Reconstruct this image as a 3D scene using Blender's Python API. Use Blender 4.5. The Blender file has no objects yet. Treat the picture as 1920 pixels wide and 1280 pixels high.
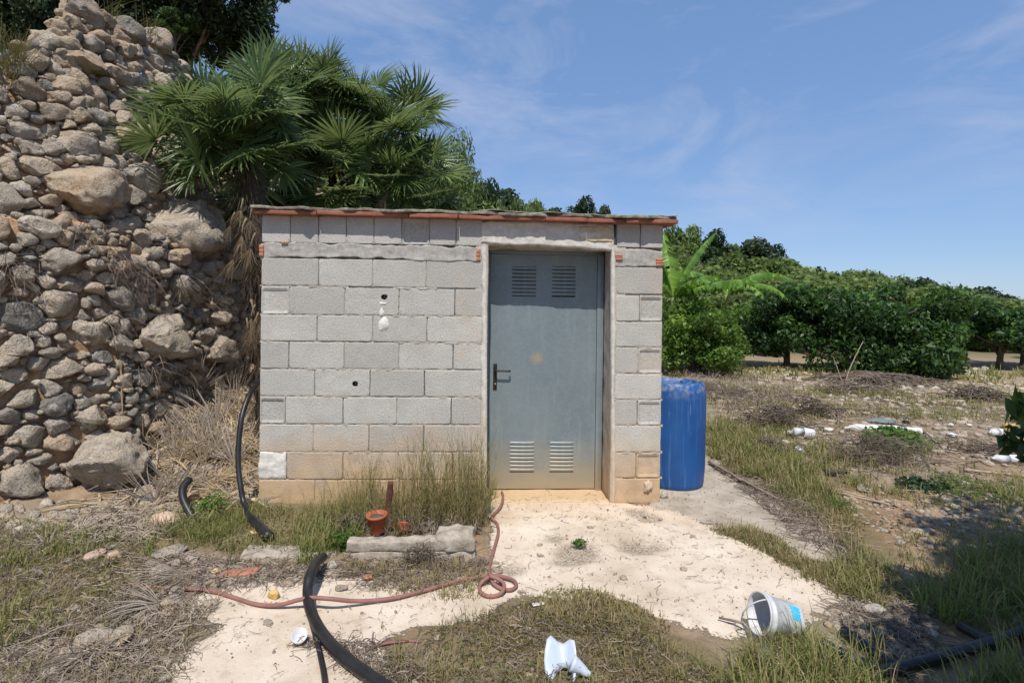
import bpy, math, random
import numpy as np
from mathutils import Vector, Matrix, Quaternion

rnd = random.Random(7)
R = np.random.default_rng(7)
SC = bpy.context.scene
COL = SC.collection

# ------------------------------------------------------------------ camera
F = 1000.0            # focal length in photo pixels (photo is 1920 wide)
CX, CY = 960.0, 583.0
EYE = 1.45
ROLL = math.radians(0.74)
cam_data = bpy.data.cameras.new('camera')
cam = bpy.data.objects.new('camera', cam_data)
COL.objects.link(cam)
cam_data.sensor_width = 36.0
cam_data.lens = 36.0 * F / 1920.0
cam_data.shift_y = -(640.0 - CY) / 1920.0
cam_data.clip_start = 0.05
cam_data.clip_end = 3000.0
cr, sr = math.cos(ROLL), math.sin(ROLL)
cam.matrix_world = Matrix(((cr, -sr, 0, 0), (0, 0, -1, 0), (sr, cr, 0, EYE), (0, 0, 0, 1)))
SC.camera = cam

# ------------------------------------------------------------------ light
SUN_ELEV = 58.0
SUN_AZ = 3.0          # degrees the sun stands left of straight behind the camera
sun_data = bpy.data.lights.new('sun', 'SUN')
sun = bpy.data.objects.new('sun', sun_data)
COL.objects.link(sun)
sun_data.energy = 5.0
sun_data.angle = math.radians(0.53)
sun_data.color = (1.0, 0.95, 0.87)
e, a = math.radians(SUN_ELEV), math.radians(SUN_AZ)
sdir = Vector((math.cos(e) * math.sin(a), math.cos(e) * math.cos(a), -math.sin(e)))
sun.rotation_euler = sdir.to_track_quat('-Z', 'Y').to_euler()

world = bpy.data.worlds.new('World')
SC.world = world
world.use_nodes = True
wt = world.node_tree
wt.nodes.clear()
w_out = wt.nodes.new('ShaderNodeOutputWorld')
w_bg = wt.nodes.new('ShaderNodeBackground')
w_sky = wt.nodes.new('ShaderNodeTexSky')
w_sky.sky_type = 'NISHITA'
w_sky.sun_disc = False
w_sky.sun_elevation = math.radians(SUN_ELEV)
w_sky.sun_rotation = math.radians(180.0 + SUN_AZ)
w_sky.altitude = 60
w_sky.air_density = 1.0
w_sky.dust_density = 0.4
w_sky.ozone_density = 2.6
w_bg.inputs['Strength'].default_value = 0.135
# thin cirrus wisps drawn on the sky dome
w_tc = wt.nodes.new('ShaderNodeTexCoord')
w_map = wt.nodes.new('ShaderNodeMapping')
w_map.inputs['Rotation'].default_value = (0.0, math.radians(-28), math.radians(6))
w_map.inputs['Scale'].default_value = (1.5, 1.3, 4.0)
w_n1 = wt.nodes.new('ShaderNodeTexNoise')
w_n1.inputs['Scale'].default_value = 2.1
w_n1.inputs['Detail'].default_value = 9.0
w_n1.inputs['Roughness'].default_value = 0.62
w_n1.inputs['Distortion'].default_value = 0.6
w_n2 = wt.nodes.new('ShaderNodeTexNoise')
w_n2.inputs['Scale'].default_value = 1.7
w_n2.inputs['Detail'].default_value = 2.0
w_r1 = wt.nodes.new('ShaderNodeMapRange')
w_r1.inputs['From Min'].default_value = 0.44
w_r1.inputs['From Max'].default_value = 0.78
w_r2 = wt.nodes.new('ShaderNodeMapRange')
w_r2.inputs['From Min'].default_value = 0.44
w_r2.inputs['From Max'].default_value = 0.62
w_mul = wt.nodes.new('ShaderNodeMath'); w_mul.operation = 'MULTIPLY'
w_mul2 = wt.nodes.new('ShaderNodeMath'); w_mul2.operation = 'MULTIPLY'; w_mul2.inputs[1].default_value = 0.62
w_mix = wt.nodes.new('ShaderNodeMix'); w_mix.data_type = 'RGBA'
w_mix.inputs[7].default_value = (4.6, 4.9, 5.9, 1)
w_tint = wt.nodes.new('ShaderNodeMix'); w_tint.data_type = 'RGBA'; w_tint.blend_type = 'MULTIPLY'
w_tint.inputs[0].default_value = 1.0
w_tint.inputs[7].default_value = (1.0, 0.995, 1.03, 1)
L = wt.links.new
L(w_tc.outputs['Generated'], w_map.inputs['Vector'])
L(w_map.outputs[0], w_n1.inputs['Vector'])
L(w_tc.outputs['Generated'], w_n2.inputs['Vector'])
L(w_n1.outputs[0], w_r1.inputs[0]); L(w_n2.outputs[0], w_r2.inputs[0])
L(w_r1.outputs[0], w_mul.inputs[0]); L(w_r2.outputs[0], w_mul.inputs[1])
L(w_mul.outputs[0], w_mul2.inputs[0])
w_even = wt.nodes.new('ShaderNodeMix'); w_even.data_type = 'RGBA'; w_even.inputs[0].default_value = 0.5
w_even.inputs[7].default_value = (1.55, 2.85, 5.3, 1)
L(w_sky.outputs[0], w_even.inputs[6]); L(w_even.outputs[2], w_tint.inputs[6])
L(w_tint.outputs[2], w_mix.inputs[6]); L(w_mul2.outputs[0], w_mix.inputs[0])
L(w_mix.outputs[2], w_bg.inputs['Color']); L(w_bg.outputs[0], w_out.inputs['Surface'])

vs = SC.view_settings
vs.view_transform = 'Standard'
vs.look = 'None'
vs.exposure = 0.0
vs.gamma = 1.0
vs.use_curve_mapping = False
SC.cycles.max_bounces = 6
SC.cycles.transparent_max_bounces = 6

# ------------------------------------------------------------------ projection helpers
def ray(px, py):
    """world direction (y = 1) of a photo pixel"""
    u, v = (px - CX) / F, (CY - py) / F
    return np.array([u * cr - v * sr, 1.0, u * sr + v * cr])

def at_z(px, py, z=0.0):
    d = ray(px, py)
    k = (z - EYE) / d[2]
    return np.array([d[0] * k, k, z])

def at_y(px, py, Y):
    d = ray(px, py)
    return np.array([d[0] * Y, Y, EYE + d[2] * Y])

def proj(P):
    P = np.atleast_2d(P)
    X, Y, Z = P[:, 0], P[:, 1], P[:, 2] - EYE
    Y = np.where(Y > 0.05, Y, 0.05)
    return np.stack([CX + F * (X * cr + Z * sr) / Y, CY - F * (-X * sr + Z * cr) / Y], 1)

# ------------------------------------------------------------------ noise
def _h(ix, iy, iz, seed):
    n = (ix * 374761393 + iy * 668265263 + iz * 2147483647 + seed * 1274126177) & 0xFFFFFFFF
    n = ((n ^ (n >> 13)) * 1274126177) & 0xFFFFFFFF
    n = (n ^ (n >> 16)) & 0xFFFFFFFF
    return n / 4294967295.0 * 2 - 1

def vnoise(P, seed=0):
    P = np.asarray(P, float)
    i = np.floor(P).astype(np.int64); f = P - i
    f = f * f * (3 - 2 * f)
    out = 0
    for dx in (0, 1):
        wx = f[..., 0] if dx else 1 - f[..., 0]
        for dy in (0, 1):
            wy = f[..., 1] if dy else 1 - f[..., 1]
            for dz in (0, 1):
                wz = f[..., 2] if dz else 1 - f[..., 2]
                out = out + wx * wy * wz * _h(i[..., 0] + dx, i[..., 1] + dy, i[..., 2] + dz, seed)
    return out

def fbm(P, octv=3, seed=0):
    P = np.asarray(P, float); o = 0; amp = 1.0
    for k in range(octv):
        o = o + amp * vnoise(P * (2 ** k), seed + k * 17); amp *= 0.5
    return o

def n2(x, y, s, octv=3, seed=0):
    x = np.asarray(x, float)
    return fbm(np.stack([x * s, np.asarray(y, float) * s, np.zeros_like(x) + 0.37], -1), octv, seed)

def sstep(v):
    v = np.clip(v, 0, 1)
    return v * v * (3 - 2 * v)

def in_poly(x, y, poly):
    x = np.asarray(x); y = np.asarray(y)
    c = np.zeros(x.shape, bool)
    n = len(poly)
    for i in range(n):
        x0, y0 = poly[i][:2]; x1, y1 = poly[(i + 1) % n][:2]
        if y0 == y1: continue
        k = ((y0 > y) != (y1 > y)) & (x < (x1 - x0) * (y - y0) / (y1 - y0) + x0)
        c ^= k
    return c

# ------------------------------------------------------------------ mesh helpers
def mk_mesh(name, V, Fc, mat=None, smooth=False, attrs=None, midx=None):
    """V (n,3); Fc an (m,3)/(m,4) array or a list of index lists"""
    V = np.asarray(V, np.float32)
    me = bpy.data.meshes.new(name)
    if isinstance(Fc, np.ndarray):
        m, k = Fc.shape
        flat = Fc.astype(np.int32).ravel(); starts = np.arange(m, dtype=np.int32) * k
        tot = np.full(m, k, np.int32)
    else:
        tot = np.array([len(f) for f in Fc], np.int32)
        flat = np.array([i for f in Fc for i in f], np.int32)
        starts = np.concatenate([[0], np.cumsum(tot)[:-1]]).astype(np.int32); m = len(tot)
    me.vertices.add(len(V)); me.vertices.foreach_set('co', V.ravel())
    me.loops.add(len(flat)); me.loops.foreach_set('vertex_index', flat)
    me.polygons.add(m); me.polygons.foreach_set('loop_start', starts)
    me.polygons.foreach_set('loop_total', tot)
    if smooth: me.polygons.foreach_set('use_smooth', np.ones(m, bool))
    if mat is not None:
        for q in (mat if isinstance(mat, (list, tuple)) else [mat]): me.materials.append(q)
    if midx is not None: me.polygons.foreach_set('material_index', np.asarray(midx, np.int32))
    for kname, arr in (attrs or {}).items():
        at = me.attributes.new(kname, 'FLOAT', 'POINT')
        at.data.foreach_set('value', np.asarray(arr, np.float32))
    me.update(calc_edges=True)
    return me

def link(name, me, parent=None, loc=(0, 0, 0), rot=None, scale=None, **props):
    o = bpy.data.objects.new(name, me)
    COL.objects.link(o)
    o.location = [float(q) for q in loc]
    if rot is not None:
        if isinstance(rot, Quaternion):
            o.rotation_mode = 'QUATERNION'; o.rotation_quaternion = rot
        else: o.rotation_euler = rot
    if scale is not None: o.scale = (scale,) * 3 if isinstance(scale, (int, float)) else scale
    if parent is not None: o.parent = parent
    for k, v in props.items(): o[k] = v
    return o

def empty(name, loc, label, cat, group=None, rot=None):
    o = bpy.data.objects.new(name, None); COL.objects.link(o)
    o.empty_display_size = 0.2
    o.location = [float(q) for q in loc]
    if rot is not None: o.rotation_euler = rot
    o['label'] = label; o['category'] = cat
    if group: o['group'] = group
    return o

class Geo:
    """collects pieces into one mesh"""
    def __init__(s): s.V = []; s.F = []; s.n = 0; s.A = []; s.M = []
    def add(s, V, Fc, a=0.0, mi=0):
        V = np.asarray(V, float)
        for f in Fc: s.F.append([int(i) + s.n for i in f])
        s.M += [mi] * len(Fc)
        s.V.append(V); s.n += len(V)
        s.A.append(np.broadcast_to(np.asarray(a, float), (len(V),)))
    def mesh(s, name, mat, smooth=False):
        return mk_mesh(name, np.concatenate(s.V), s.F, mat, smooth, {'rnd': np.concatenate(s.A)}, s.M if isinstance(mat, (list, tuple)) else None)

def box(x0, x1, y0, y1, z0, z1):
    V = [(x0, y0, z0), (x1, y0, z0), (x1, y1, z0), (x0, y1, z0), (x0, y0, z1), (x1, y0, z1), (x1, y1, z1), (x0, y1, z1)]
    Fc = [(0, 3, 2, 1), (4, 5, 6, 7), (0, 1, 5, 4), (1, 2, 6, 5), (2, 3, 7, 6), (3, 0, 4, 7)]
    return V, Fc

def roughbox(x0, x1, y0, y1, z0, z1, bev=0.008, amp=0.003, nx=8, ny=2, nz=3, seed=0, ns=12.0):
    """closed box with gridded, softened and noise-worn faces"""
    def lin(a, b, n):
        return np.concatenate([[a, a + bev], np.linspace(a + bev, b - bev, n + 1)[1:-1], [b - bev, b]])
    gx, gy, gz = lin(x0, x1, nx), lin(y0, y1, ny), lin(z0, z1, nz)
    idx = {}; V = []; Fc = []
    nx_, ny_, nz_ = len(gx) - 1, len(gy) - 1, len(gz) - 1
    def vid(i, j, k):
        key = (i, j, k)
        if key not in idx:
            p = np.array([gx[i], gy[j], gz[k]])
            ext = [(i in (0, nx_)), (j in (0, ny_)), (k in (0, nz_))]
            if sum(ext) >= 2:
                c = np.array([(x0 + x1) / 2, (y0 + y1) / 2, (z0 + z1) / 2])
                for q, ee in enumerate(ext):
                    if ee: p[q] += np.sign(c[q] - p[q]) * bev * (0.35 if sum(ext) == 2 else 0.5)
            idx[key] = len(V); V.append(p)
        return idx[key]
    for i in range(nx_):
        for j in range(ny_):
            Fc.append([vid(i, j, 0), vid(i, j + 1, 0), vid(i + 1, j + 1, 0), vid(i + 1, j, 0)])
            Fc.append([vid(i, j, nz_), vid(i + 1, j, nz_), vid(i + 1, j + 1, nz_), vid(i, j + 1, nz_)])
        for k in range(nz_):
            Fc.append([vid(i, 0, k), vid(i + 1, 0, k), vid(i + 1, 0, k + 1), vid(i, 0, k + 1)])
            Fc.append([vid(i, ny_, k), vid(i, ny_, k + 1), vid(i + 1, ny_, k + 1), vid(i + 1, ny_, k)])
    for j in range(ny_):
        for k in range(nz_):
            Fc.append([vid(0, j, k), vid(0, j, k + 1), vid(0, j + 1, k + 1), vid(0, j + 1, k)])
            Fc.append([vid(nx_, j, k), vid(nx_, j + 1, k), vid(nx_, j + 1, k + 1), vid(nx_, j, k + 1)])
    V = np.array(V)
    off = np.stack([fbm(V * ns + 11.3 * q, 2, seed + q) for q in range(3)], 1)
    return V + off * amp, Fc

def tube(pts, rad, seg=10, rib=0.0, ribstep=0.0, cap=True):
    """tube along a polyline, resampled smoothly"""
    P = np.asarray(pts, float)
    n = len(P)
    rad = np.broadcast_to(np.asarray(rad, float), (n,)).copy()
    T = np.gradient(P, axis=0); T /= np.maximum(np.linalg.norm(T, axis=1, keepdims=True), 1e-9)
    nrm = np.cross(T[0], [0, 0, 1.0])
    if np.linalg.norm(nrm) < 1e-3: nrm = np.array([1.0, 0, 0])
    nrm /= np.linalg.norm(nrm)
    V = []
    ang = np.linspace(0, 2 * np.pi, seg, endpoint=False)
    for i in range(n):
        nrm = nrm - T[i] * nrm.dot(T[i]); nrm /= max(np.linalg.norm(nrm), 1e-9)
        b = np.cross(T[i], nrm)
        V.append(P[i] + rad[i] * (np.cos(ang)[:, None] * nrm + np.sin(ang)[:, None] * b))
    V = np.concatenate(V)
    Fc = []
    for i in range(n - 1):
        for k in range(seg):
            a0 = i * seg + k; a1 = i * seg + (k + 1) % seg
            Fc.append((a0, a1, a1 + seg, a0 + seg))
    if cap:
        Fc.append(tuple(range(seg))[::-1]); Fc.append(tuple((n - 1) * seg + k for k in range(seg)))
    return V, Fc

def smooth_path(pts, step=0.02):
    """Catmull-Rom resample"""
    P = np.asarray(pts, float)
    Q = np.vstack([2 * P[0] - P[1], P, 2 * P[-1] - P[-2]])
    out = []
    for i in range(1, len(Q) - 2):
        p0, p1, p2, p3 = Q[i - 1:i + 3]
        m = max(2, int(np.linalg.norm(p2 - p1) / step))
        for t in np.linspace(0, 1, m, endpoint=False):
            out.append(0.5 * ((2 * p1) + (-p0 + p2) * t + (2 * p0 - 5 * p1 + 4 * p2 - p3) * t * t + (-p0 + 3 * p1 - 3 * p2 + p3) * t ** 3))
    out.append(P[-1])
    return np.array(out)

def lathe(prof, seg=24):
    V = []; Fc = []
    for r, z in prof:
        for k in range(seg):
            t = 2 * math.pi * k / seg
            V.append((r * math.cos(t), r * math.sin(t), z))
    for i in range(len(prof) - 1):
        for k in range(seg):
            Fc.append((i * seg + k, i * seg + (k + 1) % seg, (i + 1) * seg + (k + 1) % seg, (i + 1) * seg + k))
    return np.array(V), Fc

def _ico(sub):
    t = (1 + 5 ** .5) / 2
    V = [(-1, t, 0), (1, t, 0), (-1, -t, 0), (1, -t, 0), (0, -1, t), (0, 1, t), (0, -1, -t), (0, 1, -t), (t, 0, -1), (t, 0, 1), (-t, 0, -1), (-t, 0, 1)]
    V = [np.array(v) / np.linalg.norm(v) for v in V]
    Fc = [(0, 11, 5), (0, 5, 1), (0, 1, 7), (0, 7, 10), (0, 10, 11), (1, 5, 9), (5, 11, 4), (11, 10, 2), (10, 7, 6), (7, 1, 8), (3, 9, 4), (3, 4, 2), (3, 2, 6), (3, 6, 8), (3, 8, 9), (4, 9, 5), (2, 4, 11), (6, 2, 10), (8, 6, 7), (9, 8, 1)]
    for _ in range(sub):
        c = {}; G = []
        def mid(a, b):
            k = (min(a, b), max(a, b))
            if k not in c:
                m = V[a] + V[b]; c[k] = len(V); V.append(m / np.linalg.norm(m))
            return c[k]
        for a, b, d in Fc:
            ab, bd, da = mid(a, b), mid(b, d), mid(d, a)
            G += [(a, ab, da), (b, bd, ab), (d, da, bd), (ab, bd, da)]
        Fc = G
    return np.array(V), np.array(Fc)
ICO = {s: _ico(s) for s in (0, 1, 2, 3, 4)}

def rock(rx, ry, rz, sub=2, seed=0, planes=9, rough=0.06):
    """free boulder: chopped, noisy ellipsoid"""
    g = np.random.default_rng(seed)
    V, Fc = ICO[sub]; V = V.copy()
    for _ in range(planes):
        d = g.normal(size=3); d /= np.linalg.norm(d)
        h = g.uniform(0.62, 0.92); s = V @ d
        V = V - np.maximum(s - h, 0)[:, None] * d * 0.9
    V = V * (1 + rough * fbm(V * 2.2 + g.uniform(-50, 50, 3), 3, seed)[:, None])
    return V * [rx, ry, rz], Fc

# ------------------------------------------------------------------ material helpers
class NT:
    def __init__(s, name):
        s.m = bpy.data.materials.new(name); s.m.use_nodes = True
        s.t = s.m.node_tree; s.t.nodes.clear()
        s.out = s.t.nodes.new('ShaderNodeOutputMaterial')
    def n(s, typ): return s.t.nodes.new(typ)
    def l(s, a, b): s.t.links.new(a, b)
    def put(s, sock, v):
        if hasattr(v, 'is_output'): s.l(v, sock)
        else:
            if isinstance(v, tuple) and len(v) == 3 and sock.type == 'RGBA': v = v + (1,)
            sock.default_value = v
    def co(s, kind='Object'):
        return s.n('ShaderNodeTexCoord').outputs[kind]
    def pos(s): return s.n('ShaderNodeNewGeometry').outputs['Position']
    def mapv(s, v, scale=(1, 1, 1), loc=(0, 0, 0)):
        q = s.n('ShaderNodeMapping'); s.l(v, q.inputs[0]); q.inputs['Scale'].default_value = scale
        if hasattr(loc, 'is_output'): s.l(loc, q.inputs['Location'])
        else: q.inputs['Location'].default_value = loc
        return q.outputs[0]
    def noise(s, v, scale, detail=4, rough=0.55, dist=0.0):
        q = s.n('ShaderNodeTexNoise'); s.l(v, q.inputs['Vector'])
        q.inputs['Scale'].default_value = scale; q.inputs['Detail'].default_value = detail
        q.inputs['Roughness'].default_value = rough; q.inputs['Distortion'].default_value = dist
        return q.outputs[0]
    def voro(s, v, scale, feature='F1', out=0, rand=1.0):
        q = s.n('ShaderNodeTexVoronoi'); q.feature = feature; s.l(v, q.inputs['Vector'])
        q.inputs['Scale'].default_value = scale; q.inputs['Randomness'].default_value = rand
        return q.outputs[out]
    def rng(s, v, a, b, c=0.0, d=1.0, smooth=False):
        q = s.n('ShaderNodeMapRange'); s.put(q.inputs[0], v)
        if smooth: q.interpolation_type = 'SMOOTHSTEP'
        for i, k in enumerate((a, b, c, d)): q.inputs[i + 1].default_value = k
        return q.outputs[0]
    def math(s, op, a, b=0.0, clamp=False):
        q = s.n('ShaderNodeMath'); q.operation = op; q.use_clamp = clamp
        s.put(q.inputs[0], a); s.put(q.inputs[1], b); return q.outputs[0]
    def mix(s, f, a, b, mode='MIX'):
        q = s.n('ShaderNodeMix'); q.data_type = 'RGBA'; q.blend_type = mode
        s.put(q.inputs[0], f); s.put(q.inputs[6], a); s.put(q.inputs[7], b); return q.outputs[2]
    def ramp(s, f, stops):
        q = s.n('ShaderNodeValToRGB'); s.put(q.inputs[0], f)
        cr_ = q.color_ramp
        while len(cr_.elements) < len(stops): cr_.elements.new(0.5)
        for el, (p, c) in zip(cr_.elements, stops):
            el.position = p; el.color = c + (1,) if len(c) == 3 else c
        return q.outputs[0]
    def attr(s, name):
        q = s.n('ShaderNodeAttribute'); q.attribute_name = name; return q.outputs['Fac']
    def orand(s): return s.n('ShaderNodeObjectInfo').outputs['Random']
    def sep(s, v):
        q = s.n('ShaderNodeSeparateXYZ'); s.l(v, q.inputs[0]); return q.outputs
    def comb(s, x=0.0, y=0.0, z=0.0):
        q = s.n('ShaderNodeCombineXYZ'); s.put(q.inputs[0], x); s.put(q.inputs[1], y); s.put(q.inputs[2], z); return q.outputs[0]
    def bump(s, h, strength=0.5, dist=0.01, prev=None):
        q = s.n('ShaderNodeBump'); s.put(q.inputs['Height'], h)
        q.inputs['Strength'].default_value = strength; q.inputs['Distance'].default_value = dist
        if prev is not None: s.l(prev, q.inputs['Normal'])
        return q.outputs[0]
    def done(s, color, rough=0.85, normal=None, metallic=0.0, spec=0.3, trans=None, translucent=None):
        p = s.n('ShaderNodeBsdfPrincipled')
        s.put(p.inputs['Base Color'], color); s.put(p.inputs['Roughness'], rough)
        s.put(p.inputs['Metallic'], metallic); p.inputs['Specular IOR Level'].default_value = spec
        if trans is not None: p.inputs['Transmission Weight'].default_value = trans
        if normal is not None: s.l(normal, p.inputs['Normal'])
        o = p.outputs[0]
        if translucent is not None:
            tr = s.n('ShaderNodeBsdfTranslucent'); s.put(tr.inputs[0], translucent[1])
            ms = s.n('ShaderNodeMixShader'); ms.inputs[0].default_value = translucent[0]
            s.l(o, ms.inputs[1]); s.l(tr.outputs[0], ms.inputs[2]); o = ms.outputs[0]
        s.l(o, s.out.inputs[0])
        return s.m

def plain(name, col, rough=0.6, var=0.15, nscale=20, bump=0.0, metallic=0.0, spec=0.3):
    m = NT(name); c = m.co()
    f = m.noise(c, nscale, 4)
    dark = tuple(k * (1 - var) for k in col); lite = tuple(min(1, k * (1 + var)) for k in col)
    colr = m.ramp(f, [(0.3, dark), (0.7, lite)])
    nb = m.bump(f, bump, 0.01) if bump else None
    return m.done(colr, rough, nb, metallic, spec)

def leaf_mat(name, dark, mid, lite, tl=0.3, rough=0.55):
    m = NT(name)
    a_ = m.attr('rnd')
    c = m.ramp(a_, [(0.0, dark), (0.55, mid), (1.0, lite)])
    ob = m.orand()
    c = m.mix(m.rng(ob, 0, 1, 0.0, 0.25), c, tuple(k * 0.6 for k in mid))
    tc = m.mix(0.5, c, tuple(min(1, k * 2.2) for k in lite))
    return m.done(c, rough, None, 0, 0.35, translucent=(tl, tc))
# ================================================================== GROUND
WALLP = np.array([(-4.78, 1.70), (-3.42, 3.56), (-2.97, 4.18), (-2.80, 4.9), (-2.68, 6.0), (-2.5, 8.0), (-3.2, 13.0), (-7, 25), (-16, 60), (-60, 240)], float)
_seg = np.diff(WALLP, axis=0); _len = np.linalg.norm(_seg, axis=1); _cum = np.concatenate([[0], np.cumsum(_len)])
_T = _seg / _len[:, None]

def foot(t):
    i = int(np.clip(np.searchsorted(_cum, t) - 1, 0, len(_len) - 1))
    p = WALLP[i] + _T[i] * (t - _cum[i])
    # smooth tangent near corners
    Tt = np.array([np.interp(t, (_cum[:-1] + _cum[1:]) / 2, _T[:, q]) for q in (0, 1)])
    Tt /= np.linalg.norm(Tt)
    return p, Tt, np.array([Tt[1], -Tt[0]])

def wall_tn(x, y):
    """arc length and distance behind the foot line (positive = inside the bank)"""
    x = np.asarray(x, float); y = np.asarray(y, float)
    best = np.full(x.shape, 1e18); t = np.zeros(x.shape); n = np.zeros(x.shape)
    for i in range(len(_len)):
        px, py = x - WALLP[i, 0], y - WALLP[i, 1]
        s = px * _T[i, 0] + py * _T[i, 1]
        lo = -50 if i == 0 else 0
        sc = np.clip(s, lo, _len[i])
        dx, dy = px - sc * _T[i, 0], py - sc * _T[i, 1]
        d = dx * dx + dy * dy
        sgn = -(px * _T[i, 1] - py * _T[i, 0])
        k = d < best
        best = np.where(k, d, best); t = np.where(k, _cum[i] + sc, t)
        n = np.where(k, np.sqrt(d) * np.sign(sgn), n)
    return t, n

LEDGE = 2.05
_zt = np.array([0, LEDGE, LEDGE + 0.10, 3.15, 3.25, 6.5])
_ot = np.array([0, 0.20, 0.42, 0.72, 0.84, 2.0])
def setback(z): return np.interp(z, _zt, _ot)
def unsetback(n): return np.interp(n, _ot, _zt)

SKY = [(-900, 420), (-400, 330), (-100, 185), (0, 135), (35, 95), (50, 72), (112, 66), (118, 28), (150, 16), (190, 32), (230, 62), (270, 65), (315, 78), (350, 125), (390, 190), (430, 240), (480, 300), (560, 350), (700, 380), (900, 400)]
SKX, SKY_ = [p[0] for p in SKY], [p[1] for p in SKY]
def wall_point(t, z, out=0.0):
    p, T, N = foot(t)
    q = p - N * (setback(z) - out)
    return np.array([q[0], q[1], z]), T, N
_tt = np.arange(0, 14.01, 0.05); _ht = []
for _t in _tt:
    h = 2.0
    for z in np.arange(2.0, 5.3, 0.03):
        P, _, _ = wall_point(_t, z)
        if P[1] < 0.3: h = 3.5; break
        q = proj(P)[0]
        if q[1] < np.interp(q[0], SKX, SKY_): break
        h = z
    _ht.append(h)
_ht = np.array(_ht)
_k = np.ones(5) / 5; _hts = np.convolve(np.pad(_ht, 2, 'edge'), _k, 'valid')
def htop(t): return np.interp(t, _tt, _hts)

HU = [-0.9, -0.3, -0.09, 0.04, 0.14, 0.34, 0.54, 0.74, 0.96, 2.0]
HZ = [15, 14.5, 10.5, 7.6, 7.3, 5.2, 2.4, 1.0, 0.2, 0.0]
def gh(x, y, rough=True):
    x = np.asarray(x, float); y = np.asarray(y, float)
    t, n = wall_tn(x, y)
    m = 0.62 * sstep((t - 2.9) / 0.9) * np.where(n < 0, np.clip(1 + n / 1.05, 0, 1) ** 1.25, 1)
    m *= 1 - 0.55 * sstep((t - 5.0) / 2.5)
    rub = 0.14 * np.clip(1 + n / 0.45, 0, 1) ** 1.5 * (1 - sstep((t - 2.75) / 0.9)) * (n < 0)
    z = m + rub
    ht = htop(np.clip(t, 0, 14)) - 0.10
    ht = ht + (np.minimum(ht, 3.3) - ht) * sstep((n - 0.85) / 0.6)
    zb = np.where(n > 0.06, unsetback(np.clip(n - 0.06, 0, 9)), z)
    zb = np.minimum(np.maximum(zb, z), ht + 0.10 * np.clip(n - 1.2, 0, 25))
    z = np.where(n > 0, zb, z)
    u = x / np.maximum(y, 1.0)
    k = sstep((y - 17.0) / 40.0)
    hill = k * np.interp(u, HU, HZ)
    z = np.maximum(z, hill)
    z = np.where(y > 60, z * 1.0, z)
    if rough:
        near = np.clip(1.2 - np.abs(y - 4) / 8, 0, 1)
        z = z + 0.010 * n2(x, y, 3.0, 3, 5) + 0.05 * n2(x, y, 0.35, 2, 9) * sstep((y - 6) / 6)
    return z

def W(poly): return [tuple(at_z(px, py)) for px, py in poly]
P_CONC = W([(905, 925), (1130, 925), (1245, 950), (1330, 985), (1400, 1015), (1500, 1050), (1560, 1110), (1590, 1145), (1530, 1160), (1520, 1195), (1560, 1215), (1600, 1240), (1640, 1300), (1480, 1330), (1400, 1195), (1200, 1150), (1130, 1115), (1000, 1120), (920, 1165), (820, 1180), (740, 1215), (720, 1320), (600, 1500), (250, 1500), (280, 1300), (330, 1230), (400, 1170), (350, 1130), (420, 1095), (520, 1080), (620, 1075), (640, 1095), (880, 1070), (915, 1010)])
P_APRON = W([(1235, 955), (1240, 850), (1330, 855), (1400, 910), (1470, 950), (1560, 1010), (1625, 1080), (1600, 1130), (1500, 1120), (1440, 1035), (1330, 985)])
P_GREEN = [W([(1325, 790), (1420, 800), (1560, 870), (1640, 960), (1700, 1090), (1640, 1130), (1540, 1110), (1600, 1080), (1560, 1010), (1460, 940), (1390, 895), (1325, 850)]),
           W([(250, 965), (480, 955), (560, 930), (700, 940), (900, 935), (900, 1000), (640, 1010), (560, 1075), (420, 1045), (280, 1020)]),
           W([(-80, 995), (150, 985), (300, 1000), (330, 1060), (300, 1130), (200, 1190), (-80, 1200)]),
           W([(850, 1170), (1000, 1120), (1130, 1130), (1230, 1180), (1350, 1240), (1350, 1400), (720, 1400), (740, 1225)]),
           W([(1380, 1210), (1480, 1195), (1600, 1260), (1700, 1300), (1700, 1500), (1300, 1500), (1340, 1260)]),
           W([(1660, 1130), (1800, 1040), (1930, 990), (2300, 990), (2300, 1500), (1740, 1500), (1760, 1300), (1900, 1210), (1840, 1190), (1700, 1190)])]
P_LITTER = W([(-300, 1190), (100, 1180), (260, 1090), (340, 1080), (420, 1160), (340, 1230), (300, 1320), (250, 1500), (-400, 1500)])
P_BARE = [W([(1560, 940), (1930, 950), (1930, 1010), (1720, 1040), (1640, 1000)])]
P_STAIN = [W([(1030, 1020), (1080, 1008), (1130, 1025), (1125, 1050), (1080, 1060), (1040, 1045)]),
           W([(1150, 1000), (1215, 1010), (1245, 1022), (1200, 1035), (1160, 1020)]),
           W([(930, 1050), (965, 1045), (970, 1065), (940, 1070)]),
           W([(1010, 995), (1055, 1000), (1040, 1012), (1005, 1008)]),
           W([(1150, 945), (1235, 955), (1245, 968), (1170, 962)])]

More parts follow.
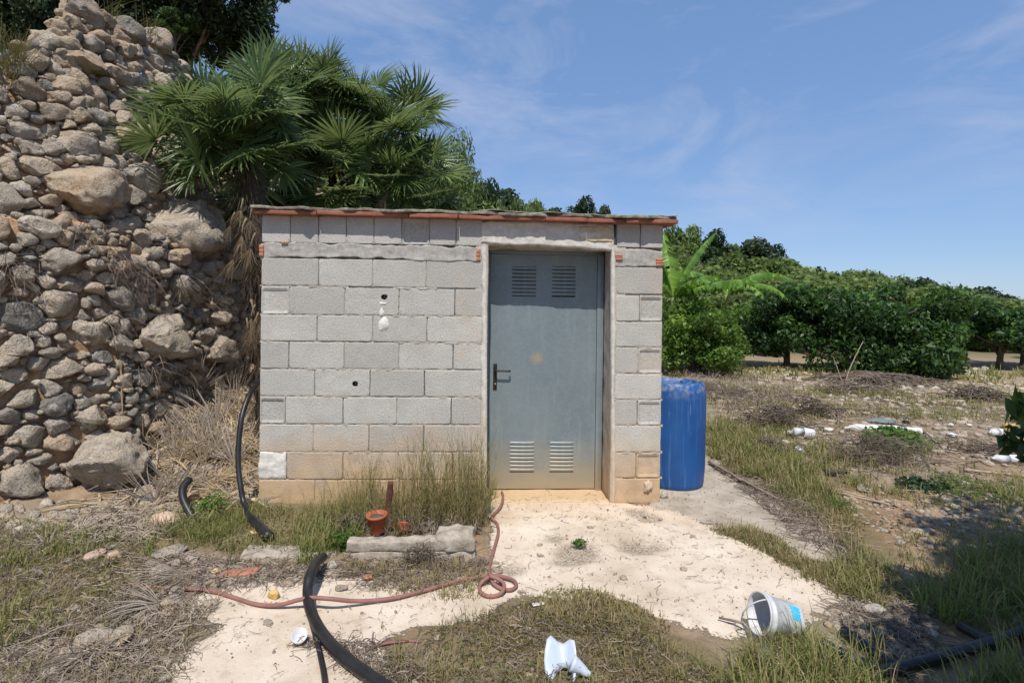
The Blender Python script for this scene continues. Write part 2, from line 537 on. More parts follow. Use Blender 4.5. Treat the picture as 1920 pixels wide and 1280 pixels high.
def axis(lo, hi, d, far_lo, far_hi, gr=1.12):
    a = list(np.arange(lo, hi, d)); s = d; v = a[-1]
    while v < far_hi: s *= gr; v += s; a.append(v)
    b = []; s = d; v = lo
    while v > far_lo: s *= gr; v -= s; b.append(v)
    return np.array(b[::-1] + a)
gx = axis(-4.4, 3.6, 0.026, -260, 340)
gy = axis(1.75, 6.2, 0.026, -12, 420)
GX, GY = np.meshgrid(gx, gy)
wx = GX + 0.11 * n2(GX, GY, 3, 4, 1) + 0.035 * n2(GX, GY, 17, 2, 3)
wy = GY + 0.11 * n2(GX, GY, 3, 4, 2) + 0.035 * n2(GX, GY, 17, 2, 4)
def m_any(x, y, polys):
    o = np.zeros(np.shape(x), bool)
    for p in polys: o |= in_poly(x, y, p)
    return o
conc = in_poly(wx, wy, P_CONC).astype(float)
apron = in_poly(wx, wy, P_APRON).astype(float)
green = m_any(wx, wy, P_GREEN).astype(float)
litter = in_poly(wx, wy, P_LITTER).astype(float)
stain = m_any(wx, wy, P_STAIN).astype(float)
def soft(a, k=2):
    for _ in range(k):
        a = (np.pad(a, 1, 'edge')[:-2, 1:-1] + np.pad(a, 1, 'edge')[2:, 1:-1] + a * 2 + np.pad(a, 1, 'edge')[1:-1, :-2] + np.pad(a, 1, 'edge')[1:-1, 2:]) / 6
    return a
conc, apron, green, litter, stain = soft(conc, 3), soft(apron, 3), soft(green, 2), soft(litter, 3), soft(stain, 2)
GZ = gh(GX, GY)
hard = np.clip(conc + apron, 0, 1)
GZ = GZ - 0.6 * hard * 0.010 * n2(GX, GY, 3.0, 3, 5) - 0.012 * hard
_dr = np.clip(1 - np.hypot((GX - 0.3) / 1.0, (GY - 4.2) / 0.45), 0, 1); GZ = GZ - _dr * 0.02
GZ = GZ + (1 - hard) * 0.016 * n2(GX, GY, 14, 2, 21) * (np.abs(GY) < 12) + hard * 0.012 - stain * 0.016
_tg, _ng = wall_tn(GX, GY)
bank = sstep((_ng + 0.15) / 0.3) * (GY < 14)
hillm = sstep((GY - 15) / 12)
NXg, NYg = len(gx), len(gy)
ii = np.arange(NYg - 1)[:, None] * NXg + np.arange(NXg - 1)[None, :]
GF = np.stack([ii, ii + 1, ii + NXg + 1, ii + NXg], -1).reshape(-1, 4)

def ground_mat():
    m = NT('ground_soil'); P = m.pos()
    n_big = m.noise(P, 0.9, 5); n_mid = m.noise(P, 7, 6, 0.65); n_fine = m.noise(P, 70, 4, 0.7); n_ff = m.noise(P, 260, 2, 0.7)
    soil = m.ramp(n_mid, [(0.28, (0.13, 0.088, 0.056)), (0.5, (0.30, 0.20, 0.125)), (0.72, (0.46, 0.33, 0.215))])
    soil = m.mix(m.rng(n_big, 0.4, 0.62), soil, (0.30, 0.25, 0.18), 'MIX')
    gcol = m.ramp(n_fine, [(0.3, (0.07, 0.06, 0.025)), (0.7, (0.19, 0.17, 0.07))])
    gthr = m.rng(m.math('ADD', m.attr('green'), m.math('MULTIPLY', m.math('SUBTRACT', n_mid, 0.5), 1.6)), 0.35, 0.75)
    soil = m.mix(m.math('MULTIPLY', gthr, 0.5), soil, gcol)
    lit = m.ramp(n_fine, [(0.3, (0.10, 0.08, 0.055)), (0.7, (0.33, 0.27, 0.20))])
    soil = m.mix(m.math('MULTIPLY', m.attr('litter'), 0.85), soil, lit)
    far_g = m.ramp(m.noise(P, 0.5, 6, 0.6), [(0.42, (0.33, 0.25, 0.165)), (0.56, (0.30, 0.26, 0.15)), (0.66, (0.15, 0.16, 0.06))])
    yy = m.sep(P)[1]
    soil = m.mix(m.rng(yy, 5, 8), soil, m.mix(0.4, far_g, soil))
    soil = m.mix(m.attr('hill'), soil, (0.06, 0.065, 0.03))
    # bright lime concrete
    co = m.ramp(m.noise(P, 2.2, 7, 0.6), [(0.3, (0.46, 0.375, 0.285)), (0.5, (0.60, 0.505, 0.405)), (0.68, (0.68, 0.595, 0.495))])
    co = m.mix(m.rng(m.noise(P, 11, 7, 0.72), 0.52, 0.70, 0, 0.75), co, (0.40, 0.315, 0.235))
    co = m.mix(m.math('MULTIPLY', m.rng(m.voro(P, 26), 0.0, 0.16, 0.9, 0.0), m.rng(m.noise(P, 3, 3), 0.42, 0.58)), co, (0.15, 0.11, 0.08))
    kk = m.noise(m.mapv(P, (1, 1, 0)), 1.6, 6, 0.62)
    co = m.mix(m.math('MULTIPLY', m.rng(m.math('ABSOLUTE', m.math('SUBTRACT', kk, 0.5)), 0.0, 0.006, 0.8, 0.0), m.rng(n_mid, 0.45, 0.55)), co, (0.20, 0.15, 0.11))
    ctint = m.math('MULTIPLY', m.rng(m.sep(P)[1], 3.55, 4.25), m.rng(m.noise(P, 5, 4), 0.3, 0.6))
    co = m.mix(m.math('MULTIPLY', ctint, 0.6), co, (0.66, 0.45, 0.27))
    vn = m.mapv(P, (1, 1, 0)); crk = m.voro(m.mix(0.12, vn, m.comb(n_mid, n_big, 0.0)), 0.9, 'DISTANCE_TO_EDGE')
    ed = m.rng(m.math('ADD', m.attr('conc'), m.math('ADD', m.math('MULTIPLY', m.math('SUBTRACT', n_fine, 0.5), 1.3), m.math('MULTIPLY', m.math('SUBTRACT', m.noise(P, 18, 5, 0.7), 0.5), 1.6))), 0.40, 0.60)
    ap = m.ramp(m.noise(P, 5, 6, 0.65), [(0.3, (0.27, 0.225, 0.175)), (0.6, (0.44, 0.38, 0.31)), (0.8, (0.52, 0.455, 0.375))])
    ea = m.rng(m.math('ADD', m.attr('apron'), m.math('ADD', m.math('MULTIPLY', m.math('SUBTRACT', n_fine, 0.5), 1.3), m.math('MULTIPLY', m.math('SUBTRACT', m.noise(P, 15, 5, 0.7), 0.5), 1.6))), 0.40, 0.60)
    c = m.mix(ea, soil, ap); c = m.mix(ed, c, co)
    c = m.mix(m.math('MULTIPLY', m.attr('stain'), m.rng(n_fine, 0.35, 0.6)), c, (0.20, 0.16, 0.12))
    bankc = m.ramp(m.noise(P, 9, 6, 0.7), [(0.3, (0.20, 0.115, 0.066)), (0.5, (0.43, 0.27, 0.16)), (0.7, (0.56, 0.40, 0.27))])
    c = m.mix(m.attr('bank'), c, bankc)
    c = m.mix(m.rng(n_ff, 0.3, 0.7, 0.0, 0.25), c, (0.9, 0.85, 0.75), 'MULTIPLY')
    h = m.math('ADD', m.math('MULTIPLY', n_mid, 0.6), m.math('ADD', m.math('MULTIPLY', n_fine, 0.35), m.math('MULTIPLY', n_ff, 0.12)))
    hs = m.math('MULTIPLY', h, m.math('SUBTRACT', 1.0, m.math('MULTIPLY', m.math('MAXIMUM', ed, ea), 0.72)))
    return m.done(c, 0.92, m.bump(hs, 0.9, 0.03), 0, 0.15)
gm = mk_mesh('ground', np.stack([GX, GY, GZ], -1).reshape(-1, 3), GF, ground_mat(), True,
             {'conc': conc.ravel(), 'apron': apron.ravel(), 'green': green.ravel(), 'litter': litter.ravel(), 'stain': stain.ravel(), 'bank': bank.ravel(), 'hill': hillm.ravel()})
link('ground', gm, kind='structure')
def gz(x, y): return float(gh(x, y))
def on_ground(px, py):
    """world point where the pixel's ray meets the ground"""
    d = ray(px, py); k = np.concatenate([np.arange(1.2, 8, 0.01), np.arange(8, 60, 0.1)])
    hit = EYE + d[2] * k <= gh(d[0] * k, k)
    i = int(np.argmax(hit)) if hit.any() else len(k) - 1
    return np.array([d[0] * k[i], k[i], gz(d[0] * k[i], k[i]) + 0.008])

# ================================================================== SHED
YL = 3.95
A0 = ray(487, 700) * YL; AL = np.array([A0[0], YL])
B0 = ray(1241, 700) * 4.10; BR = np.array([B0[0], 4.10])
SW = float(np.linalg.norm(BR - AL))
SX = (BR - AL) / SW; SYd = np.array([-SX[1], SX[0]])
SDEP = 1.95
S_ANG = math.atan2(SX[1], SX[0])
def spx(px, py, dep=0.0):
    """photo pixel -> (s, z) on the plane 'dep' behind the shed front"""
    d = ray(px, py)
    o = AL + SYd * dep
    k = o.dot(SYd) / np.dot(d[:2], SYd)
    w = d[:2] * k
    return float((w - AL).dot(SX)), float(EYE + d[2] * k)
def s2w(s, dep, z): q = AL + SX * s + SYd * dep; return np.array([q[0], q[1], z])

def block_mat():
    m = NT('concrete_block'); O = m.co('Object'); r = m.orand(); P = m.pos()
    V = m.mapv(O, (1, 1, 1), m.comb(m.math('MULTIPLY', r, 37.0), 0.0, m.math('MULTIPLY', r, 11.0)))
    base = m.ramp(r, [(0.0, (0.41, 0.39, 0.35)), (0.5, (0.52, 0.50, 0.455)), (1.0, (0.59, 0.57, 0.515))])
    nz = m.noise(V, 5, 4, 0.6)
    c = m.mix(m.rng(nz, 0.35, 0.65, 0, 0.45), base, (0.33, 0.315, 0.29))
    gr = m.noise(V, 105, 4, 0.8)
    c = m.mix(m.rng(gr, 0.32, 0.68), m.mix(0.5, c, (0.13, 0.12, 0.11)), m.mix(0.35, c, (0.66, 0.64, 0.60)))
    # ochre soil splash rising from the ground, blotchy
    z = m.sep(P)[2]
    sp = m.math('ADD', z, m.math('MULTIPLY', m.math('SUBTRACT', m.noise(P, 3.0, 5, 0.6), 0.5), 0.75))
    c = m.mix(m.rng(sp, 0.60, 0.16, 0, 0.92), c, m.ramp(m.noise(P, 9, 4), [(0.35, (0.42, 0.29, 0.17)), (0.65, (0.55, 0.38, 0.22))]))
    wm = m.math('MULTIPLY', m.rng(m.noise(P, 2.3, 6, 0.7), 0.54, 0.66), 0.3)
    c = m.mix(wm, c, (0.50, 0.38, 0.26))
    h = m.math('ADD', m.math('MULTIPLY', gr, 0.5), m.math('MULTIPLY', m.noise(V, 60, 3, 0.7), 0.6))
    return m.done(c, 0.95, m.bump(h, 0.9, 0.007), 0, 0.12)
def mortar_mat(name='mortar', a=(0.30, 0.265, 0.22), b=(0.46, 0.42, 0.36)):
    m = NT(name); P = m.pos()
    c = m.ramp(m.noise(P, 22, 5, 0.7), [(0.3, a), (0.7, b)])
    z = m.sep(P)[2]
    sp = m.math('ADD', z, m.math('MULTIPLY', m.math('SUBTRACT', m.noise(P, 3.0, 5, 0.6), 0.5), 0.7))
    c = m.mix(m.rng(sp, 0.9, 0.1, 0, 0.7), c, (0.50, 0.35, 0.21))
    h = m.noise(P, 90, 4, 0.7)
    return m.done(c, 0.95, m.bump(h, 0.7, 0.006), 0, 0.1)
M_BLOCK = block_mat()
M_MORTAR = mortar_mat()
M_PLASTER = mortar_mat('plaster', (0.46, 0.43, 0.38), (0.66, 0.63, 0.58))
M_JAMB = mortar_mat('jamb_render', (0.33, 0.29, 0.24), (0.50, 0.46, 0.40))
M_WHITE = plain('white_mortar', (0.62, 0.58, 0.53), 0.9, 0.16, 25, 0.8)
M_BRICK = plain('orange_hollow_brick', (0.42, 0.18, 0.11), 0.85, 0.25, 30, 0.3)
M_DARK = plain('void_shade', (0.02, 0.02, 0.018), 0.95, 0.2)  # dark colour stands in for the shade inside holes and openings

shed = empty('block_shed', (AL[0], AL[1], 0.0), 'small grey concrete block shed with a metal door and red brick roof edge', 'shed', rot=(0, 0, S_ANG))

def block_mesh(w, h, seed, recess=False, hole=None):
    g = np.random.default_rng(seed)
    nx = 30 if recess else max(9, int(w / 0.017)); nz = 20 if recess else 13
    if hole: nx, nz = 60, 32
    def lin(a_, n): return np.concatenate([[0, 0.0035, 0.009], np.linspace(0.018, a_ - 0.018, max(2, n - 5)), [a_ - 0.009, a_ - 0.0035, a_]])
    xs, zs = lin(w, nx), lin(h, nz)
    X, Z = np.meshgrid(xs, zs)
    Y = np.zeros_like(X)
    Y[0, :] = Y[-1, :] = 0.0018; Y[:, 0] = Y[:, -1] = 0.0018
    if recess:
        k = (X > 0.016) & (X < w - 0.016) & (Z > 0.012) & (Z < h - 0.028)
        Y[k] += 0.012
    P3 = np.stack([X, Z, np.full_like(X, seed * 3.1)], -1)
    Y += 0.0012 * fbm(P3 * 25, 2, seed)
    ed = 0.0035 * fbm(P3 * 18, 2, seed + 5)
    X2, Z2 = X.copy(), Z.copy()
    X2[:, 0] += np.abs(ed[:, 0]); X2[:, -1] -= np.abs(ed[:, -1]); Z2[0, :] += np.abs(ed[0, :]); Z2[-1, :] -= np.abs(ed[-1, :])
    # chipped corners
    for cx, cz in ((0, 0), (w, 0), (0, h), (w, h)):
        d = np.hypot(X - cx, Z - cz); k = np.clip(1 - d / 0.016, 0, 1) * g.uniform(0, 1)
        Y += 0.010 * k
    mi = None
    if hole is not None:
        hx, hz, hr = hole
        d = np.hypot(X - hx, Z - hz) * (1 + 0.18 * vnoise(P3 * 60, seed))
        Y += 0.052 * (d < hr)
    nX, nZ = len(xs), len(zs)
    V = np.stack([X2, Y, Z2], -1).reshape(-1, 3)
    Fc = []; M = []
    for k in range(nZ - 1):
        for i in range(nX - 1):
            a0 = k * nX + i
            Fc.append((a0, a0 + 1, a0 + nX + 1, a0 + nX))
            M.append(1 if hole is not None and Y.ravel()[[a0, a0 + 1, a0 + nX + 1, a0 + nX]].max() > 0.04 else 0)  # pit faces coloured dark to deepen the shade in the hole
    rim = [i for i in range(nX)] + [k * nX + nX - 1 for k in range(1, nZ)] + [(nZ - 1) * nX + i for i in range(nX - 2, -1, -1)] + [k * nX for k in range(nZ - 2, 0, -1)]
    b0 = len(V); back = V[rim].copy(); back[:, 1] = 0.06
    V = np.vstack([V, back]); n = len(rim)
    for i in range(n):
        j = (i + 1) % n
        Fc.append((rim[j], rim[i], b0 + i, b0 + j)); M.append(0)
    Fc.append(tuple(b0 + i for i in range(n))); M.append(0)
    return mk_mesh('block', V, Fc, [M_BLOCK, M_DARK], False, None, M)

# rows: (top y at x=487, top y at x=902, bottom y at 487, bottom y at 902, joints px)
XL, XJ = 487, 902.5
rowsL = [
    (403, 411, 454, 461, [487, 541, 594, 646, 697.5, 750, 802, 852, 903], {5: 'r'}),
    (483, 490, 534, 541, [487, 594.7, 696, 797, 903], {}),
    (536, 543, 588.5, 592.5, [487, 540.6, 645, 746.8, 851, 903], {0: 'r', 2: 'h1'}),
    (590.5, 594.5, 638.5, 642, [487, 593.4, 697.8, 799.6, 903], {}),
    (640.5, 644, 690, 692.5, [487, 541, 645, 747.6, 849, 903], {}),
    (692, 694.5, 741.5, 744, [487, 589.9, 693.8, 796, 903], {1: 'h2'}),
    (743.5, 746, 793.5, 795.5, [487, 536, 644, 745, 846.7, 903], {0: 'r'}),
    (795.5, 797.5, 846, 846.5, [487, 589, 693, 796, 903], {}),
    (848, 848.5, 898, 898.5, [487, 539.4, 645, 748.7, 850, 903], {0: 'x'}),
    (899.5, 900, 950, 949, [487, 593, 697, 800, 903], {}),
]
rowsR = [
    (418, 422, 463, 466, [1153, 1197.5, 1242], {}),
    (501, 501, 551, 551, [1153, 1242], {}),
    (553.5, 553.5, 602, 602, [1153, 1197.5, 1242], {1: 'r'}),
    (604, 604, 650, 650, [1153, 1242], {}),
    (652, 652, 699.5, 699.5, [1153, 1196, 1242], {1: 'r'}),
    (701.5, 701.5, 748, 748, [1153, 1242], {}),
    (750, 750, 796.5, 796.5, [1153, 1196, 1242], {1: 'r'}),
    (798.5, 798.5, 846.5, 846.5, [1153, 1242], {}),
    (848.5, 848.5, 895, 895, [1153, 1195, 1242], {1: 'r'}),
    (897, 897, 943, 943, [1153, 1242], {}),
]
JW = 0.0045
mort = Geo(); bi = 0
def strip(g, s0, s1, z0, z1, dep, seed, amp=0.004):
    """rough mortar strip lying in a joint, front at dep"""
    n = max(2, int((s1 - s0) / 0.02)); nzz = max(1, int((z1 - z0) / 0.02)) + 1
    S, Z = np.meshgrid(np.linspace(s0, s1, n + 1), np.linspace(z0, z1, nzz + 1))
    Q = np.stack([S * 30, Z * 30, np.full_like(S, seed * 1.7)], -1)
    Y = dep + amp * fbm(Q, 3, seed)
    Z = Z.copy(); Z[0] += -0.006 * np.abs(fbm(Q[0] * 1.3, 2, seed + 3)); Z[-1] += 0.006 * np.abs(fbm(Q[-1] * 1.3, 2, seed + 4))
    V = np.stack([S, Y, Z], -1).reshape(-1, 3); w = n + 1
    Fc = [(k * w + i, k * w + i + 1, (k + 1) * w + i + 1, (k + 1) * w + i) for k in range(nzz) for i in range(n)]
    g.add(V, Fc)
for rows, xa, xb in ((rowsL, 487, 903), (rowsR, 1153, 1242)):
    for ri, (tl, tr_, bl, br, js, sp) in enumerate(rows):
        for j in range(len(js) - 1):
            xm = (js[j] + js[j + 1]) / 2; f = (xm - xa) / (xb - xa)
            s0, _ = spx(js[j], 700); s1, _ = spx(js[j + 1], 700)
            yt = tl + (tr_ - tl) * f; yb = bl + (br - bl) * f
            _, z1 = spx(xm, yt); _, z0 = spx(xm, yb)
            if js[j] == 487: s0 = 0.0
            if js[j + 1] == 1242: s1 = SW
            bi += 1
            fl = sp.get(j, '')
            w = s1 - s0 - JW; hh = z1 - z0
            if fl == 'x':
                V, Fc = roughbox(0.0, w, 0.0, 0.06, 0.0, hh + 0.004, 0.01, 0.008, 8, 2, 8, 40, 18)
                V[:, 1] -= 0.004
                link('block', mk_mesh('block', V, Fc, M_WHITE, True), shed, (s0 + JW / 2, 0.0, z0), label='block covered in cracked white mortar')
                continue
            hole = None
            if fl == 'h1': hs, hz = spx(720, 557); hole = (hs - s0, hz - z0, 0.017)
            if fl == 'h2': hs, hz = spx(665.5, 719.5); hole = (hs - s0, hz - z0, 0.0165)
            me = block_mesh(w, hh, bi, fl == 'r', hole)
            o = link('block', me, shed, (s0 + JW / 2, rnd.uniform(-0.002, 0.002), z0))
            # vertical joint, mostly an open dark slit
            if js[j] != xa and rnd.random() < 0.5: strip(mort, s0 - 0.004, s0 + 0.004, z0, z1, 0.007, bi, 0.008)
        if ri:
            pt = rows[ri - 1]
            n = 5 if xa == 487 else 1
            for q in range(n):
                x0_ = xa + (xb - xa) * q / n; x1_ = xa + (xb - xa) * (q + 1) / n; f = ((x0_ + x1_) / 2 - xa) / (xb - xa)
                s0, zt = spx(x0_, pt[2] + (pt[3] - pt[2]) * f); s1, zb = spx(x1_, tl + (tr_ - tl) * f)
                if zt - zb > 0.05: continue
                dp = rnd.choice([0.001, 0.002, 0.004, 0.006, 0.014])
                strip(mort, s0, s1, min(zb, zt) - 0.003, max(zb, zt) + 0.003, dp, bi + q, 0.006)
link('mortar', mort.mesh('mortar', M_MORTAR, True), shed, kind='stuff')

# rough cast band under the first course, left part and pillar
def band(name, pxs, mat, dep=-0.004, amp=0.007, seed=1, nz=10, rag=0.012, label=None):
    """pxs: list of (px, ytop, ybottom) -> ragged sheet with thickness returning to the wall"""
    out = []
    xs = np.array([p[0] for p in pxs], float)
    xx = np.arange(xs[0], xs[-1] + 0.1, 4.0)
    if xx[-1] < xs[-1]: xx = np.append(xx, xs[-1])
    rowsV = []
    for k in range(nz + 3):
        f = np.clip((k - 1) / nz, 0, 1); row = []
        for x in xx:
            yt = np.interp(x, xs, [p[1] for p in pxs]); yb = np.interp(x, xs, [p[2] for p in pxs])
            s, zt = spx(x, yt); _, zb = spx(x, yb)
            r1 = rag * fbm(np.array([x * 0.045, 3.3, seed]), 3, seed); r2 = rag * fbm(np.array([x * 0.045, 9.3, seed]), 3, seed + 2)
            z = (zt + r1) * (1 - f) + (zb + r2) * f
            y = dep + amp * fbm(np.array([s * 14, z * 22, seed]), 3, seed) * 0.6
            if k in (0, nz + 2): y = 0.03
            row.append((s, y, z))
        rowsV.append(row)
    V = np.array(rowsV); nk, nx_ = V.shape[:2]
    # turn the two ends back into the wall
    e0 = V[:, :1].copy(); e0[..., 1] = 0.03; e1 = V[:, -1:].copy(); e1[..., 1] = 0.03
    V = np.concatenate([e0, V, e1], 1); nx_ += 2
    Fc = [((k + 1) * nx_ + i, (k + 1) * nx_ + i + 1, k * nx_ + i + 1, k * nx_ + i) for k in range(nk - 1) for i in range(nx_ - 1)]
    o = link(name, mk_mesh(name, V.reshape(-1, 3), Fc, mat, True), shed)
    if label: o['label'] = label
    return o
M_BAND = mortar_mat('cast_band', (0.27, 0.25, 0.225), (0.46, 0.44, 0.41))
band('mortar_band', [(489, 455, 484), (600, 456, 482), (700, 459, 484), (800, 461, 488), (902, 463, 491)], M_BAND, 0.0005, 0.006, 3, rag=0.012, label='rough cast concrete band below the top course')
band('mortar_band', [(1153, 467, 501), (1200, 468, 500), (1242, 470, 500)], M_BAND, 0.0005, 0.007, 5, rag=0.010, label='rough cast concrete band on the right pillar')
# lintel of patchy plaster above the door
band('lintel', [(903, 414, 456), (950, 415, 458), (1050, 417, 463), (1100, 419, 466), (1151, 420, 470)], M_PLASTER, -0.006, 0.010, 7, rag=0.006, label='cracked pale plaster lintel over the door')
M_YELLOW = plain('ochre_render', (0.50, 0.42, 0.29), 0.9, 0.15, 30, 0.5)
band('plaster_patch', [(1085, 428, 452), (1110, 424, 456), (1148, 425, 452)], M_YELLOW, -0.0085, 0.0012, 17, rag=0.03, label='ochre stained patch on the lintel')
M_GREYP = plain('rough_grey_render', (0.36, 0.345, 0.32), 0.95, 0.3, 40, 0.9)
# white edging of the door opening
def vband(name, x0, x1, y0, y1, mat, seed, dep=-0.005):
    n = 60; V = []
    for k in range(n + 1):
        y = y0 + (y1 - y0) * k / n
        sa, z = spx(x0, y); sb, _ = spx(x1, y)
        sa += 0.010 * fbm(np.array([z * 9, seed, 0.5]), 3, seed)
        yy = dep + 0.003 * fbm(np.array([z * 20, seed, 4.5]), 2, seed)
        V += [(sa, 0.02, z), (sa, yy + 0.002, z), ((sa + sb) / 2, yy, z), (sb, yy + 0.001, z), (sb, 0.05, z)]
    Fc = [(k * 5 + i, (k + 1) * 5 + i, (k + 1) * 5 + i + 1, k * 5 + i + 1) for k in range(n) for i in range(4)]
    return link(name, mk_mesh(name, V, Fc, mat, True), shed)
vband('door_surround', 902.5, 913, 460, 934, M_PLASTER, 3)
vband('door_surround', 1153, 1147, 462, 943, M_PLASTER, 8)

# wall cores with the opening
SO0, _ = spx(913, 700); SO1, _ = spx(1147, 700)
_, ZLIN = spx(1030, 462)
_, ZTOP = spx(487, 404); _, ZTOPR = spx(1242, 423)
REV = 0.28
core = Geo()
for (a0, a1, b0, b1, c0, c1) in [(0.004, SO0 - 0.012, 0.045, 0.2, -0.05, ZTOPR - 0.01), (SO1 + 0.012, SW - 0.004, 0.045, 0.2, -0.05, ZTOPR - 0.01),
                                 (SO0 - 0.012, SO1 + 0.012, 0.045, REV - 0.02, ZLIN, ZTOPR - 0.01)]:
    core.add(*box(a0, a1, b0, b1, c0, c1))
link('wall_core', core.mesh('wall_core', M_MORTAR), shed)
V, Fc = roughbox(SO1, SO1 + 0.10, 0.004, REV + 0.06, -0.03, ZLIN + 0.02, 0.006, 0.004, 3, 8, 40, 31, 14)
link('door_jamb', mk_mesh('door_jamb', V, Fc, M_JAMB, True), shed)
V, Fc = roughbox(SO0 - 0.10, SO0, 0.004, REV + 0.06, -0.03, ZLIN + 0.02, 0.006, 0.003, 3, 8, 40, 32, 14)
link('door_jamb', mk_mesh('door_jamb', V, Fc, M_JAMB, True), shed)
V, Fc = roughbox(SO0 - 0.02, SO1 + 0.02, 0.008, REV + 0.06, ZLIN - 0.006, ZLIN + 0.08, 0.008, 0.010, 40, 8, 3, 33, 9)
link('lintel_underside', mk_mesh('lintel_underside', V, Fc, M_JAMB, True), shed)

def blockrow_wall(name, x0, y0, x1, y1, zt):
    """side and back walls, coursed blocks (not seen in the photograph)"""
    g = Geo(); Lw = math.hypot(x1 - x0, y1 - y0); ux, uy = (x1 - x0) / Lw, (y1 - y0) / Lw
    nx_, ny_ = uy, -ux
    z = 0.0; k = 0
    while z < zt - 0.02:
        h = min(0.2, zt - z); s = -0.2 if k % 2 else 0.0
        while s < Lw:
            a0, a1 = max(0, s) + 0.003, min(Lw, s + 0.4) - 0.003
            if a1 - a0 > 0.03:
                Vb, Fb = box(a0, a1, 0, 0.19, z + 0.003, z + h - 0.003); Vb = np.array(Vb)
                g.add(np.stack([x0 + Vb[:, 0] * ux - Vb[:, 1] * nx_, y0 + Vb[:, 0] * uy - Vb[:, 1] * ny_, Vb[:, 2]], 1), Fb)
            s += 0.4
        z += 0.2; k += 1
    link(name, g.mesh(name, M_BLOCK), shed)
blockrow_wall('side_wall', SW, 0.2, SW, SDEP, ZTOPR - 0.03)
blockrow_wall('side_wall', 0, SDEP, 0, 0.2, ZTOPR - 0.03)
blockrow_wall('back_wall', SW - 0.2, SDEP, 0.2, SDEP, ZTOPR - 0.03)

# little orange brick ends in the walls
def bricklet(x0, x1, y0, y1, seed, lab):
    s0, z1 = spx(x0, y0); s1, z0 = spx(x1, y1); g = Geo()
    n = 3
    for k in range(n):
        a0 = z0 + (z1 - z0) * k / n; a1 = z0 + (z1 - z0) * (k + 1) / n - 0.003
        g.add(*roughbox(s0, s1, -0.011, 0.03, a0, a1, 0.003, 0.002, 3, 1, 1, seed + k))
    link('brick', g.mesh('brick', M_BRICK, True), shed, label=lab)
bricklet(1154, 1167, 477, 488, 1, 'small orange brick end left on the right pillar')
bricklet(1230, 1243, 484, 499, 2, 'grooved orange brick end at the right corner')
bricklet(893, 900, 466, 489, 3, 'orange brick chip beside the door top')
bricklet(487, 495, 458, 481, 4, 'orange brick chip at the left corner')
bricklet(528, 541, 453.5, 457.5, 5, 'orange brick sliver under the first block')
# plaster lump, drip and splat
s_, z_ = spx(1214, 910)
V, Fc = rock(0.036, 0.022, 0.055, 2, 97, 22, 0.3)
link('mortar_lump', mk_mesh('mortar_lump', V, Fc, M_PLASTER, False), shed, (s_, -0.008, z_), label='white mortar lump low on the right pillar')
def splat(cx, cy, w, h, seed):
    s, z = spx(cx, cy); k = 34; V = [(s, -0.004, z)]; 
    for i in range(k):
        t = 2 * math.pi * i / k; r = 1 + 0.30 * fbm(np.array([math.cos(t) * 1.6, math.sin(t) * 1.6, seed * 3.3]), 3, seed)
        V.append((s + w * r * math.cos(t), -0.003, z + h * r * math.sin(t)))
    for i in range(k):
        p = V[1 + i]; V.append((s + (p[0] - s) * 1.12, 0.004, z + (p[2] - z) * 1.12))
    Fc = [(0, 1 + i, 1 + (i + 1) % k) for i in range(k)] + [(1 + i, 1 + k + i, 1 + k + (i + 1) % k, 1 + (i + 1) % k) for i in range(k)]
    link('mortar_splash', mk_mesh('mortar_splash', V, [f[::-1] for f in Fc], M_WHITE, True), shed)
splat(720, 608, 0.036, 0.048, 1); splat(716, 586, 0.017, 0.030, 2); splat(718, 569, 0.026, 0.012, 4)

# ---- roof: hollow clay boards with ragged felt and cement above
zr0 = spx(487, 403)[1]; zr1 = spx(1242, 422)[1]
def roof_z(s): return zr0 + (zr1 - zr0) * s / SW
M_CLAY = NT('terracotta_board')
_P = M_CLAY.co(); _c = M_CLAY.ramp(M_CLAY.noise(_P, 9, 5, 0.6), [(0.25, (0.12, 0.055, 0.04)), (0.5, (0.26, 0.098, 0.062)), (0.75, (0.35, 0.15, 0.10))])
M_CLAY = M_CLAY.done(_c, 0.8, M_CLAY.bump(M_CLAY.noise(_P, 60, 3), 0.3, 0.004), 0, 0.2)
edges_px = [479, 600, 769, 860, 1021, 1098, 1168, 1268]
SLOPE = 0.045
for i in range(len(edges_px) - 1):
    s0 = spx(edges_px[i], 395)[0] + 0.002; s1 = spx(edges_px[i + 1], 395)[0] - 0.002
    if i == 0: s0 = -0.035
    if i == len(edges_px) - 2: s1 = SW + 0.085
    zz = roof_z((s0 + s1) / 2) + rnd.uniform(-0.004, 0.004)
    front = -0.085 + rnd.uniform(-0.012, 0.01)
    V, Fc = roughbox(s0, s1, front, SDEP + 0.06, 0, 0.030, 0.004, 0.0022, 14, 10, 3, 50 + i, 10)
    # grooves pressed along the front edge of the board
    V[:, 2] += zz + (zr1 - zr0) * (V[:, 0] - (s0 + s1) / 2) / SW + SLOPE * V[:, 1]
    k = (V[:, 1] < front + 0.004)
    V[k, 1] -= 0.002
    link('roof_board', mk_mesh('roof_board', V, Fc, M_CLAY, True), shed)
M_FELT = NT('weathered_roof_cover')
_P = M_FELT.co(); _c = M_FELT.ramp(M_FELT.noise(_P, 16, 6, 0.7), [(0.3, (0.07, 0.065, 0.05)), (0.5, (0.22, 0.205, 0.16)), (0.7, (0.40, 0.37, 0.30))])
M_FELT = M_FELT.done(_c, 0.95, M_FELT.bump(M_FELT.noise(_P, 50, 4, 0.7), 0.9, 0.01), 0, 0.1)
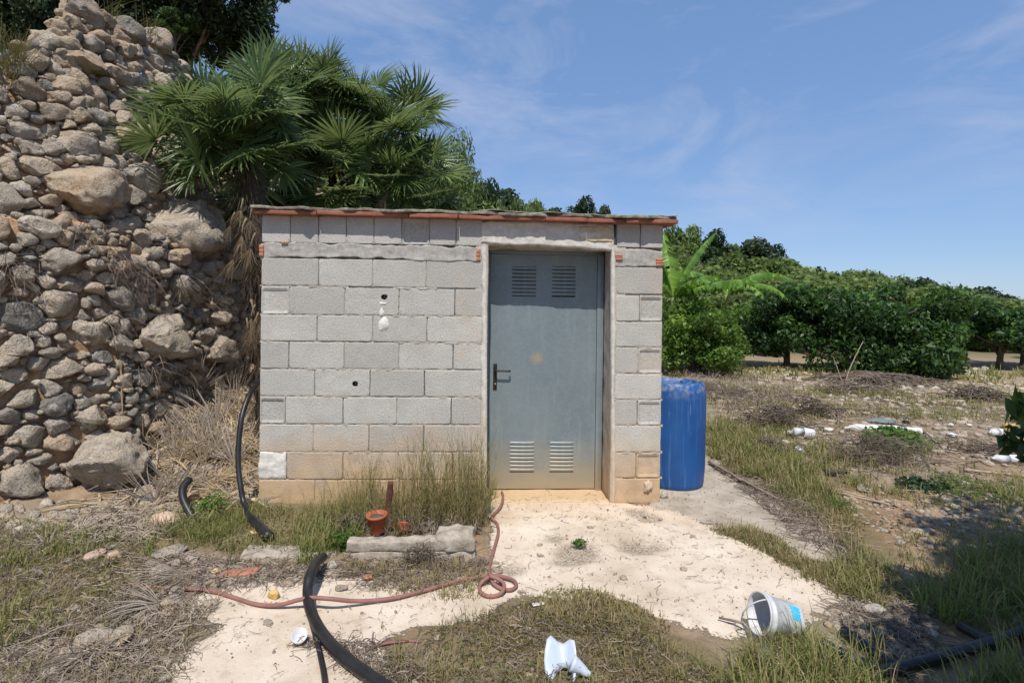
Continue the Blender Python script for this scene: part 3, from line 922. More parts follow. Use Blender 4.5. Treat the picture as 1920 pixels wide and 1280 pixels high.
def roof_sheet(name, front, lift, th, seed, s_from=-0.04, s_to=None, lab=None):
    s_to = SW + 0.08 if s_to is None else s_to
    V, Fc = roughbox(s_from, s_to, front, SDEP + 0.04, 0, th, 0.004, 0.006, 90, 12, 2, seed, 12)
    s = V[:, 0]
    k = V[:, 1] < front + 0.03
    V[k, 1] += 0.03 * fbm(np.stack([s[k] * 6, s[k] * 0 + seed, s[k] * 0], 1), 4, seed) - 0.004
    V[:, 2] += zr0 + (zr1 - zr0) * s / SW + SLOPE * V[:, 1] + lift + 0.006 * fbm(np.stack([s * 4, V[:, 1] * 4, s * 0 + seed], 1), 3, seed)
    o = link(name, mk_mesh(name, V, Fc, M_FELT, True), shed)
    if lab: o['label'] = lab
roof_sheet('roof_cover', -0.080, 0.033, 0.022, 61)
roof_sheet('roof_felt', -0.07, 0.058, 0.008, 64, 1.6, None, 'dark curled felt on the right half of the roof')

# ---- galvanised steel door
def door_mat():
    m = NT('galvanised_steel'); P = m.co()
    v = m.voro(P, 55, 'F1', 1)
    g = m.sep(v)[0]
    c = m.mix(m.rng(g, 0, 1, 0, 0.35), (0.17, 0.215, 0.235), (0.25, 0.30, 0.32))
    c = m.mix(m.rng(m.noise(P, 2.5, 4), 0.4, 0.7, 0, 0.5), c, (0.25, 0.29, 0.30))
    c = m.mix(m.rng(m.voro(P, 34), 0.0, 0.10, 0.7, 0.0), c, (0.42, 0.47, 0.49))
    st = m.noise(m.mapv(P, (14, 14, 1.2)), 1.0, 5, 0.6)
    c = m.mix(m.rng(st, 0.55, 0.75, 0, 0.35), c, (0.36, 0.41, 0.43))
    wp = m.pos(); z = m.sep(wp)[2]
    sp = m.math('ADD', z, m.math('MULTIPLY', m.math('SUBTRACT', m.noise(m.mapv(wp, (1.5, 1, 4)), 2.2, 5, 0.65), 0.5), 0.35))
    c = m.mix(m.rng(sp, 0.42, 0.02, 0, 0.9), c, (0.40, 0.32, 0.20))
    return m, c, P
m_, c_, P_ = door_mat()
dsp, dzp = spx(1007, 671, REV)
# one ochre spot where something was once fixed
_d = m_.n('ShaderNodeVectorMath'); _d.operation = 'DISTANCE'; m_.l(P_, _d.inputs[0]); _d.inputs[1].default_value = (dsp, REV, dzp)
_dd = m_.math('ADD', _d.outputs['Value'], m_.math('MULTIPLY', m_.math('SUBTRACT', m_.noise(P_, 30, 4), 0.5), 0.03))
c_ = m_.mix(m_.rng(_dd, 0.065, 0.015, 0, 0.65), c_, (0.42, 0.33, 0.20))
M_DOOR = m_.done(c_, m_.rng(m_.noise(P_, 12, 4), 0.3, 0.7, 0.42, 0.6), m_.bump(m_.noise(P_, 3, 3), 0.1, 0.01), 0.35, 0.5)
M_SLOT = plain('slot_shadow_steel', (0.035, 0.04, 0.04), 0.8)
M_BLACK = plain('black_plastic', (0.018, 0.018, 0.019), 0.45, 0.2)
dx0 = spx(917, 700, REV)[0]; dx1 = spx(1117, 700, REV)[0]
dz1 = spx(1017, 478, REV)[1]; dz0 = spx(1017, 915.5, REV)[1]
fr = Geo(); fx1 = spx(1126, 700, REV)[0]
for (a0, a1, c0, c1) in [(dx0 - 0.05, dx0 - 0.003, 0.0, dz1 + 0.04), (dx1 + 0.003, dx1 + 0.055, 0.0, dz1 + 0.04), (dx0 - 0.05, dx1 + 0.055, dz1 + 0.003, dz1 + 0.045)]:
    fr.add(*roughbox(a0, a1, REV - 0.012, REV + 0.06, c0, c1, 0.002, 0.0, 2, 1, 4))
link('door_frame', fr.mesh('door_frame', M_DOOR), shed)
# leaf: plate with four vent openings
vents = []
for (xa, xb) in ((958, 1003), (1033, 1077)):
    for (ya, yb, n) in ((499, 556, 8), (828, 885, 8)):
        _, z1 = spx(xa, ya, REV); _, z0 = spx(xb, yb, REV); s0 = spx(xa, 690, REV)[0]; s1 = spx(xb, 690, REV)[0]; vents.append((s0, s1, z0, z1, n))
xsv = sorted({round(v, 5) for q in vents for v in q[:2]} | {dx0, dx1}); xsv = []
xs_ = [dx0] + sorted([vents[0][0], vents[0][1], vents[2][0], vents[2][1]]) + [dx1]
zs_ = [dz0] + sorted([vents[1][2], vents[1][3], vents[0][2], vents[0][3]]) + [dz1]
g = Geo()
for i in range(5):
    for k in range(5):
        if i in (1, 3) and k in (1, 3): continue
        n = 6
        X = np.linspace(xs_[i], xs_[i + 1], n); Z = np.linspace(zs_[k], zs_[k + 1], n)
        V = np.array([(x, REV + 0.0012 * vnoise(np.array([x * 4, 0.1, z * 3]), 3), z) for z in Z for x in X])
        g.add(V, [(b * n + a_, b * n + a_ + 1, (b + 1) * n + a_ + 1, (b + 1) * n + a_) for b in range(n - 1) for a_ in range(n - 1)])
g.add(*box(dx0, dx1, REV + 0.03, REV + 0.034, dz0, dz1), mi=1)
for (a0, a1, c0, c1) in [(dx0, dx0 + 0.002, dz0, dz1), (dx1 - 0.002, dx1, dz0, dz1)]:
    g.add(*box(a0, a1, REV + 0.001, REV + 0.03, c0, c1))
g.add(*box(dx0, dx1, REV + 0.001, REV + 0.03, dz0 - 0.001, dz0 + 0.001)); g.add(*box(dx0, dx1, REV + 0.001, REV + 0.03, dz1 - 0.001, dz1 + 0.001))
door = link('door', g.mesh('door', [M_DOOR, M_SLOT]), shed, label='grey galvanised steel door with four louvred vents')
def slat_mesh(w, h):
    prof = [(0.007, 0.0), (-0.0035, 0.06 * h), (-0.0050, 0.3 * h), (-0.0030, 0.6 * h), (0.0, 0.84 * h), (0.006, 0.86 * h)]
    V = []; n = 8
    for y, z in prof:
        for i in range(n + 1):
            f = i / n; e_ = min(f, 1 - f); k = min(1, e_ * 10)
            V.append((w * f, y * k if y < 0 else y, z))
    Fc = [(a_ * (n + 1) + i, a_ * (n + 1) + i + 1, (a_ + 1) * (n + 1) + i + 1, (a_ + 1) * (n + 1) + i) for a_ in range(len(prof) - 1) for i in range(n)]
    return mk_mesh('louvre_slat', V, Fc, M_DOOR, True)
for (s0, s1, z0, z1, n) in vents:
    h = (z1 - z0) / n; me = slat_mesh(s1 - s0, h * 1.02)
    for k in range(n): link('louvre_slat', me, door, (s0, REV, z0 + k * h + h * 0.2))
# handle: back plate, lever, keyhole
hs0, hz1 = spx(925, 681, REV); hs1, hz0 = spx(931.5, 730, REV)
V, Fc = roughbox(hs0, hs1, REV - 0.010, REV + 0.001, hz0, hz1, 0.004, 0.0, 2, 1, 6)
hp = link('handle', mk_mesh('handle', V, Fc, M_BLACK, True), door)
lx0, lz = spx(929, 695, REV - 0.05); lx1, _ = spx(955, 695, REV - 0.05)
V, Fc = tube(smooth_path([(lx0, REV - 0.008, lz), (lx0, REV - 0.045, lz), (lx0 + 0.01, REV - 0.052, lz), (lx0 + 0.05, REV - 0.054, lz), (lx1, REV - 0.052, lz - 0.002), (lx1 + 0.002, REV - 0.03, lz - 0.002)], 0.006), 0.0075, 8)
link('lever', mk_mesh('lever', V, Fc, M_BLACK, True), hp)
V, Fc = tube([(lx0, REV - 0.016, hz0 + 0.045), (lx0, REV - 0.009, hz0 + 0.045)], 0.008, 12)
link('keyhole', mk_mesh('keyhole', V, Fc, plain('worn_brass', (0.30, 0.25, 0.13), 0.4, 0.2, 20, 0, 0.8)), hp)
# sill under the door
V, Fc = roughbox(SO0 + 0.002, SO1 - 0.002, 0.03, REV + 0.10, -0.05, 0.000, 0.01, 0.004, 30, 8, 1, 71, 9)
link('door_sill', mk_mesh('door_sill', V, Fc, mortar_mat('sill_render', (0.50, 0.36, 0.22), (0.66, 0.52, 0.36)), True), shed)
# footing along the front
V, Fc = roughbox(-0.01, SO0 - 0.002, -0.03, 0.2, -0.12, spx(600, 951)[1], 0.01, 0.012, 60, 3, 2, 72, 8)
link('footing', mk_mesh('footing', V, Fc, M_MORTAR, True), shed)
V, Fc = roughbox(SO1 + 0.002, SW + 0.03, -0.05, 0.2, -0.12, spx(1200, 944)[1], 0.01, 0.014, 30, 3, 2, 73, 8)
link('footing', mk_mesh('footing', V, Fc, M_GREYP, True), shed)

# ================================================================== DRY STONE TERRACE WALLS
def stone_mat(name='limestone', warm=0.0):
    m = NT(name); P = m.pos(); r = m.attr('rnd')
    base = m.ramp(r, [(0.0, (0.27, 0.25, 0.22)), (0.25, (0.53, 0.455, 0.365)), (0.55, (0.64, 0.535, 0.41)), (0.8, (0.62, 0.46, 0.31)), (1.0, (0.74, 0.66, 0.54))])
    lich = m.noise(P, 9, 6, 0.68)
    c = m.mix(m.rng(lich, 0.48, 0.66, 0, 0.65), base, (0.22, 0.20, 0.175))
    c = m.mix(m.rng(m.noise(P, 12, 6, 0.66), 0.52, 0.64, 0, 0.75), c, (0.62, 0.56, 0.48))
    z = m.sep(P)[2]
    och = m.math('ADD', m.noise(P, 2.3, 4), m.rng(z, 1.5, 4.0, 0, 0.13))
    c = m.mix(m.rng(och, 0.56, 0.72, 0, 0.6), c, (0.50, 0.35, 0.22))
    pit = m.noise(P, 85, 5, 0.75)
    c = m.mix(m.rng(pit, 0.34, 0.48, 0.75, 0.0), c, (0.08, 0.065, 0.05))
    h = m.math('ADD', m.math('MULTIPLY', m.noise(P, 26, 6, 0.7), 1.0), m.math('MULTIPLY', pit, 0.45))
    h = m.math('ADD', h, m.math('MULTIPLY', m.rng(m.voro(P, 38), 0.0, 0.3), 0.25))
    return m.done(c, 0.93, m.bump(h, 1.0, 0.04), 0, 0.12)
M_STONE = stone_mat()

HERO = [  # px, py, half width px, half height px, tone
    (160, 358, 84, 40, 0.75), (352, 432, 86, 54, 0.5), (38, 590, 50, 42, 0.0), (185, 862, 66, 50, 0.42), (112, 572, 44, 36, 0.6),
    (120, 490, 42, 32, 0.3), (300, 630, 52, 36, 0.45), (30, 905, 50, 44, 0.45), (55, 815, 34, 34, 0.4), (70, 310, 40, 24, 0.85),
    (160, 118, 32, 22, 0.75), (220, 142, 30, 24, 0.7), (72, 118, 28, 20, 0.65), (120, 165, 30, 18, 0.7), (145, 265, 34, 26, 0.4),
    (55, 245, 34, 28, 0.25), (230, 560, 28, 26, 0.1), (410, 655, 32, 28, 0.45), (85, 425, 50, 14, 0.95), (270, 340, 30, 34, 0.5),
    (60, 745, 36, 24, 0.4), (100, 730, 26, 26, 0.35), (130, 895, 34, 24, 0.5), (70, 945, 36, 20, 0.5), (12, 965, 26, 16, 0.8)]
def tz_of(px, py):
    """(t, z) on the stone surface under a photo pixel"""
    best = None
    for t in np.arange(0.8, 9.0, 0.04):
        for _z in (0,):
            p, T, N = foot(t)
            # solve along the vertical curve
            z = 1.5
            for _ in range(4):
                P, _, _ = wall_point(t, z); q = proj(P)[0]
                z = EYE + (ray(px, py)[2]) * P[1]
            P, _, _ = wall_point(t, max(z, 0)); q = proj(P)[0]
            d = abs(q[0] - px)
            if best is None or d < best[0]: best = (d, t, z, P[1])
    return best[1:]
AN = 1.32   # stones are wider than tall
cand = []
for (px, py, hw, hh, tone) in HERO:
    t, z, D = tz_of(px, py)
    # obliqueness of the wall to the view widens stones along t
    p, T, N = foot(t)
    q0, q1 = proj(wall_point(t - 0.05, z)[0])[0], proj(wall_point(t + 0.05, z)[0])[0]
    pxt = abs(q1[0] - q0[0]) / 0.1; pxz = F / D
    rt, rz = hw / pxt, hh / pxz
    cand.append((t, z, max(0.06, math.sqrt(rt * rz * AN) * 0.98), tone, True))
gW = np.random.default_rng(12)
T0, T1 = 0.9, 10.2
pts = [(c[0], c[1] * AN, c[2], c[3], c[4]) for c in cand]
arr = np.array([[p[0], p[1], p[2]] for p in pts])
def region_scale(t, z):
    # smaller rubble in the middle right of the wall and on the upper terrace
    s = 1.0
    if z > LEDGE + 1.2: s *= 0.95
    if 2.9 < t < 5.5 and 0.6 < z < 2.0: s *= 0.8
    return s
for rr, tries in ((0.150, 500), (0.112, 2500), (0.084, 7000), (0.062, 12000), (0.044, 14000), (0.030, 9000)):
    for _ in range(tries):
        t = gW.uniform(T0, T1); z = gW.uniform(-0.05, 4.9)
        if z > htop(t) + 0.02: continue
        if t > 6.5 and rr < 0.084: continue
        if rr >= 0.112 and gW.random() > 0.35: continue
        r = rr * region_scale(t, z) * gW.uniform(0.88, 1.1)
        dx = arr[:, 0] - t; dz = arr[:, 1] - z * AN
        if np.any(dx * dx + dz * dz < (0.80 * (arr[:, 2] + r)) ** 2): continue
        pts.append((t, z * AN, r, gW.random(), False)); arr = np.vstack([arr, [t, z * AN, r]])
NS = len(pts)
def cell(i):
    t, z, r = arr[i]
    poly = [np.array([t + r * 1.5 * math.cos(a_), z + r * 1.5 * math.sin(a_)]) for a_ in np.linspace(0, 2 * math.pi, 16, endpoint=False)]
    d = np.hypot(arr[:, 0] - t, arr[:, 1] - z)
    for j in np.argsort(d)[1:16]:
        if d[j] > (r + arr[j, 2]) * 2.2: break
        n = (arr[j, :2] - arr[i, :2]) / d[j]
        off = (d[j] ** 2 + r * r - arr[j, 2] ** 2) / (2 * d[j])
        c0 = arr[i, :2] + n * off
        newp = []
        for k in range(len(poly)):
            a_, b_ = poly[k], poly[(k + 1) % len(poly)]
            da, db = (a_ - c0).dot(n), (b_ - c0).dot(n)
            if da <= 0: newp.append(a_)
            if da * db < 0: newp.append(a_ + (b_ - a_) * (da / (da - db)))
        poly = newp
        if len(poly) < 3: return None
    return np.array(poly)
def poly_radius(poly, c, th):
    """support distance of the polygon from c in directions th (vectorised)"""
    out = np.full(th.shape, 9.0)
    dx, dz = np.cos(th), np.sin(th)
    n = len(poly)
    for k in range(n):
        a_, b_ = poly[k] - c, poly[(k + 1) % n] - c
        e_ = b_ - a_; nn = np.array([e_[1], -e_[0]]); ln = np.linalg.norm(nn)
        if ln < 1e-9: continue
        nn /= ln; h = a_.dot(nn)
        if h < 0: nn, h = -nn, -h
        den = dx * nn[0] + dz * nn[1]
        out = np.minimum(out, np.where(den > 1e-6, h / np.maximum(den, 1e-6), 9.0))
    return out
wall_lo = empty('dry_stone_wall', (*foot(2.0)[0], 0.0), 'lower tier of a dry stone terrace wall, grey rubble with tilted slabs near its foot', 'stone wall')
pU = wall_point(2.5, LEDGE + 0.05)[0]
wall_up = empty('dry_stone_wall', pU, 'upper tier of a dry stone terrace wall, tan rubble stepped back on a ledge', 'stone wall')
stones = []
for i in range(NS):
    poly = cell(i)
    if poly is None: continue
    c = poly.mean(0)
    t, z = c[0], c[1] / AN
    if z > htop(t) + 0.12: continue
    big = arr[i, 2] > 0.12
    V, Fc = ICO[4 if arr[i, 2] > 0.2 else (3 if arr[i, 2] > 0.075 else 2)]
    th = np.arctan2(V[:, 2], V[:, 0]); mm = np.sqrt(V[:, 0] ** 2 + V[:, 2] ** 2)
    Rr = poly_radius(poly, c, th)
    # round the corners a little
    rm = Rr.mean(); Rr = np.minimum(Rr, rm * 1.8) * gW.uniform(0.94, 1.10)
    prof = mm ** 0.45
    dep = rm * gW.uniform(0.5, 0.9)
    yy = np.sign(V[:, 1]) * np.abs(V[:, 1]) ** 0.75 * dep
    Q = np.stack([np.cos(th) * Rr * prof, yy, np.sin(th) * Rr * prof / AN], 1)
    # chop facets
    for _ in range(13):
        d = gW.normal(size=3); d[1] = -abs(d[1]) * 0.9; d /= np.linalg.norm(d)
        ext = (Q @ d).max(); h = ext * gW.uniform(0.62, 0.95)
        s = Q @ d
        Q = Q - np.maximum(s - h, 0)[:, None] * d * 0.97
    sc = rm
    nz_ = fbm(Q / sc * 1.6 + gW.uniform(-99, 99, 3), 3, i)
    Q = Q * (1 + 0.13 * nz_)[:, None]
    if arr[i, 2] > 0.075: Q = Q + 0.05 * sc * np.stack([fbm(Q / sc * 5 + 7 * q, 3, i + q) for q in range(3)], 1)
    ang = gW.normal() * 0.14
    ca, sa = math.cos(ang), math.sin(ang)
    Q = np.stack([Q[:, 0] * ca - Q[:, 2] * sa, Q[:, 1], Q[:, 0] * sa + Q[:, 2] * ca], 1)
    P, T, N = wall_point(t, z, out=gW.uniform(-0.05, 0.04) - 0.015 + (0.13 if (pts[i][4] and arr[i, 2] > 0.22) else 0))
    tlt = -gW.uniform(0.02, 0.25)   # lean of the face
    y2 = Q[:, 1] - Q[:, 2] * tlt * 0.5
    Wd = Q[:, 0][:, None] * np.array([T[0], T[1], 0]) - y2[:, None] * np.array([N[0], N[1], 0]) + Q[:, 2][:, None] * np.array([0, 0, 1])
    tone = pts[i][3]
    stones.append((rm, P, Wd, Fc, tone, t, z))
def emit(parent, lst, origin, limit=300):
    def screen(s):
        q = proj(s[1])[0]; vis = (-20 < q[0] < 700) and (-20 < q[1] < 1300)
        return s[0] / s[1][1] * (1.0 if vis else 0.2)
    lst = sorted(lst, key=lambda s: -screen(s))
    for s in lst[:limit]:
        me = mk_mesh('stone', s[2], s[3], M_STONE, True, {'rnd': np.full(len(s[2]), s[4])})
        link('stone', me, parent, s[1] - origin)
    rest = lst[limit:]
    if rest:
        Vs = []; Fs = []; n = 0; As = []
        for s in rest:
            Vs.append(s[2] + s[1] - origin); Fs.append(s[3] + n); n += len(s[2]); As.append(np.full(len(s[2]), s[4]))
        link('small_stones', mk_mesh('small_stones', np.concatenate(Vs), np.concatenate(Fs), M_STONE, True, {'rnd': np.concatenate(As)}), parent, kind='stuff')
emit(wall_lo, [s for s in stones if s[6] < LEDGE], np.array([*foot(2.0)[0], 0.0]))
emit(wall_up, [s for s in stones if s[6] >= LEDGE], pU)
# chips and pebbles packed into the earth between the stones
_V = []; _F = []; _A = []; _n = 0
for k in range(3600):
    t = gW.uniform(T0, 8.0); z = gW.uniform(0.0, 4.8)
    if z > htop(t) - 0.02: continue
    P, T, N = wall_point(t, z, gW.uniform(-0.05, -0.01))
    s = gW.uniform(0.010, 0.034); v0, f0 = ICO[1]
    q = v0 * (1 + gW.normal(size=(len(v0), 1)) * 0.16) * [s * gW.uniform(0.8, 1.7), s, s * gW.uniform(0.5, 1.0)]
    a_ = gW.uniform(0, 6.3); q = np.stack([q[:, 0] * math.cos(a_) - q[:, 1] * math.sin(a_), q[:, 0] * math.sin(a_) + q[:, 1] * math.cos(a_), q[:, 2]], 1)
    _V.append(q + P - pU); _F.append(f0 + _n); _n += len(v0); _A.append(np.full(len(v0), gW.uniform(0.3, 1)))
link('stone_chips', mk_mesh('stone_chips', np.concatenate(_V), np.concatenate(_F), M_STONE, False, {'rnd': np.concatenate(_A)}), wall_up, kind='stuff')
# ================================================================== VEGETATION
M_BARK = NT('bark'); _P = M_BARK.co(); _c = M_BARK.ramp(M_BARK.noise(M_BARK.mapv(_P, (1, 1, 0.25)), 14, 5, 0.7), [(0.3, (0.05, 0.04, 0.03)), (0.7, (0.19, 0.155, 0.12))])
M_BARK = M_BARK.done(_c, 0.95, M_BARK.bump(M_BARK.noise(M_BARK.mapv(_P, (1, 1, 0.2)), 30, 4, 0.7), 0.8, 0.02), 0, 0.1)
M_LF_CITRUS = leaf_mat('citrus_leaves', (0.010, 0.026, 0.008), (0.034, 0.080, 0.016), (0.12, 0.225, 0.042), 0.22, 0.5)
M_LF_LIGHT = leaf_mat('light_green_leaves', (0.025, 0.058, 0.010), (0.090, 0.17, 0.026), (0.24, 0.35, 0.06), 0.32, 0.5)
M_LF_DARK = leaf_mat('dark_evergreen_leaves', (0.008, 0.018, 0.006), (0.024, 0.048, 0.014), (0.06, 0.10, 0.03), 0.2, 0.6)
M_LF_PINE = leaf_mat('pine_needles', (0.035, 0.06, 0.013), (0.10, 0.15, 0.03), (0.19, 0.25, 0.06), 0.25, 0.6)
M_LF_OLIVE = leaf_mat('grey_green_leaves', (0.03, 0.045, 0.022), (0.07, 0.095, 0.045), (0.14, 0.17, 0.09), 0.2, 0.6)
M_LF_HILL = leaf_mat('hillside_leaves', (0.040, 0.066, 0.018), (0.125, 0.18, 0.045), (0.24, 0.30, 0.085), 0.28, 0.6)

def leaves_mesh(name, mat, clumps, n, size, seed, shell=0.45, asp=2.1, up=0.35, jag=0.0):
    """leaf-sized faces through the outer part of ellipsoidal clumps.  clumps: (cx,cy,cz,rx,ry,rz)"""
    g = np.random.default_rng(seed)
    C = np.array(clumps, float)
    w = (C[:, 3] * C[:, 5] + C[:, 3] * C[:, 4]); w /= w.sum()
    k = g.choice(len(C), n, p=w)
    d = g.normal(size=(n, 3)); d /= np.linalg.norm(d, axis=1, keepdims=True)
    r = shell + (1 - shell) * g.random(n) ** 0.6 + jag * np.abs(g.normal(size=n)) * 0.2
    pos = C[k, :3] + d * r[:, None] * C[k, 3:]
    nrm = d * 0.7 + g.normal(size=(n, 3)) * 0.75 + np.array([0, 0, up]); nrm /= np.linalg.norm(nrm, axis=1, keepdims=True)
    ax = np.cross(nrm, g.normal(size=(n, 3))); ax /= np.linalg.norm(ax, axis=1, keepdims=True)
    bx = np.cross(nrm, ax)
    s = size * g.uniform(0.6, 1.35, n)[:, None]
    base = pos - ax * s * 0.5; tip = pos + ax * s * 0.5 - np.array([0, 0, 0.12]) * s
    mid = pos + nrm * s * 0.06
    lft = mid + bx * s * 0.5 / asp; rgt = mid - bx * s * 0.5 / asp
    V = np.stack([base, rgt, tip, lft], 1).reshape(-1, 3)
    Fc = np.arange(n * 4).reshape(n, 4)
    rr = np.clip(g.beta(2.0, 2.8, n) + g.normal(size=len(C))[k] * 0.15 + 0.12 * d[:, 2], 0, 1)
    return mk_mesh(name, V, Fc, mat, False, {'rnd': np.repeat(rr, 4)})

def crown_clumps(rx, ry, rz, cz, n, seed, cs=0.38, fill=0.75, flat=0.8):
    g = np.random.default_rng(seed); out = []
    for _ in range(n):
        d = g.normal(size=3); d /= np.linalg.norm(d); r = g.random() ** 0.5 * fill
        s = cs * g.uniform(0.65, 1.3)
        out.append((d[0] * rx * r, d[1] * ry * r, cz + d[2] * rz * r, rx * s, ry * s, rz * s * flat))
    return out

def trunk_mesh(h, r, clumps, seed, limbs=7, spread=0.5, stems=1, deep=0.12):
    g = np.random.default_rng(seed); G = Geo()
    for k in range(stems):
        ox = g.normal() * 0.06 * (stems > 1); top = np.array([g.normal() * 0.08 * h, g.normal() * 0.08 * h, h])
        p = smooth_path([(ox, 0, -deep), (ox + g.normal() * 0.04 * h, g.normal() * 0.04 * h, h * 0.4), top], h / 6)
        G.add(*tube(p, np.linspace(r * 1.25, r * 0.75, len(p)), 8))
        pick = g.permutation(len(clumps))[:limbs]
        for i in pick:
            c = np.array(clumps[i][:3]); st = p[int(len(p) * g.uniform(0.45, 0.95))]
            m = (st + c) / 2 + g.normal(size=3) * 0.05 * h
            q = smooth_path([st, m, c + (c - m) * 0.15], h / 6)
            G.add(*tube(q, np.linspace(r * 0.5, r * 0.10, len(q)), 6))
    return G.mesh('trunk', M_BARK, True)

TREE_CACHE = {}
def tree_variant(key, rx, rz, cz, mat, nl, size, nclump, seed, th, tr, **kw):
    cl = crown_clumps(rx, rx, rz, cz, nclump, seed, kw.get('cs', 0.38), kw.get('fill', 0.75), kw.get('flat', 0.8))
    if kw.get('prune'):   # keep the crown clear of the path between viewer and shed
        ox, oy, sy_ = kw['prune']
        cl = [c for c in cl if (ox + c[0] - c[3] * 1.3) > 1.0 * (oy + (c[1] + c[4] * 1.3) * sy_)]
    if kw.get('extra'): cl += kw['extra']
    cm = leaves_mesh('crown', mat, cl, nl, size, seed, kw.get('shell', 0.45), kw.get('asp', 2.1), kw.get('up', 0.35), kw.get('jag', 0.3))
    tm = trunk_mesh(th, tr, cl, seed + 1, kw.get('limbs', 7), stems=kw.get('stems', 1), deep=kw.get('deep', 0.12))
    TREE_CACHE[key] = (cm, tm)
def plant_tree(name, key, x, y, z, label, cat='tree', group=None, scale=(1, 1, 1), rz=0.0):
    cm, tm = TREE_CACHE[key]
    t = empty(name, (x, y, z), label, cat, group, rot=(0, 0, rz))
    t.scale = scale if not isinstance(scale, (int, float)) else (scale,) * 3
    link('crown', cm, t); link('trunk', tm, t)
    return t

# ---- orchard trees ------------------------------------------------------
def base_at(px, py): 
    p = at_z(px, py, 0.0); p[2] = gz(p[0], p[1]); return p
# big dark citrus
tree_variant('citrus_big', 1.62, 0.98, 1.02, M_LF_CITRUS, 28000, 0.125, 52, 5, 1.0, 0.07, cs=0.27, fill=0.92, flat=1.0, shell=0.6, limbs=10, jag=0.6, stems=3,
             extra=[(-1.45, 0, 0.35, 0.5, 0.5, 0.42), (1.3, 0.1, 0.4, 0.55, 0.5, 0.45), (0.2, -0.8, 0.35, 1.0, 0.5, 0.42), (1.45, 0, 0.95, 0.45, 0.5, 0.5), (-0.6, -0.5, 0.3, .8, .5, .36), (-1.1, -.2, 1.3, .55, .5, .4)])
p = base_at(1694, 708)
plant_tree('citrus_tree', 'citrus_big', p[0], p[1] + 0.6, p[2], 'large dark green citrus tree with foliage down to the ground in the orchard', scale=(0.96, 1.0, 1.17))
# open citrus with visible trunk
tree_variant('citrus_open', 1.22, 0.95, 1.40, M_LF_CITRUS, 15000, 0.12, 36, 9, 1.0, 0.075, cs=0.30, fill=0.9, flat=0.85, shell=0.55, limbs=8, stems=1,
             extra=[(-0.95, 0, 0.72, 0.48, 0.5, 0.35), (0.9, 0, 0.75, 0.5, 0.5, 0.35), (0, -0.6, 0.85, 0.6, 0.5, 0.35), (0, 0.5, 0.75, 0.8, 0.5, 0.35)])
p = base_at(1474, 691)
plant_tree('citrus_tree', 'citrus_open', p[0], p[1], p[2], 'round citrus tree with a bare forked trunk left of the large dark one', scale=(1.0, 1.0, 1.02))
# light sprawling citrus by the barrel
tree_variant('citrus_light', 1.0, 0.80, 1.0, M_LF_LIGHT, 13000, 0.105, 34, 14, 0.7, 0.05, cs=0.30, fill=0.95, flat=0.9, shell=0.35, limbs=9, stems=2, jag=0.6,
             extra=[(0.7, -0.3, 0.45, 0.32, 0.3, 0.34), (0.9, 0, 0.75, 0.4, 0.4, 0.35), (-0.5, -0.2, 0.55, 0.45, 0.4, 0.35)])
p = base_at(1305, 705)
plant_tree('citrus_tree', 'citrus_light', p[0] - 0.1, p[1], p[2], 'loose light green citrus shrub beside the shed behind the blue barrel', scale=(1.0, 1.0, 0.92))
p = base_at(1380, 688)
plant_tree('citrus_tree', 'citrus_light', p[0] - 0.25, p[1] + 1.5, p[2], 'light green citrus shrub below the right banana plant', rz=2.0, scale=(1.0, 1.0, 0.82))
# right edge
tree_variant('citrus_far', 1.25, 0.85, 1.25, M_LF_CITRUS, 8000, 0.16, 34, 23, 0.8, 0.08, cs=0.30, fill=0.9, shell=0.5, limbs=7)
p = base_at(1868, 691)
plant_tree('citrus_tree', 'citrus_far', p[0] + 0.1, p[1], p[2], 'citrus tree near the right edge of the photo, its trunk showing')
p = base_at(1950, 690)
plant_tree('citrus_tree', 'citrus_far', p[0], p[1] + 0.5, p[2], 'citrus tree cut by the right edge of the photo', rz=1.2)
tree_variant('citrus_rear', 1.15, 0.95, 1.05, M_LF_HILL, 8000, 0.13, 34, 29, 0.8, 0.08, cs=0.28, fill=0.9, shell=0.5, limbs=7)
for i, (px, D, sc) in enumerate([(1265, 19, 1.25), (1350, 20, 1.25), (1425, 18.5, 1.15), (1545, 20.5, 1.0), (1860, 22, 0.95), (1935, 21, 0.95), (1500, 22, 1.15), (2010, 18, 1.0), (1210, 18, 1.3)]):
    x = ray(px, 600)[0] * D
    plant_tree('citrus_tree', 'citrus_rear', x, D, gz(x, D), 'citrus tree in the dense rows behind the front orchard trees', group='citrus trees in the rear orchard rows', scale=(sc, sc, sc * 0.92), rz=i * 1.3)

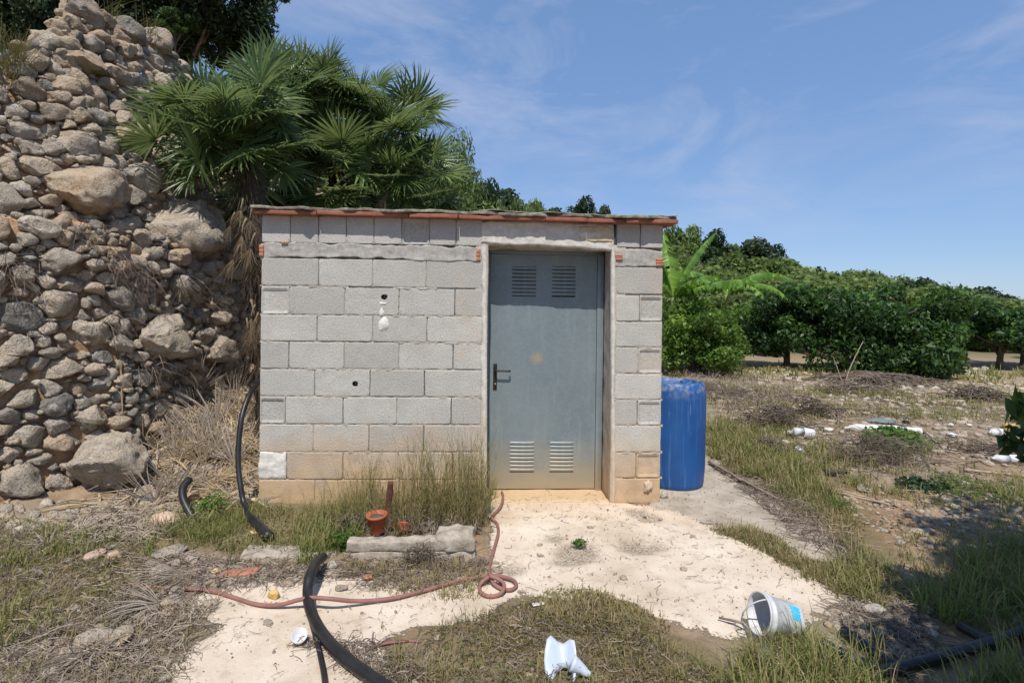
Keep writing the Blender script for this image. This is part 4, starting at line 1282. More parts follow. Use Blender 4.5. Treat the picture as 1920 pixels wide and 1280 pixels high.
# ---- wooded hillside ----------------------------------------------------
for i in range(5):
    mt = [M_LF_HILL, M_LF_PINE, M_LF_DARK, M_LF_OLIVE, M_LF_HILL][i]
    tree_variant('hill%d' % i, 1.0, 1.0, 1.05, mt, 5200, 0.135, 26, 40 + i, 0.8, 0.05, cs=0.34, fill=0.85, shell=0.5, jag=0.6, asp=1.6, limbs=4)
RX = [200, 480, 700, 860, 935, 965, 1010, 1040, 1080, 1110, 1150, 1200, 1290, 1310, 1345, 1390, 1440, 1470, 1500, 1560, 1640, 1700, 1780, 1840, 1900, 2000, 2200]
RY = [150, 220, 260, 300, 345, 368, 366, 382, 374, 385, 402, 412, 412, 440, 438, 450, 462, 472, 490, 484, 502, 505, 522, 535, 548, 555, 560]
g = np.random.default_rng(3)
def hlabel(v, D, px):
    kind = ['mid green rounded tree', 'yellowish green pine', 'dark evergreen tree', 'grey green olive-like tree', 'mid green bushy tree'][v]
    row = {24: 'at the foot of the hillside', 28: 'low on the hillside', 33: 'midway up the hillside', 39: 'upper middle of the hillside', 45: 'high on the hillside', 51: 'on the hillside ridge line'}[D]
    side = 'behind the shed' if px < 1240 else ('right of the shed' if px < 1500 else ('behind the large citrus' if px < 1800 else 'at the far right'))
    return '%s %s %s' % (kind, row, side)
ihill = 0
hill_names = []
for D, step in ((24, 58), (28, 52), (33, 46), (39, 42), (45, 40), (51, 36)):
    px = 640 + g.uniform(0, 40)
    while px < 2120:
        jx = px + g.uniform(-14, 14); Dj = D * g.uniform(0.95, 1.05)
        sky = np.interp(jx, RX, RY)
        x = ray(jx, 600)[0] * Dj
        zb = gz(x, Dj)
        # crown tops form the ridge line on the last row and stay below it in front
        z_top_max = EYE + ray(jx, sky + (2 if D == 51 else 8))[2] * Dj
        h = g.uniform(3.0, 4.8) if D > 30 else g.uniform(2.6, 3.6)
        if D == 51: h = max(1.6, z_top_max - zb) * g.uniform(0.82, 1.08)
        h = min(h, max(1.2, z_top_max - zb))
        v = int(g.choice([0, 0, 1, 2, 3, 4])) if D > 28 else int(g.choice([0, 4, 1]))
        wdt = min(h * 0.62, 2.3) * g.uniform(0.9, 1.25)
        if D == 51: wdt = max(wdt, 1.5)
        plant_tree('hillside_tree', 'hill%d' % v, x, Dj, zb - 0.1 - 0.12 * h, hlabel(v, D, jx), group='trees on the wooded hillside',
                   scale=(wdt, wdt, h * 1.06 / 2.05), rz=g.uniform(0, 6))
        ihill += 1
        px += step * g.uniform(0.8, 1.2) * (1.0 if D < 45 else 0.8)
# distinct trees on the skyline
def sky_tree(px, pytop, D, hgt, wpx, key, name, label):
    x = ray(px, 600)[0] * D; zt = EYE + ray(px, pytop)[2] * D
    zb = max(gz(x, D) - 0.2, zt - hgt); w = wpx / F * D / 2 * 1.5
    plant_tree(name, key, x, D, zb, label, scale=(w, w, (zt - zb) / 2.05))
sky_tree(1283, 412, 38, 5.0, 56, 'hill1', 'pine_tree', 'pointed bright green pine on the skyline just right of the shed roof')
sky_tree(1340, 433, 40, 4.0, 50, 'hill2', 'evergreen_tree', 'dark round tree on the skyline right of the pointed pine')
sky_tree(1405, 447, 41, 4.0, 80, 'hill3', 'evergreen_tree', 'broad dark crown on the skyline above the banana leaves')
sky_tree(1452, 461, 41, 3.6, 46, 'hill2', 'evergreen_tree', 'dark crown ending the tall group on the skyline')
sky_tree(1098, 372, 40, 4.0, 50, 'hill2', 'evergreen_tree', 'lone dark tree standing above the middle of the shed roof')
sky_tree(1130, 384, 42, 3.5, 36, 'hill3', 'evergreen_tree', 'low dark bush right of the lone tree above the roof')
sky_tree(1018, 366, 30, 5.0, 38, 'hill0', 'evergreen_tree', 'small dark round tree above the roof at the end of the tree line')
sky_tree(985, 361, 29, 5.0, 44, 'hill1', 'evergreen_tree', 'bright green tree above the roof left of the small dark round one')
sky_tree(945, 362, 27, 5.0, 52, 'hill0', 'evergreen_tree', 'mid green bushy tree above the roof between a bright and a dark tree')

# pine and dark tree behind the fan palm
tree_variant('pine', 1.0, 1.0, 1.05, M_LF_PINE, 15000, 0.085, 44, 61, 1.3, 0.06, cs=0.26, fill=0.95, shell=0.35, jag=0.8, asp=3.2, limbs=8)
sky_tree(838, 262, 12.5, 5.2, 120, 'pine', 'pine_tree', 'light green pine rising right behind the fan palm')
tree_variant('dark_tree', 1.0, 1.0, 1.05, M_LF_DARK, 14000, 0.085, 40, 66, 1.3, 0.06, cs=0.24, fill=1.0, shell=0.3, jag=0.9, asp=2.2, limbs=9)
sky_tree(905, 318, 15.5, 4.6, 92, 'dark_tree', 'evergreen_tree', 'dark open tree with feathery tips right of the pine')
sky_tree(868, 300, 18, 5.0, 70, 'hill4', 'evergreen_tree', 'green tree between the pine and the dark open tree')
sky_tree(700, 300, 13, 5.0, 200, 'dark_tree', 'evergreen_tree', 'dark tree hidden behind the middle of the fan palm')
sky_tree(560, 250, 12, 5.0, 170, 'hill4', 'evergreen_tree', 'green tree showing through the left of the fan palm')

# trees on the upper terrace, top left
tree_variant('carob', 1.0, 1.0, 1.0, M_LF_DARK, 26000, 0.075, 60, 71, 1.2, 0.06, deep=3.0, cs=0.22, fill=1.0, shell=0.35, jag=0.8, asp=2.0, limbs=12)
tree_variant('carob_light', 1.0, 1.0, 1.0, M_LF_CITRUS, 16000, 0.085, 46, 73, 1.2, 0.06, deep=3.5, cs=0.22, fill=1.0, shell=0.35, jag=0.9, asp=2.0, limbs=12)
def top_tree(px, py, D, r, rz_, key, name, label):
    c = at_y(px, py, D)
    plant_tree(name, key, c[0], c[1], c[2] - rz_, label, scale=(r, r, rz_))
top_tree(365, -5, 9.0, 1.30, 1.12, 'carob', 'carob_tree', 'large dark evergreen tree above the stone wall at the top left')
top_tree(262, 55, 8.6, 0.75, 0.55, 'carob', 'carob_tree', 'low dark evergreen bush on top of the stone wall')
top_tree(492, -18, 9.8, 0.45, 0.42, 'carob_light', 'carob_tree', 'lighter leafy branch end at the right of the large dark tree')
top_tree(455, 62, 9.4, 0.55, 0.45, 'carob', 'carob_tree', 'dark foliage just above the fan palm')
top_tree(135, -40, 8.0, 0.75, 0.80, 'carob', 'carob_tree', 'dark tree behind the highest stones of the wall')
top_tree(330, 45, 8.3, 0.30, 0.24, 'carob_light', 'evergreen_shrub', 'small light green shrub in front of the large dark tree')
top_tree(60, 0, 7.0, 0.55, 0.85, 'carob', 'cypress_tree', 'dark conifer at the top left corner')
top_tree(-90, -40, 7.0, 0.8, 1.0, 'carob', 'carob_tree', 'dark tree at the top left corner mostly outside the photo')

# ---- fan palm -----------------------------------------------------------
M_FROND = leaf_mat('fan_palm_leaf', (0.022, 0.046, 0.014), (0.080, 0.128, 0.036), (0.24, 0.30, 0.11), 0.28, 0.36)
M_STRAW = leaf_mat('dry_palm_leaf', (0.20, 0.14, 0.085), (0.42, 0.31, 0.18), (0.60, 0.50, 0.36), 0.2, 0.8)
M_STRAWG = leaf_mat('dry_palm_leaf_grey', (0.16, 0.13, 0.11), (0.34, 0.28, 0.22), (0.52, 0.45, 0.38), 0.15, 0.85)
M_FIBRE = plain('palm_fibre', (0.045, 0.033, 0.022), 0.95, 0.4, 40, 0.9)
def fan_mesh(name, mat, seed, L=0.5, pet=0.6, n=30, span=250, droop=0.12, dry=False, wid=1.0, missing=0.0):
    """petiole from the origin along +Y, then a fan of folded leaflets in the XY plane (normal +Z)"""
    g = np.random.default_rng(seed); G = Geo()
    if pet > 0:
        pp = smooth_path([(0, 0, 0), (0, pet * 0.5, 0.02), (0, pet, 0.0)], pet / 4)
        G.add(*tube(pp, np.linspace(0.011, 0.006, len(pp)), 5), a=0.75)
    cup = g.uniform(0.05, 0.35)
    for k in range(n):
        if g.random() < missing: continue
        th = math.radians(-span / 2 + span * (k + 0.5) / n + g.normal() * (6 if dry else 2.0)) 
        d = np.array([math.sin(th), math.cos(th), 0.0]); s = np.array([d[1], -d[0], 0])
        Lk = L * (1 - 0.22 * (abs(th) / math.pi) ** 2) * g.uniform(0.85, 1.08)
        dr = droop * g.uniform(0.4, 1.8); side = g.normal() * (0.22 if dry else 0.05)
        rs = [0.02, 0.22, 0.42, 0.64, 0.84, 1.0]
        base_w = L * math.radians(span) / n * 0.25 * wid
        ws = [0.004, base_w * 0.55, base_w * 0.95, base_w * 0.80, base_w * 0.45, 0.001]
        if dry: ws = [w_ * 0.55 for w_ in ws]
        V = []
        for r_, w_ in zip(rs, ws):
            q = d * Lk * r_ + s * side * Lk * r_ * r_ + np.array([0, pet, 0])
            q[2] += cup * L * r_ * r_ * (0.4 + 0.6 * abs(math.sin(th))) * (0.5) - dr * Lk * max(0, r_ - 0.3) ** 2 * 3
            if dry: q[2] += g.normal() * 0.015 * r_
            V += [q - s * w_ + [0, 0, w_ * 0.55], q, q + s * w_ + [0, 0, w_ * 0.55]]
        Fc = []
        for i in range(len(rs) - 1):
            Fc += [(3 * i, 3 * i + 1, 3 * i + 4, 3 * i + 3), (3 * i + 1, 3 * i + 2, 3 * i + 5, 3 * i + 4)]
        G.add(V, Fc, a=np.clip(g.normal(0.45, 0.24) + np.repeat(np.linspace(0.15, -0.05, len(rs)), 3), 0, 1))
    return G.mesh(name, mat, False)
FANS = [fan_mesh('frond', M_FROND, 100 + i, L=R.uniform(0.44, 0.56), pet=R.uniform(0.22, 0.45), n=int(R.integers(28, 36)), span=R.uniform(190, 280), droop=R.uniform(0.03, 0.16)) for i in range(7)]
M_OLDF = leaf_mat('old_palm_leaf', (0.05, 0.035, 0.02), (0.17, 0.12, 0.07), (0.34, 0.26, 0.16), 0.15, 0.85)
FANS_DRY = [fan_mesh('dead_frond', M_OLDF, 200 + i, L=R.uniform(0.30, 0.40), pet=0.16, n=26, span=R.uniform(50, 110), droop=0.3, dry=True, wid=1.1) for i in range(3)]
def aim(dirv, upv):
    """quaternion: local +Y to dirv, local +Z close to upv"""
    y = Vector(dirv).normalized(); z = Vector(upv); z = (z - y * z.dot(y)).normalized(); x = y.cross(z)
    return Matrix(((x.x, y.x, z.x), (x.y, y.y, z.y), (x.z, y.z, z.z))).to_quaternion()
def sub(a_, b_): return [float(a_[i] - b_[i]) for i in range(3)]
palm_base = np.array([-2.22, 4.85, gz(-2.22, 4.85) - 0.05])
palm = empty('fan_palm', palm_base, 'bushy green fan palm spreading over the left of the shed roof', 'palm tree')
heads = [  # px, py, distance, number of fronds, main lean, spread
    (470, 220, 5.1, 19), (425, 270, 5.05, 14), (525, 185, 5.9, 20), (605, 175, 6.3, 20), (675, 205, 6.4, 19), (735, 255, 6.5, 20),
    (785, 325, 6.6, 16), (640, 300, 6.2, 20), (545, 300, 6.1, 20), (720, 335, 6.35, 18), (600, 240, 6.9, 16), (500, 365, 6.1, 9), (815, 372, 6.6, 11),
    (480, 300, 5.3, 16), (395, 330, 4.95, 7), (405, 225, 5.3, 9), (350, 290, 5.1, 5), (640, 365, 6.1, 12), (770, 215, 6.9, 12), (570, 370, 6.1, 9)]
stems = {}
ipal = 0
gp = np.random.default_rng(21)
for hi, (px, py, D, nf) in enumerate(heads):
    c = at_y(px, py, D)
    # stem
    if hi in (0, 1, 13, 14, 15, 16): b = palm_base + np.array([0.05 * hi, 0.02, -0.1])
    else: b = np.array([np.clip(c[0] * 0.75, -2.1, -0.8), 6.25 + 0.1 * (hi % 3), 0.0])
    mid = b * 0.45 + c * 0.55 + np.array([gp.normal() * 0.05, 0.0, 0.15])
    tp = smooth_path([b, mid, c - np.array([0, 0, 0.12])], 0.06) - palm_base
    rr = 0.075 + 0.018 * np.sin(np.arange(len(tp)) * 1.9) ** 2 if hi < 2 else 0.06
    V, Fc = tube(tp, rr if hi < 2 else 0.05, 10); V = V + 0.02 * np.stack([fbm(V * 16 + q, 2, 5) for q in range(3)], 1)
    if hi in (0, 2, 3, 4, 5, 7): link('trunk', mk_mesh('trunk', V, Fc, M_FIBRE, True), palm)
    for k in range(nf):
        gold = (k + 0.5) / nf
        el = math.asin(np.clip(1 - 1.45 * gold, -0.5, 1)); azm = k * 2.399963 + hi
        d = np.array([math.cos(el) * math.cos(azm), math.cos(el) * math.sin(azm) * 0.9, math.sin(el) + 0.05]) + gp.normal(size=3) * 0.12
        if hi in (11, 12, 17, 19): d[2] = -abs(d[2]) * 0.5
        if hi in (1,): d = d * [1, 1, 1] + [-0.5, -0.2, -0.1]
        d /= np.linalg.norm(d)
        up = np.array([0, 0, 1.0]) * (0.9 - 0.5 * max(0, d[2])) - np.array([d[0], d[1], 0]) * 0.9 * max(0, d[2]) + np.array([0, -0.75, 0]) + gp.normal(size=3) * 0.45
        o = link('frond', FANS[int(gp.integers(len(FANS)))], palm, c - palm_base, rot=aim(d, up), scale=float(gp.uniform(0.58, 0.92)))
# hanging dead skirt beside the shed
for i, (px, py, D) in enumerate([(455, 415, 4.75), (472, 430, 4.7), (440, 440, 4.8), (462, 452, 4.7), (478, 480, 4.65), (450, 500, 4.8), (478, 615, 4.55), (470, 605, 4.6), (484, 630, 4.5), (462, 640, 4.6), (640, 352, 6.1), (735, 372, 6.2), (600, 300, 6.4), (690, 290, 6.5)]):
    c = at_y(px, py, D)
    d = np.array([gp.normal() * 0.25 - 0.1, -0.25 + gp.normal() * 0.15, -1.0])
    link('dead_frond', FANS_DRY[i % 3], palm, c - palm_base - np.array([0, 0, -0.2]), rot=aim(d, (gp.normal() * 0.4, -1, 0.2)), scale=float(gp.uniform(0.7, 1.05)))
# shaggy fibre along the near trunk
G = Geo(); 
c0 = palm_base + np.array([0, 0, 0.0]); c1 = at_y(452, 300, 5.05)
for i in range(900):
    f = gp.random(); q = palm_base * (1 - f) + c1 * f + np.array([0.02, -0.02, 0.12 * math.sin(f * 3.1)])
    a_ = gp.uniform(0, 2 * math.pi); r_ = gp.uniform(0.06, 0.13)
    q = q + [math.cos(a_) * r_, math.sin(a_) * r_ * 0.9, 0]
    e_ = q + np.array([math.cos(a_) * 0.05 + gp.normal() * 0.03, math.sin(a_) * 0.05, -gp.uniform(0.06, 0.20)])
    s = np.array([-math.sin(a_), math.cos(a_), 0]) * 0.006
    G.add(np.array([q - s, q + s, e_]) - palm_base, [(0, 1, 2)], a=gp.uniform(0, 0.5))
M_SHAG = leaf_mat('dead_fibre', (0.03, 0.022, 0.015), (0.10, 0.075, 0.05), (0.22, 0.17, 0.11), 0.1, 0.9)
link('fibre_skirt', G.mesh('fibre_skirt', M_SHAG), palm, kind='stuff')

# ---- banana plants ------------------------------------------------------
M_BANANA = leaf_mat('banana_leaf', (0.04, 0.09, 0.014), (0.085, 0.18, 0.026), (0.24, 0.38, 0.06), 0.3, 0.4)
M_BSTEM = plain('banana_stem', (0.17, 0.20, 0.07), 0.7, 0.3, 8, 0.2)
def banana_leaf(seed, L, arch, w=0.26):
    g = np.random.default_rng(seed); n = 26; V = []; Fc = []; A = []
    f = np.linspace(0, 1, n + 1)
    ang = math.radians(arch[0]) + (math.radians(arch[1]) - math.radians(arch[0])) * f
    dy, dz = np.cos(ang) * L / n, np.sin(ang) * L / n
    y = np.concatenate([[0], np.cumsum(dy)[:-1]]); z = np.concatenate([[0], np.cumsum(dz)[:-1]])
    for i in range(n + 1):
        ww = w * 0.5 * (max(0.0, math.sin(math.pi * min(1, max(0, (f[i] - 0.10) / 0.90)) ** 0.75)) ** 0.6) if f[i] > 0.1 else 0.006
        fold = 0.35 + 0.25 * f[i]
        V += [(-ww, y[i], z[i] - ww * fold + 0.012 * g.normal()), (0, y[i], z[i]), (ww, y[i], z[i] - ww * fold + 0.012 * g.normal())]
        A += [0.5, 0.95, 0.5]
    V = np.array(V); A = list(np.array(A) + g.normal(size=len(A)) * 0.05)
    VV = []; FF = []; AA = []
    for i in range(n):   # separate segments so that the blade is split along its ribs
        gap = 0.12 if g.random() < 0.45 else 0.0
        for sidx in (0, 2):
            a0, a1, b0, b1 = V[3 * i + 1], V[3 * i + 4], V[3 * i + sidx], V[3 * i + 3 + sidx]
            b1 = b1 + (b0 - b1) * gap * 1.5; k = len(VV); sg = g.normal() * 0.03 * (1 if f[i] > .1 else 0)
            VV += [a0, a1, b1 + [0, 0, -sg], b0 + [0, 0, sg]]; c_ = float(np.clip(0.45 + g.normal() * 0.15, 0, 1)); AA += [0.9, 0.9, c_, c_]
            FF.append((k, k + 1, k + 2, k + 3) if sidx == 2 else (k, k + 3, k + 2, k + 1))
    return mk_mesh('leaf', VV, FF, M_BANANA, False, {'rnd': AA})
BL = [banana_leaf(300 + i, 1.0, ar, 0.30) for i, ar in enumerate([(75, 40), (62, -35), (50, -60), (35, -10), (80, 60)])]
def banana(px, py_top, py_crown, D, leaves, label, stem_r=0.07):
    c = at_y(px, py_crown, D); base = np.array([c[0], c[1], gz(c[0], c[1]) - 0.05])
    b = empty('banana_plant', base, label, 'banana plant')
    p = smooth_path([(0, 0, 0), (0.02, 0, (c[2] - base[2]) * 0.5), (0, 0, c[2] - base[2] + 0.05)], 0.2)
    V, Fc = tube(p, np.linspace(stem_r * 1.3, stem_r * 0.6, len(p)), 10)
    link('stem', mk_mesh('stem', V, Fc, M_BSTEM, True), b)
    for (az, ln, v, tilt) in leaves:
        d = np.array([math.cos(math.radians(az)), math.sin(math.radians(az)), 0])
        q = aim(d, (0, 0, 1))
        link('leaf', BL[v], b, (0, 0, c[2] - base[2]), rot=q, scale=float(ln * 1.15))
banana(1262, 480, 562, 12.6, [(0, 1.7, 0, 0), (-8, 1.75, 3, 0), (15, 1.5, 3, 0), (170, 1.5, 4, 0), (100, 1.6, 4, 0), (-60, 1.2, 1, 0), (200, 1.3, 1, 0), (20, 1.6, 1, 0)], 'left banana plant next to the shed with an upright split leaf')
banana(1362, 540, 556, 13.4, [(-5, 1.6, 1, 0), (178, 1.7, 1, 0), (190, 1.5, 2, 0), (-70, 1.2, 2, 0), (60, 1.0, 1, 0), (-30, 1.4, 2, 0), (150, 1.5, 1, 0), (10, 1.1, 3, 0)], 'right banana plant with broad arching leaves')

# ---- small house among the trees ---------------------------------------
M_HWALL = plain('pink_render', (0.55, 0.36, 0.27), 0.9, 0.15, 3, 0.1)
c = at_y(1612, 563, 16.8)
house = empty('small_house', (c[0], c[1], gz(c[0], c[1])), 'small pinkish house mostly hidden behind the large dark citrus tree', 'house')
HH = c[2] - gz(c[0], c[1]) + 0.05
V, Fc = box(-0.42, 1.3, 0, 2.5, 0, HH); link('wall', mk_mesh('wall', V, Fc, M_HWALL), house)
V = [(-0.5, -0.12, HH - 0.02), (1.4, -0.12, HH - 0.02), (1.4, 2.6, HH + 0.12), (-0.5, 2.6, HH + 0.12)]
V = np.vstack([np.array(V), np.array(V) + [0, 0, 0.07]])
link('roof', mk_mesh('roof', V, [(0, 3, 2, 1), (4, 5, 6, 7), (0, 1, 5, 4), (1, 2, 6, 5), (2, 3, 7, 6), (3, 0, 4, 7)], M_CLAY), house)
V, Fc = box(-0.2, 0.4, -0.012, 0.01, HH - 1.1, HH - 0.5); link('window', mk_mesh('window', V, Fc, M_DARK), house)

# ---- the citrus tree beside the viewer that shades the right corner ----
tree_variant('citrus_near', 1.45, 0.8, 1.7, M_LF_CITRUS, 24000, 0.105, 90, 83, 0.9, 0.06, prune=(2.92, 0.82, 1.1), cs=0.24, fill=1.0, shell=0.3, limbs=9,
             extra=[(0.06, 2.03, 0.64, 0.09, 0.12, 0.06), (0.08, 2.10, 0.50, 0.10, 0.12, 0.07), (0.16, 1.93, 0.74, 0.12, 0.16, 0.05)])
plant_tree('citrus_tree', 'citrus_near', 2.92, 0.82, 0.0, 'citrus tree at the right edge with leaves and shade reaching in', scale=(1.0, 1.1, 1.45))
# ================================================================== DRY PALM LEAVES
DRY = [fan_mesh('dry_palm_leaf', M_STRAW if i % 2 else M_STRAWG, 400 + i, L=1.0, pet=0.0, n=26, span=R.uniform(90, 230), droop=R.uniform(0.0, 0.12), dry=True, wid=0.95) for i in range(8)]
gd = np.random.default_rng(31)
dry_list = [(370, 742, 0.30, 1), (265, 850, 0.28, 1), (405, 800, 0.26, 1), (350, 810, 0.24, 0), (310, 905, 0.34, 0), (380, 880, 0.30, 1), (440, 875, 0.30, 1), (470, 830, 0.26, 0),
            (230, 962, 0.22, 2), (150, 1000, 0.30, 2), (345, 1085, 0.34, 2), (300, 1140, 0.34, 2), (90, 1030, 0.24, 2), (455, 650, 0.26, 0), (470, 700, 0.24, 0), (420, 690, 0.24, 1),
            (330, 868, 0.28, 1), (420, 930, 0.28, 0), (290, 945, 0.24, 1), (360, 770, 0.26, 0), (440, 760, 0.26, 1), (465, 910, 0.25, 0), (400, 850, 0.26, 1), (250, 905, 0.26, 0), (210, 990, 0.24, 2),
            (330, 720, 0.22, 0), (300, 780, 0.22, 0), (460, 790, 0.22, 1), (180, 1230, 0.26, 2), (380, 960, 0.26, 0), (350, 650, 0.2, 0), (400, 905, 0.3, 0), (325, 925, 0.26, 1),
            (445, 820, 0.26, 0), (375, 835, 0.26, 1), (285, 880, 0.24, 0), (480, 945, 0.2, 0), (345, 745, 0.22, 0), (412, 725, 0.22, 0), (435, 850, 0.24, 0)]
for i, (px, py, L_, kind) in enumerate(dry_list):
    p = on_ground(px, py)
    azi = gd.uniform(0, 2 * math.pi)
    if kind == 1: d = np.array([gd.normal() * 0.4, -0.25, 0.8]); L_ *= 1.35
    if kind == 1:  up = (gd.normal() * 0.3, -1, 0.3)
    else:
        d = np.array([math.cos(azi), math.sin(azi) * 0.8 - 0.3, 0.0])
        e1 = np.array([d[0], d[1], 0]) / max(1e-6, np.linalg.norm(d[:2])) * 0.15
        dz = gz(p[0] + e1[0], p[1] + e1[1]) - gz(p[0], p[1]); d = np.array([e1[0], e1[1], dz + 0.03 + 0.04 * gd.random()]); up = (0, -0.4, 1)
    lab = 'dry straw coloured fan palm leaf lying in the heap between wall and shed'
    if i == 0: lab = 'upright spray of dry palm leaf highest in front of the small rubble'
    if i == 1: lab = 'upright spray of dry palm leaf beside the large tilted slab'
    if i == 8: lab = 'pale grey dry palm leaf fan at the foot of the stone wall'
    if i == 10: lab = 'grey dry palm leaf lying above the left end of the red hose'
    if kind == 2 and i not in (8, 10): lab = 'grey dry palm leaf flattened on the ground in the lower left'
    me = DRY[(i * 3) % 8]
    if kind == 2: me = DRY[(i * 2) % 8 // 2 * 2]
    L_ *= 0.78 if kind == 2 else 1.0
    o = link('dry_palm_leaf', me, None, p + [0, 0, 0.01 + (0.0 if kind != 1 else 0.0)], rot=aim(d, up), scale=float(L_ * gd.uniform(0.85, 1.15)), label=lab, category='palm leaf')
    if i not in (0, 1, 8, 10): o['group'] = 'dry leaves in the heap' if kind != 2 else 'dry leaves in the lower left'

# ================================================================== GRASS AND GROUND COVER
M_GRASS = leaf_mat('grass_blade', (0.36, 0.27, 0.15), (0.255, 0.225, 0.085), (0.155, 0.205, 0.045), 0.35, 0.6)
M_TWIG = leaf_mat('dry_twig', (0.05, 0.038, 0.03), (0.17, 0.13, 0.10), (0.36, 0.30, 0.24), 0.0, 0.9)
M_CREEP = leaf_mat('creeping_weed', (0.15, 0.085, 0.045), (0.14, 0.13, 0.045), (0.10, 0.16, 0.03), 0.3, 0.6)

def sample_px(poly, n, g, kern=None):
    """points on the ground inside a photo polygon, uniform over the ground, optional clumping"""
    w = W(poly) if len(poly[0]) == 2 else poly
    xs = [q[0] for q in w]; ys = [q[1] for q in w]; out = []; tot = 0
    while tot < n:
        x = g.uniform(min(xs), max(xs), n * 3); y = g.uniform(min(ys), max(ys), n * 3)
        wob = 0.08 * n2(x, y, 5, 2, 77)
        k = in_poly(x + wob, y + wob, w)
        if kern: k &= (n2(x, y, kern, 2, 55) + g.normal(size=len(x)) * 0.15) > 0.05
        out.append(np.stack([x[k], y[k]], 1)); tot += int(k.sum())
        if len(out) > 60: break
    return np.concatenate(out)[:n]

def grass(name, specs, mat, seed, label):
    g = np.random.default_rng(seed); VV = []; RR = []; n0 = 0; FF = []
    for poly, ntuft, per, h0, h1, spread, gb, w, kern in specs:
        c = sample_px(poly, ntuft, g, kern)
        hscale = g.uniform(0.5, 1.15, len(c))
        m = per; N = len(c) * m
        cx = np.repeat(c[:, 0], m); cy = np.repeat(c[:, 1], m); hs = np.repeat(hscale, m); tb = np.repeat(g.normal(size=len(c)) * 0.22, m)
        a_ = g.uniform(0, 2 * np.pi, N); r_ = np.abs(g.normal(size=N)) * spread * 0.35
        x = cx + np.cos(a_) * r_; y = cy + np.sin(a_) * r_
        z = gh(x, y) - 0.005
        h = g.uniform(h0, h1, N) * hs
        lean = g.uniform(0.15, 1.25, N); a2 = a_ + g.normal(size=N) * 0.7
        dx, dy = np.cos(a2), np.sin(a2)
        wv = w * g.uniform(0.6, 1.3, N) * (1 + np.clip(y - 4, 0, 10) * 0.18)
        sx, sy = -dy * wv, dx * wv
        up1 = np.cos(lean * 0.45) * h * 0.5; o1 = np.sin(lean * 0.45) * h * 0.5
        up2 = up1 + np.cos(lean * 1.1) * h * 0.35; o2 = o1 + np.sin(lean * 1.1) * h * 0.35
        up3 = up2 + np.cos(lean * 1.9) * h * 0.25; o3 = o2 + np.sin(lean * 1.9) * h * 0.25
        P0 = np.stack([x, y, z], 1)
        def pt(o_, u_, s_): return np.stack([x + dx * o_ + sx * s_, y + dy * o_ + sy * s_, z + u_], 1)
        V = np.stack([pt(0, 0, .5), pt(0, 0, -.5), pt(o1, up1, .5), pt(o1, up1, -.5), pt(o2, up2, .38), pt(o2, up2, -.38), pt(o3, up3, 0.05), pt(o3, up3, -0.05)], 1)
        VV.append(V.reshape(-1, 3))
        b = n0 + np.arange(N)[:, None] * 8
        FF.append(np.concatenate([np.concatenate([b + 0, b + 1, b + 3, b + 2], 1), np.concatenate([b + 2, b + 3, b + 5, b + 4], 1), np.concatenate([b + 4, b + 5, b + 7, b + 6], 1)]))
        n0 += N * 8
        rr = np.clip(gb + tb + g.normal(size=N) * 0.16, 0, 1)
        R8 = np.stack([rr - 0.1, rr - 0.1, rr, rr, rr, rr, rr - 0.12, rr - 0.12], 1)
        RR.append(np.clip(R8, 0, 1).ravel())
    me = mk_mesh(name, np.concatenate(VV), np.concatenate(FF), mat, False, {'rnd': np.concatenate(RR)})
    return link(name, me, kind='stuff', label=label)

PG_LEFT = [(-120, 1000), (60, 990), (220, 1010), (300, 1040), (290, 1110), (240, 1170), (100, 1215), (-120, 1230)]
PG_SHED = [(255, 980), (420, 950), (560, 955), (900, 945), (900, 1000), (640, 1005), (590, 1040), (480, 1040), (350, 1030)]
PG_MID = [(850, 1170), (1000, 1125), (1130, 1140), (1230, 1190), (1350, 1240), (1350, 1380), (740, 1380), (720, 1230)]
PG_STRIP = [(1325, 820), (1400, 815), (1520, 880), (1600, 960), (1640, 1060), (1690, 1120), (1620, 1110), (1560, 1000), (1450, 925), (1330, 855)]
PG_LOWR = [(1385, 1225), (1480, 1200), (1560, 1235), (1680, 1290), (1680, 1400), (1340, 1400)]
PG_DARK = [(1700, 1140), (1800, 1050), (1960, 1000), (2250, 1050), (2250, 1420), (1760, 1420), (1800, 1290), (1920, 1215), (1780, 1170)]
